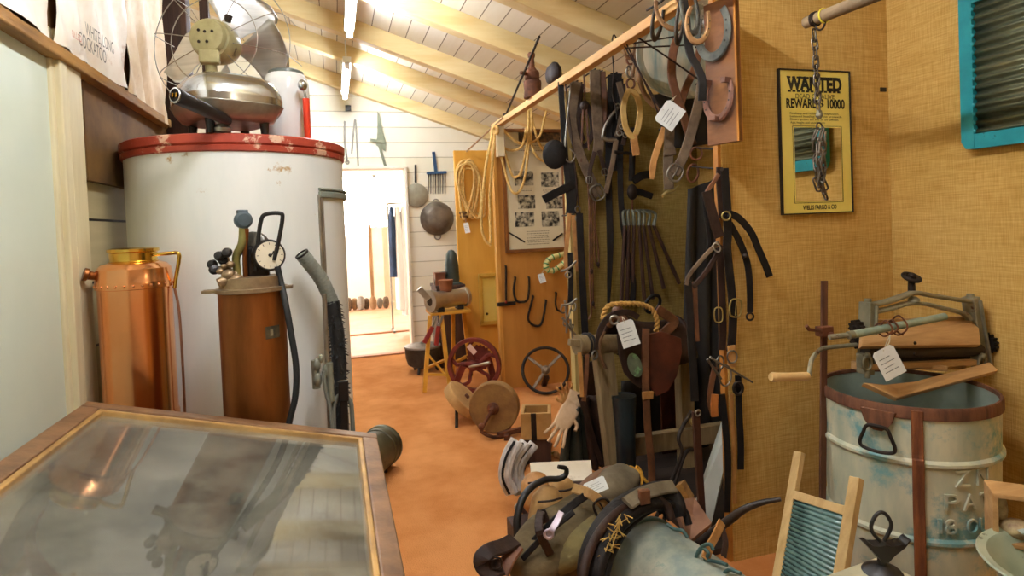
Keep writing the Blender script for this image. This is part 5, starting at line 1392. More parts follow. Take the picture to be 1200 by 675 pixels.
st_ = [PX(579, 149, XB - .01), PY(571, 185, 4.75), PY(566, 225, 4.78), PY(564, 262, 4.8), PY(568, 280, 4.8), PY(575, 288, 4.8)]
ct_ = thing('cream_rope', 'long cream rope draped from the beam beside the picture frame', 'rope', PY(575, 288, 4.8))
rr = MB().tube(st_, .012, 8)
YR2 = Y3 - .09
for pts in ([(580, 154), (577, 190), (574, 230), (575, 285)], [(582, 152), (590, 172), (602, 176), (612, 170), (617, 150)], [(584, 152), (592, 180), (600, 205), (606, 207), (611, 200), (618, 165), (620, 122)],
            [(582, 153), (588, 185), (596, 215), (602, 226), (610, 222), (617, 195), (623, 124)], [(620, 118), (626, 150), (634, 172), (645, 180), (655, 170), (660, 160)], [(622, 120), (623, 145), (622, 165), (628, 182), (640, 190), (650, 186)], [(588, 150), (603, 165), (617, 168), (632, 160), (640, 130)]):
    rr.tube([PY(a, b, YR2 - .03 * (k % 2)) for k, (a, b) in enumerate(pts)], .011, 8)
rr.build('strand', m_rope, ct_)
MB().torus(axis(PY(581, 152, 4.74), (.8, .2, .2)), .03, .014, 16, 8).build('knot', m_rope, ct_)
# small yellow cupboard front
q0_, q1_ = PY(562, 323, Y4 - .02), PY(584, 377, Y4 - .02)
yd_ = thing('small_yellow_door', 'small pale yellow panelled door set low on the yellow board', 'door', ((q0_.x + q1_.x) / 2, Y4 - .02, q1_.z))
MB().box(((q0_.x + q1_.x) / 2, Y4 - .02, (q0_.z + q1_.z) / 2), (q1_.x - q0_.x, .025, q0_.z - q1_.z)).build('panel', mat('pale_yellow_paint', 'e2c95a', 'ecd678', rough=.5, scale=3), yd_, bev=.002)
f_ = MB(); cxm, czm = (q0_.x + q1_.x) / 2, (q0_.z + q1_.z) / 2; ww, hh = q1_.x - q0_.x, q0_.z - q1_.z
for c_, d_ in (((cxm, Y4 - .04, q0_.z), (ww + .04, .03, .04)), ((cxm, Y4 - .04, q1_.z), (ww + .04, .03, .04)), ((q0_.x, Y4 - .04, czm), (.04, .03, hh)), ((q1_.x, Y4 - .04, czm), (.04, .03, hh))): f_.box(c_, d_)
f_.build('frame', mat('ochre_paint', 'c99a30', 'd9ac44', rough=.5, scale=4), yd_, bev=.003)
MB().ball((q0_.x + .06, Y4 - .045, q1_.z + .1), .014, 10, 8).build('knob', m_iron, yd_)

# ---- on top of the beam
zb_ = PT + .044
jq = PX(625, 126, XB)
jk = thing('rusty_screw_jack', 'rusty turned screw jack standing on the top beam', 'jack', (XB, jq.y, zb_))
MB(TR((XB, jq.y, zb_), 0, 0, 20)).lathe([(.062, 0), (.064, .01), (.058, .05), (.062, .1), (.06, .115)], 24).build('base', m_rust, jk)
MB(TR((XB, jq.y, zb_))).lathe([(.04, .115), (.05, .125), (.05, .175), (.035, .19), (.022, .21), (.018, .27), (.024, .28), (.026, .3), (.018, .31), (.001, .312)], 20).build('screw', m_rust, jk)
MB().rod((XB - .05, jq.y - .03, zb_ + .155), (XB - .1, jq.y - .06, zb_ + .155), .012, 10).build('lug', m_rust, jk)
bl = PX(650, 108, XB)
def fn(u, v):
    th = PI * v; a_ = 2 * PI * u; r_ = (math.sin(th) ** .5) * (1 + .12 * math.sin(3 * a_ + 1) + .06 * math.sin(7 * a_))
    return V((XB + .045 * r_ * math.cos(a_), bl.y + .085 * r_ * math.sin(a_), zb_ + .06 - .06 * math.cos(th) * (1 + .1 * math.sin(2 * a_))))
tag(MB().grid(fn, 24, 12, cu=True).build('leather_pouch', m_leather_d), 'dark leather pouch lying on the top beam behind the screw jack', 'pouch')
ra, rbb = PX(588, 140, XB - .03), PY(632, 43, PX(588, 140, XB - .03).y - .25)
rd = thing('thin_iron_rod', 'thin dark iron rod leaning up from the far end of the top beam', 'rod', V((XB, ra.y, zb_)))
MB().rod(V((XB, ra.y, zb_ + .005)), PX(632, 43, 1.21), .008, 8).build('shaft', m_iron, rd)
MB().ball(V((XB, ra.y, zb_ + .015)), (.022, .022, .016), 10, 8).build('foot', m_iron, rd)

ka, kb = PY(546, 179, Y4 - .02), PX(588, 149, XB - .04)
kr = thing('bamboo_cane', 'thin brown cane leaning from the yellow board up to the end of the beam', 'cane', ka)
MB().rod(ka + V((0, -.03, .01)), V((XB - .03, kb.y, PT + .03)), .009, 8, .007).build('shaft', m_wood, kr)
# ================================================================ HARNESS BAY
m_bitst = mat('dull_bit_steel', '5e5a50', '8a8478', rough=.4, metal=.8, scale=9)
YH = 3.38                                   # straps hanging in front of the sacking partition
FACE = (-.28, -.96, 0)
def Pts(lst, Y): return [PY(p[0], p[1], Y + (p[2] if len(p) > 2 else 0)) for p in lst]
PXM = lambda Y: (Y * .959 + .43) / 700             # metres per pixel at that depth
def nail(q, d=.05):
    return MB().rod(V(q) + V((0, d, .0)), V(q) + V((0, -.012, .004)), .005, 6)
def buckle(T, w, h, m, parent, name='buckle'):
    mb = MB().tube([T @ V(p) for p in ((-w / 2, -h / 2, 0), (w / 2, -h / 2, 0), (w / 2, h / 2, 0), (-w / 2, h / 2, 0))], min(w, h) * .1, 8, closed=True, k=4)
    mb.rod(T @ V((0, -h / 2, .003)), T @ V((0, h / 2, .003)), min(w, h) * .06, 6)
    return mb.build(name, m, parent)
def strap_thing(name, label, pts, Y, wpx, m, t=.006, taper=None, group=None, cat='strap', bk=None, hook=True):
    q = Pts(pts, Y); k = PXM(Y)
    r = thing(name, label, cat, q[0], group)
    MB().strap(q, wpx * k, t, FACE, taper=taper).build('strap', m, r)
    if bk is not None:
        sp = smooth_path(q, 6); i = min(int(bk * (len(sp) - 1)), len(sp) - 2); d = sp[i + 1] - sp[i]
        buckle(frame(sp[i] + V(FACE) * .006, d.cross(V(FACE)), d), wpx * k * 1.15, wpx * k * 1.3, m_bitst, r)
    if hook and (Y < 3.2 or name == 'long_black_strap'): MB().tube([q[0], mid(q[0], V((XB, q[0].y, PT + .005))) + V((.004, 0, 0)), V((XB, q[0].y, PT + .005))], .004, 6).build('hanging_cord', m_leather_d, r)
    if hook: nail(q[0], Y2 - Y if .2 > Y2 - Y > 0 else .05).build('nail', m_iron, r)
    return r
GS = 'harness straps in the bay'
# blinker piece hanging from the beam end, black
YBk = 3.34
bk_ = thing('blinker_bridle', 'black blinker bridle with round cup hanging at the corner of the sacking partition', 'bridle', PY(658, 95, YBk))
MB().strap(Pts([(657, 96), (659, 130), (661, 160), (664, 200), (668, 245)], YBk), .035, .008, FACE).build('cheek_strap', m_leather_k, bk_)
cupc = PY(650, 181, YBk - .03)
MB(frame(cupc, RC, UC)).lathe([(.001, .02), (.05, .016), (.072, .004), (.076, 0), (.07, -.004), (.001, .006)], 28, M.Diagonal((.95, 1.15, 1, 1))).build('blinker_cup', m_leather_k, bk_)
MB().strap(Pts([(672, 216), (660, 222), (648, 228), (637, 234)], YBk - .01), .05, .008, FACE).build('browband', m_leather_k, bk_)
MB().strap(Pts([(668, 190), (671, 215), (669, 250)], YBk - .005), .06, .01, FACE).build('side_piece', m_leather_k, bk_)
for py in (245, 256): MB().torus(axis(PY(677, py, YBk - .02), (.3, -1, 0)), .018, .004, 16, 6).build('ring', m_steel, bk_)
MB().tube(Pts([(669, 95), (662, 175), (668, 190), (674, 182), (668, 174)], YBk - .04), .005, 8).build('square_ring', m_steel, bk_)
strap_thing('long_black_strap', 'long straight black strap hanging beside the left edge of the sacking', [(679, 250), (681, 300), (684, 360), (687, 420), (688, 465)], YBk - .04, 8, m_leather_k, group=GS)
strap_thing('tan_strap', 'narrow orange tan strap hanging next to the picture frame', [(667, 250), (666, 270), (663, 300), (664, 318)], YBk - .05, 5, m_leather_t, group=GS)
strap_thing('tan_strap', 'narrow orange tan strap crossing behind the long black strap', [(672, 252), (674, 285), (677, 318)], YBk - .02, 5, m_leather_t, group=GS)
# bits hanging under it
bt_ = thing('bit_bunch', 'bunch of pale metal bits and rings dangling at the edge of the brown board', 'horse bits', PY(668, 300, YBk - .06))
MB().strap(Pts([(668, 296), (669, 330), (668, 356)], YBk - .06), .03, .006, FACE).build('strap', m_leather_k, bt_)
for px, py, r, a_ in ((666, 322, .018, 10), (661, 362, .026, 40), (667, 368, .03, 80), (672, 360, .024, 120), (664, 378, .022, 20), (670, 384, .02, 60)):
    MB().torus(frame(PY(px, py, YBk - .07), RC, UC) @ rot(15, a_, 0), r, .0045, 18, 6).build('ring', m_steel, bt_)
for a_, b_ in (((658, 358), (676, 350)), ((659, 372), (674, 392)), ((662, 352), (664, 390)), ((668, 374), (671, 404)), ((657, 318), (675, 306))):
    MB().tube([PY(*a_, YBk - .08), PY((a_[0] + b_[0]) / 2 + 1, (a_[1] + b_[1]) / 2 + 2, YBk - .085), PY(*b_, YBk - .08)], .007, 8).build('bar', m_steel, bt_)

# broad straps on the sacking
strap_thing('grey_brown_trace', 'broad grey-brown leather trace curving down the left of the sacking', [(676, 96), (671, 125), (671, 150), (679, 178), (690, 205), (702, 230)], YH - .03, 11, m_leather_g, group=GS, bk=.98)
strap_thing('grey_brown_trace', 'short dark strap hanging behind the broad grey-brown trace', [(681, 98), (679, 120), (677, 145), (683, 165)], YH + .02, 7, m_leather_d, group=GS)
cl_ = thing('looped_strap', 'dark looped strap with a knot hanging by the beam', 'strap', PY(683, 80, YH))
MB().tube(Pts([(683, 78), (685, 100), (685, 122)], YH), .006, 8).build('cord', m_leather_b, cl_)
MB().strap(Pts([(685, 120), (676, 140), (676, 160), (684, 172), (693, 160), (693, 138)], YH), .03, .007, FACE, closed=True).build('loop', m_leather_d, cl_)
MB().ball(PY(685, 124, YH - .02), .028, 12, 8).build('knot', m_leather_d, cl_)
for a_ in ((683, 128, 681, 190), (687, 128, 690, 176)): MB().strap(Pts([(a_[0], a_[1]), ((a_[0] + a_[2]) / 2, (a_[1] + a_[3]) / 2), (a_[2], a_[3])], YH - .03), .012, .004, FACE).build('tail', m_leather_b, cl_)
strap_thing('folded_girth', 'wide folded grey girth strap hanging from the beam', [(697, 82), (698, 110), (700, 140), (702, 165), (700, 182)], YH - .04, 13, m_leather_g, t=.016, group=GS)
strap_thing('folded_girth', 'brown folded girth strap hanging right of the wide grey one', [(705, 84), (707, 115), (706, 145), (703, 172)], YH - .02, 9, m_leather_b, t=.014, group=GS)
for i, (pts, lab) in enumerate((([(697, 178), (692, 196), (690, 214)], 'left leg of a short forked strap end under the grey girth'), ([(702, 176), (706, 190), (709, 204)], 'right leg of a short forked strap end under the grey girth'))):
    strap_thing('forked_strap', lab, pts, YH - .05, 5, m_leather_d, group=GS, bk=.95, hook=False)
strap_thing('long_tapered_strap', 'long broad black strap hanging down the middle of the sacking', [(716, 88), (714, 150), (713, 210), (715, 280), (714, 330), (713, 356)], YH - .01, 8, m_leather_k, taper=lambda u: 1 if u < .6 else 1 - .6 * (u - .6) / .4, group=GS)
strap_thing('long_tapered_strap', 'long black strap twisting down beside the rod bundle', [(727, 92), (727, 160), (727, 220), (730, 262), (736, 300), (742, 330), (741, 354)], YH - .02, 7, m_leather_k, group=GS)
strap_thing('long_tapered_strap', 'black strap hanging wide behind the steel bit', [(722, 86), (720, 120), (718, 160), (722, 200)], YH + .03, 14, m_leather_k, group=GS)
th = thing('leather_thongs', 'pair of thin brown knotted thongs hanging on the sacking', 'thongs', PY(688, 190, YH))
for pts in ([(686, 190), (690, 230), (691, 280), (691, 320), (692, 345), (693, 366), (690, 374)], [(693, 200), (696, 250), (697, 300), (702, 314)], [(690, 195), (693, 240), (694, 300), (695, 350), (697, 362)], [(699, 215), (697, 260), (701, 290), (702, 312)]):
    MB().tube(Pts(pts, YH - .01), .006, 8).build('thong', m_leather_b, th)
nail(PY(688, 190, YH - .01), .13).build('nail', m_iron, th)
for px, py in ((693, 318), (701, 310), (695, 356)): MB().ball(PY(px, py, YH - .015), (.011, .011, .016), 10, 8).build('knot', m_leather_d, th)
# thin wire and a bent steel bit
wr = thing('hanging_wire', 'thin bent wire hanging from the beam among the straps', 'wire', PY(717, 45, YH - .3))
MB().tube(Pts([(724, 48), (719, 41), (717, 55), (719, 80), (718, 110), (722, 128), (723, 140)], YH - .3), .004, 6).build('wire', m_iron, wr)
bit = thing('steel_bit', 'curved steel driving bit hanging in front of the black straps', 'horse bit', PY(716, 140, YH - .08))
MB().tube(Pts([(724, 126), (716, 136), (709, 148), (706, 160)], YH - .08), .009, 8).build('cheek', m_steel, bit)
MB().tube(Pts([(706, 160), (712, 164), (722, 164)], YH - .08), .013, 8).build('mouthpiece', m_steel, bit)
MB().torus(frame(PY(724, 124, YH - .08), RC, UC), .014, .004, 16, 6).build('ring', m_steel, bit)
strap_thing('grey_strap', 'grey strap slanting down from the steel bit', [(722, 164), (718, 190), (713, 212), (710, 226)], YH - .09, 6, m_leather_g, group=GS, hook=False)
bt2 = thing('double_strap', 'grey double strap with buckles hanging left of the pale wooden loop', 'strap', PY(725, 96, YH - .1))
MB().strap(Pts([(725, 96), (730, 120), (727, 145), (723, 160)], YH - .1), .035, .008, FACE).build('left_strap', m_leather_g, bt2)
MB().strap(Pts([(730, 98), (732, 130), (734, 150), (730, 170)], YH - .1), .03, .008, FACE).build('right_strap', m_leather_d, bt2)
for px, py in ((729, 148), (733, 158), (726, 156)): MB().torus(frame(PY(px, py, YH - .12), RC, UC), .015, .004, 14, 6).build('ring', m_steel, bt2)
MB().tube(Pts([(720, 178), (728, 179), (742, 180)], YH - .1), .01, 8).build('crossbar', m_iron, bt2)
# pale loop on a ring chain
YL = 3.1
lp_ = thing('pale_leather_loop', 'pale tan leather loop hung on iron rings from the beam', 'loop', PY(735, 40, YL))
MB().strap(Pts([(737, 107), (731, 125), (733, 148), (741, 160), (747, 152), (750, 130), (746, 112)], YL), .035, .012, FACE, closed=True).build('loop', mat('pale_rawhide', 'b08a44', 'cfae6a', rough=.7, scale=9, bump=.25), lp_)
MB().strap(Pts([(742, 158), (744, 170), (746, 182)], YL), .045, .01, FACE).build('tail', m_leather_t, lp_)
for i, (px, py, r, ry) in enumerate(((739, 98, .022, 1.3), (737, 84, .024, 1.3), (739, 70, .022, 1.2))):
    MB().torus(frame(PY(px, py, YL - .01 * (i % 2)), RC, UC) @ rot(0, 50 * (i % 2), 0), r, .006, 18, 8, ry=ry).build('ring', m_rust if i != 1 else m_steel, lp_)
MB().tube(Pts([(731, 38), (730, 55), (734, 66), (739, 68), (743, 60), (744, 45)], YL), .009, 8).build('shackle', mat('brown_iron', '6a4a2e', '94714a', rough=.6, metal=.3, scale=10), lp_)
MB().tube(Pts([(745, 32), (748, 50), (744, 70), (741, 90)], YL - .04), .011, 8).build('hook', mat('brown_iron', '6a4a2e', '94714a'), lp_)
# rod bundle
rbd = thing('rod_bundle', 'fan of dark long-handled rods with pale sockets hung on the sacking', 'rods', PY(741, 215, YH))
hub = PY(741, 225, YH - .03)
MB().ball(hub, (.035, .025, .05), 14, 10).build('hub', m_iron, rbd)
MB().tube(Pts([(742, 150), (741, 185), (740, 212)], YH - .02), .02, 8).build('hanging_strap', m_leather_k, rbd)
MB().strap(Pts([(742, 212), (752, 206), (765, 204)], YH - .04), .05, .02, FACE).build('upper_prong', m_leather_k, rbd)
MB().strap(Pts([(742, 224), (752, 226), (764, 230)], YH - .04), .04, .02, FACE).build('lower_prong', m_leather_k, rbd)
MB().rod(PY(741, 228, YH - .03), PY(741, 248, YH - .03), .006, 8).build('tie_rod', m_rust, rbd)
for i, (sx, bx, by) in enumerate(((732, 728, 352), (737, 735, 352), (743, 741, 350), (749, 755, 352), (754, 765, 350), (760, 778, 338), (766, 796, 332))):
    sock = V(PY(sx - 2 + i * .6, 250, YH - .05)); so2 = PY(sx, 264, YH - .05); end = PY(bx, by, YH - .0)
    s_ = MB().tube([PY(734 + i * 3.2, 246, YH - .04), sock, so2], .0115, 8, taper=lambda u: .6 + .5 * u).build('socket', mat('pale_socket_steel', '5f665c', '8b9286', rough=.4, metal=.7, scale=9), rbd)
    MB().rod(so2, end, .011, 8, .013).build('rod', m_darkwood, rbd)

# big pale disc behind the straps under the beam
Yd_ = 2.75
dc = PY(800, 62, Yd_); dr_ = .235
dn = V((-.35, -.93, -.02)).normalized()
di = thing('zinc_dish', 'large round blue-grey zinc dish hung up under the beam behind the horseshoes', 'dish', dc)
MB(axis(dc, dn)).lathe([(.001, .0), (dr_ - .03, .004), (dr_, .04), (dr_ + .01, .045), (dr_ + .012, .035), (dr_ - .01, -.004), (.001, -.008)], 48).build('dish', mat('blotched_zinc', '6f8884', 'b9b29a', rough=.45, metal=.2, scale=3.2, lo=.4, hi=.6, stretch=(4, 1, .6), bump=.05), di)
MB().rod(dc + V((0, .0, dr_ - .02)), V((XB + .1, dc.y + .03, PT + .09)), .004, 6).build('hanging_wire', m_iron, di)
# wire-like hoop left of it
tag(MB().tube(Pts([(757, 55), (749, 75), (750, 95), (758, 115), (772, 128)], 2.9), .014, 8).tube(Pts([(757, 55), (760, 38), (764, 30)], 2.9), .012, 8).build('curved_rod', mat('brown_iron', '', '') if False else MATS['brown_iron']), 'curved brown iron rod against the left edge of the zinc dish', 'rod')

# curved leather pieces with tag in front of it
YT = 2.55
strap_thing('curved_strap', 'curved brown hame strap carrying the white tag under the zinc dish', [(795, 42), (789, 60), (787, 84), (790, 102), (797, 124), (806, 152), (812, 170)], YT, 10, m_leather_b, t=.014, group=GS)
strap_thing('curved_strap', 'red-brown strap slanting behind the white tag', [(822, 52), (814, 80), (803, 105), (797, 125)], YT + .06, 9, m_leather_b, t=.01, group=GS)
strap_thing('wide_strap', 'wide grey-brown strap slanting down beside the horseshoe board', [(823, 96), (819, 120), (812, 148), (803, 178), (795, 195), (790, 204)], YT - .12, 12, m_leather_g, t=.008, group=GS, bk=.97)
strap_thing('tan_strap', 'tan pointed strap end hanging left under the white tag', [(779, 150), (772, 170), (766, 190), (764, 210)], YT - .02, 8, m_leather_t, t=.008, taper=lambda u: 1 if u < .8 else 1 - 2 * (u - .8), group=GS)
be_ = thing('buckled_strap', 'short dry strap with wide metal T-end below the white tag', 'strap', PY(785, 148, YT))
MB().strap(Pts([(785, 146), (784, 170), (783, 195), (784, 222)], YT - .04), .048, .007, FACE).build('strap', m_leather_g, be_)
MB().tube([PY(785, 147, YT - .04), V((XB, PY(785, 147, YT).y, PT))], .004, 6).build('hanging_cord', m_leather_d, be_)
MB().strap(Pts([(778, 178), (784, 178), (791, 177)], YT - .045), .04, .012, (-.28, -.96, 0)).build('keeper', m_leather_g, be_)
MB().tube(Pts([(776, 230), (782, 225), (788, 224), (796, 218)], YT - .05), .008, 8).build('crossbar', mat('pale_brass_bit', '9a8a56', 'b9aa74', rough=.4, metal=.8, scale=9), be_)
card_tag(785, 135, YT - .13, .115, .1, 55, 'square white tag tied to the curved strap under the zinc dish', PY(792, 112, YT - .1))
# iron rings
for (px, py, r, lab) in ((816, 180, .026, 'upper of two rusty iron rings hanging left of the bridle'), (812, 203, .03, 'lower of two rusty iron rings hanging left of the bridle')):
    c_ = PY(px, py, 2.25); t = thing('iron_ring', lab, 'ring', c_, 'rusty iron rings')
    MB().torus(frame(c_, RC, UC) @ rot(10, 25 if r > .028 else 5, 0), r, .005, 22, 8, ry=1.0 if r < .028 else 1.25).build('ring', m_rust, t)
    MB().rod(c_ + V((0, .01, r)), PY(842, py - 5, Y1 + .02), .004, 6).build('nail', m_iron, t)

# ---- horseshoe board
bl_, br_ = PY(829, 173, 2.0), PY(866, 163, 1.86)
bxa = br_ - bl_; bxa.z = 0
wB = bxa.length; zB = (bl_.z + br_.z) / 2
hbd = thing('horseshoe_board', 'tall brown board fixed on the bay edge carrying two horseshoes', 'board', (bl_ + br_) / 2)
TH = frame(V((bl_.x, bl_.y, zB)), bxa, (0, 0, 1)); 
hb_h = PT - .01 - zB
MB(TH).box((wB / 2, hb_h / 2, -.012), (wB, hb_h, .02)).build('panel', mat('stained_board', '6e4526', '8f6038', rough=.5, scale=4, stretch=(4, .5, 4), bump=.1), hbd, bev=.002)
MB().rod(TH @ V((wB * .8, hb_h * .5, -.02)), V((XW0 + .01, Y1 + .0, (TH @ V((0, hb_h * .5, 0))).z)), .012, 8).build('fixing_spacer', m_iron, hbd)
MB(TH).box((wB - .004, hb_h / 2, -.012), (.008, hb_h, .024)).build('edge_strip', MATS['orange_edge'], hbd)
ztowards = (TH.to_3x3() @ V((0, 0, 1))).y < 0
SG = 1 if ztowards else -1
def horseshoe(name, label, T, W, H, bar, th, m, group, calk=True, open_up=True, gap=.72):
    """U-shaped shoe in local xy; open end up; tapering heels"""
    t = thing(name, label, 'horseshoe', T.translation, group)
    pts = []
    n = 28
    for i in range(n + 1):
        u = -1 + 2 * i / n; a_ = u * PI * gap
        x = W / 2 * math.sin(a_) * (1 + .06 * (1 - abs(u))); y = -H / 2 * math.cos(a_)
        pts.append(T @ V((x, y, 0)))
    nz_ = T.to_3x3() @ V((0, 0, 1))
    MB().strap(pts, bar, th, nz_, k=1, taper=lambda u: 1.1 - .35 * abs(2 * u - 1)).build('shoe', m, t)
    if calk:
        for s_ in (-1, 1):
            x = W / 2 * math.sin(s_ * PI * gap); y = -H / 2 * math.cos(PI * gap)
            MB(T).box((x, y, th * .8), (bar * .8, bar * .7, th * 1.8)).build('calkin', m, t)
        MB(T).box((0, -H / 2, th * .8), (W * .3, bar * .6, th * 1.6)).build('toe_grip', m, t)
    nl = MB(T)
    for s_ in (-1, 1):
        for k in (.3, .42, .54):
            a_ = s_ * PI * gap * k * 1.4; nl.box((W / 2 * math.sin(a_), -H / 2 * math.cos(a_), th * .5), (bar * .16, bar * .22, .002))
    nl.build('nail_hole', m_black, t)
    return t
m_blueiron = mat('blue_grey_iron', '4a4f4c', '7a7d74', rough=.5, metal=.6, scale=12, bump=.2)
m_pinkrust = mat('pinkish_rusty_iron', '6b4a40', '96705f', rough=.65, metal=.4, scale=12, bump=.25)
def on_board(px, py, lift):
    d = ray(px, py); n = TH.to_3x3() @ V((0, 0, 1)); o = V(TH.translation)
    q = EYE + d * ((o - EYE).dot(n) / d.dot(n)); return q + n * (lift * SG)
nb = (TH.to_3x3() @ V((0, 0, 1))) * SG
def bframe(px, py, lift, deg):
    T = frame(on_board(px, py, lift), bxa, (0, 0, 1))
    if not ztowards: T = T @ rot(0, 180, 0)
    return T @ rot(0, 0, deg)
horseshoe('horseshoe', 'pinkish rusty horseshoe with raised calkins on the lower half of the brown board', bframe(845, 113, .016, -6), .115, .165, .026, .02, m_pinkrust, 'horseshoes at the bay edge')
horseshoe('horseshoe', 'large plain blue-grey horseshoe at the top of the brown board', bframe(838, 36, .014, 3), .135, .20, .034, .012, m_blueiron, 'horseshoes at the bay edge', calk=False)
# loose horseshoes hooked over a wire from the beam
YHs = 2.3
m_dkshoe = mat('dark_shoe_iron', '2c2620', '4c4338', rough=.55, metal=.6, scale=12, bump=.2)
m_tanshoe = mat('tan_shoe_iron', '83603a', 'a9855a', rough=.6, metal=.4, scale=12, bump=.2)
zt_c = zceil(1.4) - .12
def loose(px, py, dy, W, H, deg, yawd, m, lab, bar=.022):
    T = frame(PX(px, py, 1.27 - .02 * (dy < 0)), RC, UC) @ rot(0, yawd, deg)
    return horseshoe('horseshoe', lab, T, W, H, bar, .011, m, 'horseshoes at the bay edge', calk=False)
loose(771, 22, .12, .085, .16, -12, 55, m_dkshoe, 'dark horseshoe hanging leftmost by the beam in front of the zinc dish')
loose(785, 12, .03, .12, .15, 20, 20, MATS['brown_iron'], 'brown horseshoe tilted behind the dark one by the beam')
loose(797, 24, -.05, .08, .16, -8, 60, m_dkshoe, 'narrow dark horseshoe seen edge on above the curved strap')
loose(808, 10, .02, .1, .18, 6, 40, m_blueiron, 'blue-grey horseshoe hanging left of the tan one')
loose(818, 26, -.18, .085, .14, -6, 15, m_tanshoe, 'tan squarish horseshoe hanging beside the small white tag', .02)
hw_ = thing('wire_hanger', 'thick wire strung along the beam holding the loose horseshoes', 'wire', PY(790, 2, YHs))
MB().tube([PX(a, b, 1.275) for a, b in ((758, 12), (772, 4), (785, -6), (798, -8), (810, -16), (822, -26))], .005, 8).build('wire', m_iron, hw_)
MB().strap([PX(a, b, 1.28) for a, b in ((800, -8), (804, 20), (808, 60), (817, 78), (823, 95), (823, 118))], .03, .007, FACE).build('black_strap', m_leather_k, hw_)
card_tag(828, 26, YHs - .28, .06, .095, -12, 'small white tag in front of the large blue-grey horseshoe', PY(822, 4, YHs - .28))

# ---- bridle on the end of the burlap wall
YBr = Y1 - .035
br = thing('leather_bridle', 'big black and brown leather bridle hanging on the burlap wall edge', 'bridle', PY(846, 200, YBr))
def B(p, dy=0): return Pts(p, YBr + dy)
k_ = PXM(YBr)
def bstrap(name, pts, w, m, dy=0, t=.007, **kw): return MB().strap(B(pts, dy), w * k_, t, (-.2, -.98, 0), **kw).build(name, m, br)
bstrap('head_strap', [(849, 197), (850, 215), (852, 240), (852, 252)], 10, m_leather_k)
bstrap('head_strap', [(843, 196), (843, 215), (845, 240), (846, 256)], 8, m_leather_d, .015)
bstrap('crown_strap', [(842, 204), (836, 214), (830, 222), (828, 228)], 5, m_leather_b, -.01)
bstrap('brow_strap', [(828, 224), (832, 240), (838, 262), (843, 278)], 12, m_leather_d, -.02)
bstrap('brow_strap', [(825, 226), (827, 250), (831, 280), (830, 296)], 5, m_leather_k, 0)
bstrap('rein', [(854, 250), (866, 256), (880, 272), (888, 290), (896, 308), (902, 324)], 8.5, m_leather_k, -.03)
bstrap('rein', [(855, 262), (864, 278), (872, 296), (877, 316), (879, 345), (879, 366)], 8, m_leather_k, -.01)
bstrap('cheek_strap', [(852, 252), (853, 272), (852, 290), (855, 320), (858, 350), (859, 372), (858, 395), (856, 412)], 10, m_leather_k, -.015)
bstrap('cheek_strap', [(843, 290), (845, 320), (846, 350), (847, 385), (846, 410)], 9, m_leather_d, .02)
bstrap('loop_strap', [(842, 284), (826, 300), (808, 322), (804, 334)], 5, m_leather_g, -.04)
bstrap('loop_strap', [(846, 288), (832, 312), (820, 328), (812, 336)], 6, m_leather_d, -.035)
bstrap('hanging_strap', [(806, 330), (808, 360), (810, 400), (813, 440), (814, 470)], 9, m_leather_k, -.04)
bstrap('hanging_strap', [(814, 330), (815, 365), (817, 400)], 6, m_leather_b, -.03)
bstrap('lower_strap', [(846, 462), (850, 500), (853, 540), (852, 600)], 8, m_leather_k, -.01)
bstrap('lower_strap', [(865, 440), (866, 480), (868, 520), (868, 550)], 8, m_leather_k, -.01)
part(bstrap('lower_strap', [(857, 462), (858, 490), (860, 530), (861, 590)], 5, m_leather_t, .005), 'tan lower strap')
bstrap('side_strap', [(838, 430), (834, 448), (832, 470), (836, 486)], 7, m_leather_b, .03)
fr_t = lambda px, py, dy, deg=0, yaw=0: frame(PY(px, py, YBr + dy), RC, UC) @ rot(0, yaw, deg)
m_bitst = mat('dull_bit_steel', '5e5a50', '8a8478', rough=.4, metal=.8, scale=9)
m_brassb = mat('old_brass', '8a7c46', 'b5a564', rough=.35, metal=.9, scale=8)
buckle(fr_t(862, 361, -.035, -4), 11 * k_, 17 * k_, m_brassb, br)
buckle(fr_t(842, 369, -.005, 2), 8 * k_, 14 * k_, m_brassb, br)
MB().torus(fr_t(851, 253, -.04), .0165, .0035, 20, 8).build('ring', m_brassb, br)
MB().torus(fr_t(840, 290, -.05, 30), .012, .003, 16, 8, ry=1.5).build('ring', m_steel, br)
MB().torus(fr_t(879, 371, -.012), .014, .004, 16, 8).build('rein_buckle', m_iron, br)
MB().ball(PY(873, 300, YBr - .016), .012, 10, 8).build('stud', m_iron, br)
for px, py, r, ry, yaw in ((850, 440, .027, 1.5, 15), (844, 425, .02, 1.3, 30), (858, 418, .02, 1.2, 5)):
    MB().torus(fr_t(px, py, -.04, 0, yaw), r, .0032, 22, 8, ry=ry).build('bit_ring', m_bitst, br)
MB().rod(PY(829, 421, YBr - .06), PY(845, 444, YBr - .05), .005, 8).rod(PY(832, 418, YBr - .06), PY(840, 424, YBr - .055), .0035, 8).build('bit_lever', m_bitst, br)
MB().rod(PY(834, 420, YBr - .07), PY(882, 448, YBr - .07), .004, 8).build('mouthpiece', m_bitst, br)
part(MB().strap(B([(857, 405), (858, 418), (857, 430)], -.03), .032, .01, (-.2, -.98, 0)).build('leather_pad', m_leather_t, br), 'tan leather pad')
part(MB().strap(B([(838, 462), (837, 476), (838, 488)], .0), .03, .01, (-.2, -.98, 0)).build('leather_pad', mat('orange_leather', '7c4318', 'a86428', rough=.5, scale=9), br), 'orange-brown leather pad')
MB().torus(fr_t(865, 455, -.03), .018, .006, 18, 8, ry=1.3).build('dark_buckle', m_iron, br)
MB().rod(PY(846, 200, YBr + .03), PY(846, 198, YBr - .02), .006, 8).build('nail', m_iron, br)

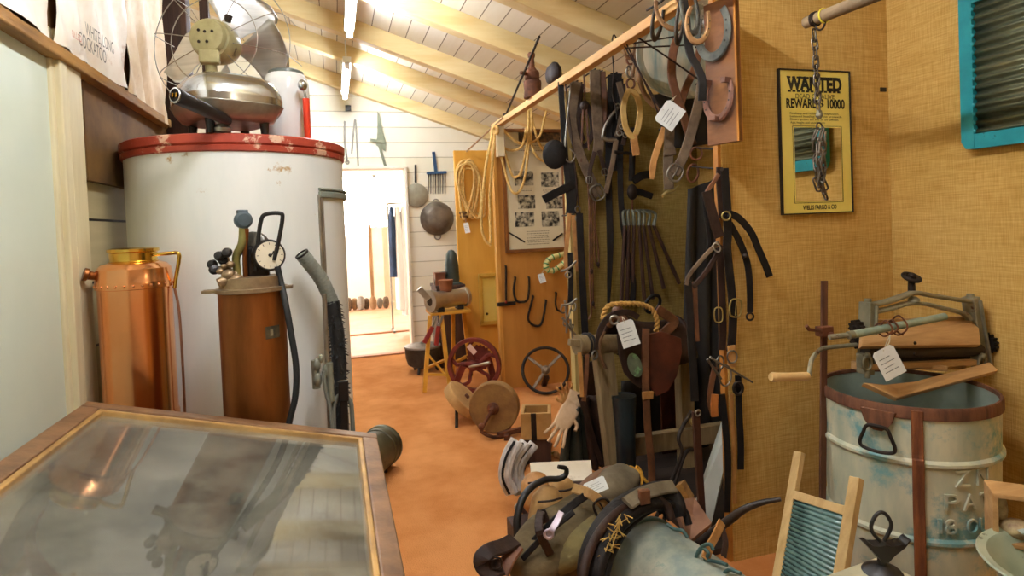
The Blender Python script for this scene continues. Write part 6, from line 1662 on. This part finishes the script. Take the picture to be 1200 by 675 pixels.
# ---- wooden trestle with saddle
YS2 = 2.78
s = lambda px, py, d=0: PY(px, py, YS2 + d)
m_greywood = mat('weathered_trestle_wood', '6f5c3c', '94805a', rough=.75, scale=5, stretch=(4, 4, .5), bump=.3)
tre = thing('saddle_trestle', 'rough weathered timber trestle under the old saddle', 'trestle', (s(712, 540).x, YS2, 0))
pa_, pb_ = s(704, 405), s(722, 552)
pb0 = pa_ + (pb_ - pa_) * (pa_.z / (pa_.z - pb_.z))
MB().bar(pb0, pa_ + V((0, 0, .04)), .095, .07, (0, 1, 0)).build('post', m_greywood, tre, bev=.004)
MB().rod(s(676, 404, -.04), s(800, 402, .1), .05, 16).build('rail', m_greywood, tre)
MB().bar(s(667, 401, -.05), s(680, 402, -.05), .035, .03, (0, 0, 1)).build('peg', m_greywood, tre)
pr0 = s(800, 402, .12)
MB().bar(V((pr0.x, pr0.y, 0)), pr0, .08, .07, (0, 1, 0)).build('post', m_greywood, tre, bev=.004)
a_, b_ = PY(716, 560, 2.9), PY(850, 548, 2.9)
MB().bar(V((a_.x, 2.86, .2)), V((b_.x + .05, 2.86, .2)), .05, .1).build('lower_rail', m_greywood, tre, bev=.004)
sa = thing('old_saddle', 'old dark leather saddle with twisted yellow handle on the timber trestle', 'saddle', s(755, 420))
axs = (s(800, 402, .1) - s(676, 404, -.04)).normalized()        # along the rail
c0 = s(760, 400, .03); lat = V((0, 0, 1)).cross(axs)
lat = lat if lat.y < 0 else -lat                                  # towards the camera
def saddle_pt(u, v, lift=0):
    x = (u - .5) * .42; a_ = (v - .5) * 2
    dip = .035 * (2 * u - 1) ** 2 + .02 * math.exp(-((u - .12) / .1) ** 2)
    top = .085 + dip
    wd = .13 + .02 * math.sin(u * PI)
    y = wd * math.sin(a_ * 1.25) * (1 + lift * 4); z = top - .19 * (abs(a_) ** 1.8) + lift
    return c0 + axs * x + lat * y + V((0, 0, z))
o = MB().grid(lambda u, v: saddle_pt(u, v), 20, 20).build('seat', m_leather_d, sa)
so = o.modifiers.new('sheet', 'SOLIDIFY'); so.thickness = .018
MB().tube([saddle_pt(.97, v, .004) for v in (.2, .35, .5, .65, .8)], .02, 10).build('cantle', m_leather_d, sa)
MB().tube([saddle_pt(.04, v, .008) for v in (.25, .4, .5, .6, .75)], .022, 10).ball(saddle_pt(.03, .5, .03), (.03, .035, .035), 12, 8).build('pommel', m_leather_b, sa)
def flapshape(pts, Y, th, name, m):
    q = Pts(pts, Y); return MB().slab(q, th).build(name, m, sa, bev=.004)
flapshape([(753, 392), (775, 388), (797, 396), (798, 412), (792, 440), (782, 458), (768, 464), (758, 450)], YS2 - .14, .012, 'flap', mat('red_brown_leather', '3c1a10', '5e2c1c', rough=.45, scale=9, bump=.15))
flapshape([(722, 392), (742, 388), (754, 404), (755, 440), (750, 455), (740, 448), (730, 436), (724, 415)], YS2 - .15, .012, 'skirt', m_leather_d)
part(MB(frame(s(744, 428, -.175), RC, UC) @ rot(0, 0, 18)).lathe([(.001, .008), (.03, .006), (.045, 0)], 24, M.Diagonal((.75, 1.35, 1, 1))).build('knee_pad', mat('mouldy_green_leather', '3e4636', '5f6a50', rough=.7, scale=8, spots='6f9a66', sscale=9, sth=.56), sa), 'mouldy green knee pad')
part(MB().strap(Pts([(757, 385), (756, 420), (757, 460), (759, 500), (763, 540), (764, 566)], YS2 - .17), .036, .007, FACE).build('stirrup_leather', m_leather_b, sa), 'brown stirrup leather')
MB().strap(Pts([(753, 464), (759, 463), (765, 463)], YS2 - .175), .04, .012, FACE).build('stirrup_keeper', m_leather_t, sa)
hp_ = Pts([(706, 374), (710, 362), (718, 357), (735, 356), (752, 357), (764, 363), (770, 376), (769, 388)], YS2 - .08)
qs = smooth_path(hp_, 8); hr_ = MB()
L_ = [0]
for i in range(1, len(qs)): L_.append(L_[-1] + (qs[i] - qs[i - 1]).length)
tot = L_[-1]
pts3 = [[], []]
for i in range(150):
    d_ = tot * i / 149
    j = max(k for k in range(len(L_)) if L_[k] <= d_ + 1e-9); j = min(j, len(qs) - 2)
    q = qs[j].lerp(qs[j + 1], (d_ - L_[j]) / max(L_[j + 1] - L_[j], 1e-6)); tn = (qs[j + 1] - qs[j]).normalized()
    e1 = tn.cross(V((0, 1, 0))).normalized(); e2 = tn.cross(e1)
    for k in (0, 1):
        a2 = d_ * 130 + PI * k; pts3[k].append(q + e1 * (.0068 * math.cos(a2)) + e2 * (.0068 * math.sin(a2)))
for k in (0, 1): hr_.tube(pts3[k], .0078, 7, k=1)
part(hr_.build('rope_handle', mat('tan_yellow_rope', 'a67a30', 'c99c52', rough=.8, scale=60), sa), 'twisted yellow rope handle')
MB().strap(Pts([(700, 410), (704, 385), (716, 370), (735, 366), (748, 372)], YS2 - .12), .03, .008, FACE).build('front_strap', m_leather_d, sa)
MB().torus(frame(s(720, 375, -.14), RC, UC), .02, .006, 16, 8).build('staple', m_steel, sa)
MB().tube(Pts([(708, 388), (703, 400), (704, 418), (710, 432)], YS2 - .12), .01, 8).build('hook_iron', mat('brown_iron2', '5a4028', '80603e', rough=.6, metal=.4, scale=9), sa)
MB().strap(Pts([(770, 362), (782, 370), (790, 378), (776, 392)], YS2 - .05), .05, .012, FACE).build('rear_strap', m_leather_b, sa)
MB().torus(frame(s(765, 356, .02), RC, UC) @ rot(20, 30, 0), .05, .009, 22, 8).build('girth_loop', m_leather_k, sa)
card_tag(736, 391, YS2 - .22, .085, .125, 18, 'large white tag lying on the front of the old saddle', PY(729, 371, YS2 - .2))
# things tied around the rail end
rt_ = thing('rail_binding', 'dark cord and rings bound round the left end of the trestle rail', 'binding', s(692, 402, -.05))
for px in (686, 690): MB().torus(axis(s(px, 404, -.025), axs), .054, .007, 22, 8).build('cord', m_leather_k, rt_)
MB().torus(frame(s(697, 416, -.09), RC, UC) @ rot(0, 40, 0), .02, .005, 16, 8).build('ring', m_steel, rt_)
MB().strap(Pts([(679, 413), (681, 440), (682, 465)], YS2 - .1), .02, .006, FACE).build('tan_tail', m_leather_t, rt_)
MB().strap(Pts([(688, 415), (687, 440), (684, 470)], YS2 - .09), .022, .006, FACE).build('brown_tail', m_leather_b, rt_)
# hanging leather apron, boots and panels deep in the bay
def sheet(name, label, cat, pts, Y, th, m, dy=None):
    q = [PY(p[0], p[1], Y + (dy[i] if dy else 0)) for i, p in enumerate(pts)]
    return tag(MB().slab(q, th).build(name, m, bev=.003), label, cat)
sheet('leather_hide', 'brown leather panel hanging behind the saddle flap', 'leather panel', [(772, 440), (800, 436), (806, 500), (800, 540), (776, 542)], YS2 + .32, .01, MATS['red_brown_leather'])
sheet('leather_apron', 'dark leather apron hanging below the rail beside the trestle post', 'apron', [(686, 425), (702, 420), (712, 470), (716, 520), (700, 546), (688, 500)], YS2 + .2, .012, m_leather_d)
def boot(px, py, Y, h, label, m):
    b0 = PY(px, py, Y); t = thing('rubber_boot', label, 'boot', (b0.x, b0.y, 0))
    MB().lathe([(.045, 0), (.05, .02), (.048, .1), (.05, h * .6), (.06, h * .95), (.062, h), (.052, h - .004)], 22, TR((b0.x, b0.y, 0.0))).build('shaft', m, t)
    MB().ball((b0.x - .05, b0.y - .07, .045), (.05, .09, .045), 16, 10).build('foot', m, t)
boot(734, 545, 2.72, .52, 'dark blue-green tall rubber boot behind the trestle post', mat('blue_black_rubber', '10191d', '1d2b30', rough=.4, scale=6))

# ---- poles, tongs, plank
tg = thing('blacksmith_tongs', 'long black iron tongs standing among the straps', 'tongs', PY(785, 590, 2.3))
lowz = PY(780, 600, 2.3)
MB().tube([PY(810, 482, 2.36), PY(800, 500, 2.33), PY(795, 514, 2.31), PY(799, 530, 2.3), PY(790, 556, 2.3), PY(777, 588, 2.3), V((lowz.x - .05, 2.3, .1)), V((lowz.x - .1, 2.3, 0.005))], .0085, 8).build('handle', m_iron, tg)
MB().tube([PY(813, 527, 2.33), PY(806, 528, 2.32), PY(801, 536, 2.3), PY(793, 560, 2.29), PY(782, 592, 2.28), V((lowz.x - .02, 2.28, .1)), V((lowz.x - .06, 2.28, 0.005))], .0085, 8).build('handle', m_iron, tg)
MB().ball(PY(812, 494, 2.34), .018, 10, 8).build('rivet', m_brassb, tg)
rp = thing('rusty_pole', 'rusty brown iron pole standing upright under the bridle', 'pole', (PY(823, 600, 2.15).x, 2.15, 0))
p0 = PY(815, 482, 2.15); p1 = PY(823, 612, 2.15); e0 = p0 + (p1 - p0) * (p0.z / (p0.z - p1.z))
MB().bar(e0, p0, .03, .014, (0, 1, 0)).build('pole', mat('brown_pole_iron', '2e1a12', '54301e', rough=.6, metal=.3, scale=8), rp)
MB().torus(axis(PY(818, 484, 2.14), (0, 1, 0)), .012, .004, 14, 6).build('eye', m_steel, rp)
tag(MB().slab([PY(858, 466, 2.33), PY(866, 470, 2.27), PY(846, 566, 2.25), PY(832, 620, 2.2), PY(816, 622, 2.24), PY(818, 588, 2.26)], .014).build('pale_plank', mat('pale_grey_plank', 'b5bdb6', 'd2d6ce', rough=.5, scale=3)), 'pale grey plank leaning behind the lower bridle straps', 'plank')
cs = thing('curved_stick', 'dark curved stick with tapered end poking out past the burlap wall', 'stick', PY(830, 640, 1.95))
MB().tube([PY(915, 585, 1.72), PY(893, 589, 1.76), PY(872, 597, 1.8), PY(855, 609, 1.85), PY(838, 622, 1.9), PY(815, 640, 1.97), PY(795, 655, 2.02)], .0135, 10, taper=lambda u: .5 + .7 * min(1, u * 2)).build('shaft', mat('dark_stick', '1e1814', '3a2c22', rough=.45, scale=9), cs)
MB().tube([PY(866, 600, 1.82), PY(864, 607, 1.82), PY(858, 606, 1.83)], .005, 8).build('trigger_loop', m_iron, cs)
MB().torus(axis(PY(846, 616, 1.88), PY(855, 609, 1.85) - PY(838, 622, 1.9)), .0145, .004, 14, 6).build('band', m_steel, cs)

# ================================================================ THE HEAP ON THE FLOOR
m_canvas = mat('olive_canvas', '463a22', '6b5c3c', rough=.9, scale=6, bump=.8, bscale=22, spots='3a2c1a', sscale=5, sth=.58, ssoft=.1)
m_canvas_y = mat('khaki_canvas', '5c5130', '7f7242', rough=.85, scale=6, bump=.5, bscale=30)
m_hide = mat('tan_hide', '8f6a38', 'b89258', rough=.7, scale=6, bump=.4, bscale=20)
def blob(c, ax, L, w, h, near=(0, 0, 1), p=2.6, seed=0, lump=.06):
    """stuffed bag: superellipsoid along ax with soft lumps"""
    ax = V(ax).normalized(); sd = ax.cross(V(near)).normalized(); up = sd.cross(ax)
    def fn(u, v):
        th = PI * v; a_ = 2 * PI * u
        e = lambda t, q: math.copysign(abs(t) ** (2 / q), t)
        ca, sa_ = e(math.cos(a_), p), e(math.sin(a_), p); st = abs(math.sin(th)) ** (2 / p); ct = e(math.cos(th), p)
        k = 1 + lump * math.sin(3 * a_ + seed + 2 * th) + lump * .6 * math.sin(7 * th + 2 * a_ + seed * 2)
        return V(c) + ax * (ct * L / 2) + sd * (st * ca * w / 2 * k) + up * (st * sa_ * h / 2 * k)
    return MB().grid(fn, 32, 22, cu=True)
# pack saddle bag
bA, bB = PY(612, 668, 1.90), PY(745, 572, 2.28)
bc_ = (bA + bB) / 2; bax = bB - bA; bc_.z -= .0
sb1 = thing('saddle_bag', 'worn olive canvas saddle bag with buckled straps at the front of the heap', 'bag', (bc_.x, bc_.y, 0))
upv = V((-.35, -.45, .82))
BL = bax.length
blob(bc_ + V((.0, .03, -.03)), bax, BL * 1.02, .26, .21, upv, 3, 1).build('body', m_canvas, sb1)
part(blob(PY(690, 632, 1.98), PY(730, 595, 2.1) - PY(640, 665, 1.9), .4, .1, .11, upv, 2.6, 3).build('lower_pocket', m_canvas_y, sb1), 'khaki lower pocket')
def over(pts, Y, w, m, name, par, t=.009): return MB().strap([PY(p[0], p[1], Y + (p[2] if len(p) > 2 else 0)) for p in pts], w, t, (-.4, -.75, .5)).build(name, m, par)
over([(672, 572, .02), (690, 578, -.06), (706, 590, -.08), (714, 606, -.07)], 2.06, .035, m_hide, 'strap', sb1)
over([(640, 612, .02), (634, 600, .02), (632, 622, -.07), (645, 650, -.06)], 1.95, .03, m_leather_d, 'strap', sb1)
over([(625, 636, -.02), (650, 610, -.03), (676, 588, .0), (700, 572, .06)], 1.99, .028, m_leather_k, 'edge_binding', sb1)
over([(612, 655, -.02), (640, 626, -.03), (672, 600, .0)], 1.93, .02, m_leather_k, 'edge_binding', sb1)
buckle(frame(PY(708, 598, 1.97), RC, UC) @ rot(0, 0, 30), .05, .07, m_iron, sb1)
blob(PY(712, 604, 1.97), RC * .5 + UC * -.8, .05, .03, .015, upv, 2, 2, 0).build('strap_tab', m_hide, sb1)
blob(PY(722, 566, 2.2), bax, .26, .14, .1, upv, 2.4, 5).build('top_flap', mat('grey_canvas', '564c38', '7c7058', rough=.85, scale=6, bump=.5, bscale=30), sb1)
cdp = thing('metal_clip', 'lilac grey metal spring clip fastened to the olive saddle bag', 'clip', PY(650, 612, 1.9))
MB().strap([PY(658, 600, 1.89), PY(652, 612, 1.87), PY(646, 622, 1.86), PY(643, 630, 1.86)], .022, .006, (-.4, -.75, .5)).torus(frame(PY(643, 626, 1.855), RC, UC), .014, .005, 16, 8).build('clip', mat('lilac_metal', '9a8c98', 'b9adb6', rough=.35, metal=.4, scale=8), cdp)
card_tag(698, 570, 2.03, .085, .05, 24, 'white tag lying on top of the olive saddle bag', PY(706, 564, 2.06), tilt=(-35, 0))
# rolled strap at the left tip
rs = thing('rolled_strap', 'thick brown rolled leather strap end lying on the carpet edge', 'strap', PY(580, 655, 1.9))
MB().strap([PY(603, 633, 1.93), PY(590, 640, 1.9), PY(575, 645, 1.87), PY(565, 655, 1.85), PY(572, 667, 1.85), PY(588, 664, 1.86)], .06, .012, (-.3, -.5, .8)).build('roll', m_leather_d, rs)
MB().strap([PY(606, 640, 1.91), PY(596, 655, 1.88), PY(588, 672, 1.86)], .05, .012, (-.3, -.5, .8)).build('tail', m_leather_b, rs)
buckle(frame(PY(581, 660, 1.84), RC, UC), .03, .03, m_iron, rs)
# horse collar
hc = thing('horse_collar', 'dark padded leather horse collar leaning against the pale blue drum', 'horse collar', PY(720, 660, 1.85))
cp = [(690, 695, 1.72), (694, 658, 1.76), (706, 628, 1.82), (724, 604, 1.88), (747, 588, 1.93), (770, 582, 1.96), (786, 590, 1.95), (792, 606, 1.93)]
cpts = [PY(*q) for q in cp]
MB().strap(cpts, .13, .06, (-.75, -.3, .55), taper=lambda u: .7 + .35 * math.sin(u * PI)).build('padding', m_leather_k, hc, sub=2)
MB().tube([q + V((-.045, -.045, .02)) for q in cpts], .016, 10).build('rim_roll', m_leather_d, hc)
MB().tube([q + V((.035, -.03, -.02)) for q in cpts], .014, 10).build('rim_roll', m_leather_k, hc)
MB().strap([PY(735, 590, 1.85), PY(755, 578, 1.9), PY(775, 572, 1.93), PY(790, 570, 1.95)], .05, .012, (-.3, -.6, .7)).build('top_housing', MATS['grey_canvas'], hc)
sw_ = MB()
for i in range(40):
    u_ = rnd.random(); q = PY(708 + 22 * u_ + rnd.uniform(-3, 3), 650 - 45 * u_ + rnd.uniform(-6, 6), 1.74)
    d_ = V((rnd.uniform(-1, 1), rnd.uniform(-.6, .2), rnd.uniform(-1, .6))).normalized(); sw_.rod(q, q + d_ * .03, .002, 4)
sw_.build('straw_stuffing', mat('straw', 'a9853f', 'c9a95c', rough=.9, scale=30), hc)['kind'] = 'stuff'
MB().box(PY(755, 582, 1.86), (.04, .02, .05)).build('patch', m_leather_b, hc, bev=.003)
# weathered drum-shaped object
da_, db_ = PY(752, 664, 1.96), PY(850, 740, 1.56)
dv_ = db_ - da_; DL = dv_.length
dm = thing('blue_drum', 'weathered pale blue and brown painted drum lying at the bottom of the heap', 'drum', ((da_.x + db_.x) / 2, (da_.y + db_.y) / 2, 0))
m_drum = mat('weathered_blue_paint', '7f8f86', 'c8c4ac', rough=.6, scale=5, bump=.3, spots='5f8a88', sscale=5, sth=.53, ssoft=.08)
RD = .175
MB(axis(da_, dv_)).lathe([(.001, -.02), (RD * .8, -.015), (RD * .95, 0), (RD, .03), (RD, DL * .5), (RD * .98, DL), (.001, DL + .01)], 48).build('shell', m_drum, dm)
MB(axis(da_, dv_)).lathe([(RD * .96, -.004), (RD + .008, .0), (RD + .008, .02), (RD, .024)], 48, cap=False).build('hoop', mat('drum_hoop', '4c6a68', '7f8f80', rough=.5, metal=.3, scale=8), dm)
lg = MB()
for t_ in (.25, .75):
    q = da_ + dv_ * t_; lg.box(V((q.x, q.y, max((q.z - RD) / 2, .02))), (.3, .06, max(q.z - RD + .02, .04)))
lg.build('cradle', m_darkwood, dm)
wl = thing('wire_tangle', 'tangle of teal coated wire and brown strap lying on the pale blue drum', 'wire', PY(822, 645, 1.72))
Yw = 1.66
for pts in ([(814, 665), (816, 652), (822, 642), (830, 648), (826, 656)], [(826, 656), (838, 658), (852, 662)], [(782, 614), (790, 620), (800, 622), (806, 630)], [(845, 675), (855, 668), (868, 672)], [(818, 648), (824, 640), (832, 638), (836, 645)]):
    MB().tube([PY(a, b, Yw + (822 - a) * .003) for a, b in pts], .006, 8).build('wire', mat('teal_wire', '2e4c4a', '4f706a', rough=.5, scale=9), wl)
MB().strap([PY(826, 655, Yw - .02), PY(832, 640, Yw), PY(840, 625, Yw + .06), PY(846, 612, Yw + .1)], .03, .007, (-.3, -.9, .3)).build('strap', m_leather_t, wl)
MB().strap([PY(845, 615, Yw + .1), PY(850, 635, Yw + .04), PY(848, 652, Yw)], .02, .006, (-.3, -.9, .3)).build('strap', m_leather_d, wl)
# boards and box behind the drum
tag(MB().slab([PY(786, 592, 2.12), PY(812, 588, 2.18), PY(832, 618, 2.0), PY(806, 640, 1.94)], .02).build('brown_board', mat('dusty_brown_board', '6e4a36', '9a7258', rough=.6, scale=4)), 'dusty brown board lying behind the blue drum', 'board')
tag(MB().bar(PY(797, 566, 2.25), PY(808, 585, 2.22), .05, .03).build('wood_offcut', m_rail), 'short wood offcut on the dusty brown board', 'offcut')
# rope clump
ry = thing('yellow_twine', 'clump of yellow twine on the lower trestle rail', 'twine', PY(738, 556, 2.3))
for i in range(9):
    a_ = rnd.uniform(0, 6); c_ = PY(731 + 2.6 * i, 556 + 3 * math.sin(i * 1.7), 2.3)
    MB().torus(TR(c_, rnd.uniform(30, 120), rnd.uniform(-40, 40), rnd.uniform(0, 180)), .022 + .006 * (i % 3), .005, 16, 6).build('loop', m_rope_y, ry)
MB().tube([PY(750, 552, 2.29), PY(752, 562, 2.27), PY(752, 573, 2.26)], .006, 8).build('tail', m_rope_y, ry)
# brown roll left of it
tag(blob(PY(700, 566, 2.42), PY(722, 548, 2.5) - PY(672, 585, 2.35), .3, .09, .075, (0, -.3, 1), 2.4, 2, .03).build('leather_roll', mat('plain_brown_leather', '5e4028', '7e5a3a', rough=.6, scale=6)), 'smooth brown leather roll behind the white tag of the olive bag', 'roll')
# tan hide pouches
for i, (px, py, Y, L, lab, m) in enumerate(((640, 594, 2.2, .2, 'left tan hide pouch inside the black curved hook', m_hide), (656, 582, 2.28, .2, 'right tan hide pouch under the white card', m_hide), (628, 572, 2.4, .17, 'small brown pouch at the carpet edge under the white card', m_leather_t))):
    q = PY(px, py, Y)
    t = thing('hide_pouch', lab, 'pouch', (q.x, q.y, 0), 'hide pouches in the heap')
    blob(q - V((0, 0, .02)), (-.3, -.5, -.75), L, .13, .11, (0, -1, .4), 2.4, i * 2).build('body', m, t)
    MB().tube([q + V((-.05, -.05, .05)), q + V((0, -.07, .055)), q + V((.05, -.05, .05))], .004, 6).build('seam', m_leather_d, t)
# black hook
hk = thing('curved_hook', 'black curved iron hay hook standing over the tan pouches', 'hook', PY(608, 620, 2.2))
MB().tube([PY(606, 628, 2.12), PY(606, 608, 2.14), PY(612, 585, 2.17), PY(624, 570, 2.2), PY(640, 562, 2.22), PY(655, 561, 2.22), PY(663, 556, 2.22), PY(663, 549, 2.22), PY(654, 547, 2.22)], .013, 10, taper=lambda u: 1.25 - .6 * u).build('hook', m_black, hk)
MB().rod(PY(606, 626, 2.12), V((PY(606, 640, 2.1).x, 2.1, 0)), .014, 8).build('shank', m_black, hk)
# white card
wc_ = [PY(621, 543, 2.62), PY(692, 540, 2.62), PY(695, 563, 2.45), PY(623, 567, 2.45)]
tag(MB().slab(wc_, .004).build('white_card', mat('white_card', 'd8ccb2', 'e6dcc6', rough=.6, scale=4, spots='b09a72', sscale=5, sth=.6, ssoft=.1)), 'large white card lying flat on the heap behind the black hook', 'card')
# folded newspapers / pale bundle at carpet edge
for i, (pts, w, Y, lab) in enumerate((
        ([(606, 516), (596, 535), (592, 558), (600, 578)], .13, 2.7, 'outermost pale striped cloth strip at the carpet edge'),
        ([(616, 518), (604, 535), (600, 556), (606, 574)], .11, 2.74, 'middle pale striped cloth strip at the carpet edge'),
        ([(626, 520), (613, 537), (608, 552), (610, 566)], .10, 2.8, 'inner lilac cloth strip beside the wooden box'))):
    t = thing('cloth_strip', lab, 'cloth', PY(*pts[-1], Y), 'pale cloth strips at the carpet edge')
    MB().strap([PY(a, b, Y - .01 * k) for k, (a, b) in enumerate(pts)], w * .55, .03, (-.7, -.6, .35)).build('cloth', mat('pale_striped_cloth', 'b5aca0', 'dcd6ce', rough=.85, scale=24, stretch=(3, 3, .5), bump=.2), t)
    MB().strap([PY(a - 3, b + 1, Y - .03 - .01 * k) for k, (a, b) in enumerate(pts)], w * .1, .006, (-.7, -.6, .35)).build('stripe', m_leather_k, t)
np_ = PY(606, 572, 2.52)
tag(MB().slab([PZ(598, 556, .13), PZ(610, 552, .13), PZ(613, 577, .02), PZ(602, 580, .02)], .02).build('folded_paper', mat('newsprint', 'a9a08c', 'cfc7b4', rough=.8, scale=40, lo=.45, hi=.55)), 'small folded newspaper at the carpet edge below the cloth strips', 'newspaper')
# under-heap: dark timber base that carries it
for (px, py, Y, sz, lab) in ((640, 560, 2.62, (.42, .3, .12), 'dark low crate under the white card'), (610, 590, 2.4, (.12, .3, .1), 'dark wooden block along the carpet edge')):
    q = PY(px, py, Y)
    t = thing('low_crate', lab, 'crate', (q.x + sz[0] * .3, Y, 0), 'low crates under the heap')
    cx_ = q.x + sz[0] * .3
    MB().box((cx_, Y, sz[2] / 2), sz).build('carcass', m_darkwood, t, bev=.004)
    f_ = MB()
    for dx in (-1, 1): f_.box((cx_ + dx * (sz[0] / 2 - .02), Y - sz[1] / 2 - .006, sz[2] / 2), (.03, .01, sz[2]))
    f_.build('batten', m_wood, t)
# small tools strewn among the heap
strew = [(622, 530, 632, 520, 3.0, 'small steel file beside the wooden box', m_steel), (632, 537, 650, 530, 2.95, 'short brass rod in front of the pale gloves', m_brassb), (612, 548, 622, 538, 2.75, 'dark bolt between the cloth strips and the white card', m_iron),
         (640, 532, 646, 520, 3.0, 'rusty spike leaning at the foot of the wooden box', m_rust), (660, 535, 672, 538, 2.9, 'rusty bolt behind the white card', m_rust), (607, 595, 612, 612, 2.2, 'steel bolt lying at the carpet edge by the hook', m_steel), (652, 533, 658, 538, 2.85, 'tan leather scrap behind the white card', m_leather_t), (617, 526, 627, 534, 2.95, 'small brass hinge on top of the cloth strips', m_brassb)]
for a_, b_, c_, d_, Y, lab, m in strew:
    p_, q_ = PZ(a_, b_, .022), PZ(c_, d_, .012)
    t = thing('small_tool', lab, 'tool', mid(p_, q_), 'small tools strewn in the heap')
    MB().rod(p_, q_, .011, 8, .008).build('shank', m, t)
    MB().ball(p_, .02, 10, 8).build('head', m, t)
# wooden box
YBx = 3.3
ba, bb, bcn, bdn = PY(610, 485, YBx), PY(646, 494, YBx - .06), PY(640, 520, YBx - .06), PY(610, 516, YBx)
wx = thing('tan_crate', 'small tan wooden crate with dark strap behind the pale gloves', 'crate', ((ba.x + bb.x) / 2, YBx, 0))
h_ = ba.z - bdn.z; xv = (bb - ba); xv.z = 0; T_ = frame(V((ba.x, ba.y, bdn.z)), xv, (0, 0, 1)); Lx = xv.length
sd_ = -1 if (T_.to_3x3() @ V((0, 0, 1))).y < 0 else 1
cr2 = MB(T_)
cr2.box((Lx / 2, h_ / 2, .01 * sd_), (Lx, h_, .02)).box((Lx / 2, h_ / 2, .17 * sd_), (Lx, h_, .02)).box((.01, h_ / 2, .09 * sd_), (.02, h_, .14)).box((Lx - .01, h_ / 2, .09 * sd_), (.02, h_, .14)).box((Lx / 2, .01, .09 * sd_), (Lx - .04, .02, .14))
cr2.build('carcass', mat('tan_crate_wood', 'a5793f', 'c99f5e', rough=.6, scale=5, spots='5a3a1c', sscale=6, sth=.57, ssoft=.1), wx, bev=.002)
MB(T_).box((Lx * .42, h_ / 2, -.004 * sd_), (.03, h_ + .004, .006)).build('strap', m_iron, wx)
if bdn.z > .03:
    MB(T_).box((Lx / 2, -bdn.z / 2, .09 * sd_), (Lx * .9, bdn.z, .14)).build('base', m_darkwood, wx)
# gloves
def glove(name, label, wrist, palm, spread, m, L, side):
    w0, p0_ = V(wrist), V(palm); d = (p0_ - w0).normalized(); n = V((-.3, -.9, .25)); lt_ = d.cross(n).normalized(); n = lt_.cross(d).normalized()
    t = thing(name, label, 'glove', w0, 'work gloves on the heap')
    b__ = blob((w0 + p0_) / 2, d, (p0_ - w0).length * 1.25, L * .62, L * .2, n, 2.6, 1, .05)
    for i, (off, ln_, an) in enumerate(((-1.5, .8, -.28), (-.5, .95, -.08), (.5, .9, .1), (1.5, .7, .3))):
        s0 = p0_ + lt_ * (off * L * .13); dd_ = (d + lt_ * an + n * .12).normalized()
        b__.tube([s0 - d * L * .1, s0 + dd_ * L * .35 * ln_, s0 + dd_ * L * .62 * ln_ + n * .012, s0 + dd_ * L * .8 * ln_ + n * .0], L * .062, 8, taper=lambda u: 1 - .25 * u)
    s0 = mid(w0, p0_) + lt_ * (side * L * .28)
    b__.tube([s0 - lt_ * side * L * .08, s0 + lt_ * side * L * .16 + d * L * .14, s0 + lt_ * side * L * .2 + d * L * .34], L * .07, 8, taper=lambda u: 1 - .2 * u)
    b__.build('hand', m, t)
    c__ = axis(w0, -d, n)
    MB(c__).lathe([(L * .26, -.01), (L * .28, .02), (L * .32, L * .35), (L * .3, L * .36)], 20, M.Diagonal((1, .5, 1, 1)), cap=False).build('cuff', m, t)
m_gl = mat('pale_suede', 'b8946c', 'd6b894', rough=.9, scale=8, bump=.3)
glove('work_glove', 'pale suede work glove with fingers pointing down onto the heap', PY(672, 472, 3.0), PY(657, 500, 2.93), 0, m_gl, .16, -1)
glove('work_glove', 'orange tan work glove with fingers pointing up beside the iron wheel', PY(668, 476, 3.08), PY(664, 462, 3.06), 0, mat('orange_suede', 'b98442', 'd6a866', rough=.9, scale=8, bump=.3), .12, -1)
# dark leather drapes between gloves and trestle
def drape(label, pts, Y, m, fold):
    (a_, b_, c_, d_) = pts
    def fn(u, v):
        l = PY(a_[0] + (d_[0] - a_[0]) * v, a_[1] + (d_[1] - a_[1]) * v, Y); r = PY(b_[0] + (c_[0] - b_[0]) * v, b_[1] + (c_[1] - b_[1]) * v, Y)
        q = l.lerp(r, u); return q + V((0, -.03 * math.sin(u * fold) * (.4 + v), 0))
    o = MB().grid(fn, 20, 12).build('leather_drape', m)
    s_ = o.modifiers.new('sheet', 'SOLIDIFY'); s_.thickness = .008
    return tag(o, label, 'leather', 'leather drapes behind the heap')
drape('dark green-black leather drape hanging behind the suede gloves', ((664, 488), (684, 470), (694, 545), (655, 552)), 2.98, mat('green_black_leather', '23241a', '3c3c2a', rough=.6, scale=8, bump=.2), 14)
drape('dark brown leather drape hanging beside the trestle post', ((682, 466), (700, 462), (716, 548), (692, 548)), 2.92, m_leather_d, 10)
strap_thing('dark_strap', 'dark strap slanting down across the leather drapes to the heap', [(679, 462), (688, 490), (697, 520), (706, 545)], 2.86, 6, m_leather_d, group=GS, hook=False)

drape('dark sheet standing in for the deep shadow right of the saddle', ((806, 222), (850, 205), (852, 500), (796, 540)), 3.0, mat('bay_shadow_black', '12100c', '241f18', rough=.7, scale=6), 16)  # this and the next two: dark sheets added for the bay's deep shadow
drape('dark sheet standing in for the shadow under the zinc dish', ((764, 112), (834, 96), (838, 168), (782, 176)), 3.12, MATS['bay_shadow_black'], 9)
drape('dark sheet standing in for the shadow below the saddle behind the trestle', ((728, 446), (800, 440), (806, 560), (724, 560)), 3.2, MATS['bay_shadow_black'], 12)
cam_d.dof.use_dof = True
cam_d.dof.focus_distance = 1.9
cam_d.dof.aperture_fstop = 8
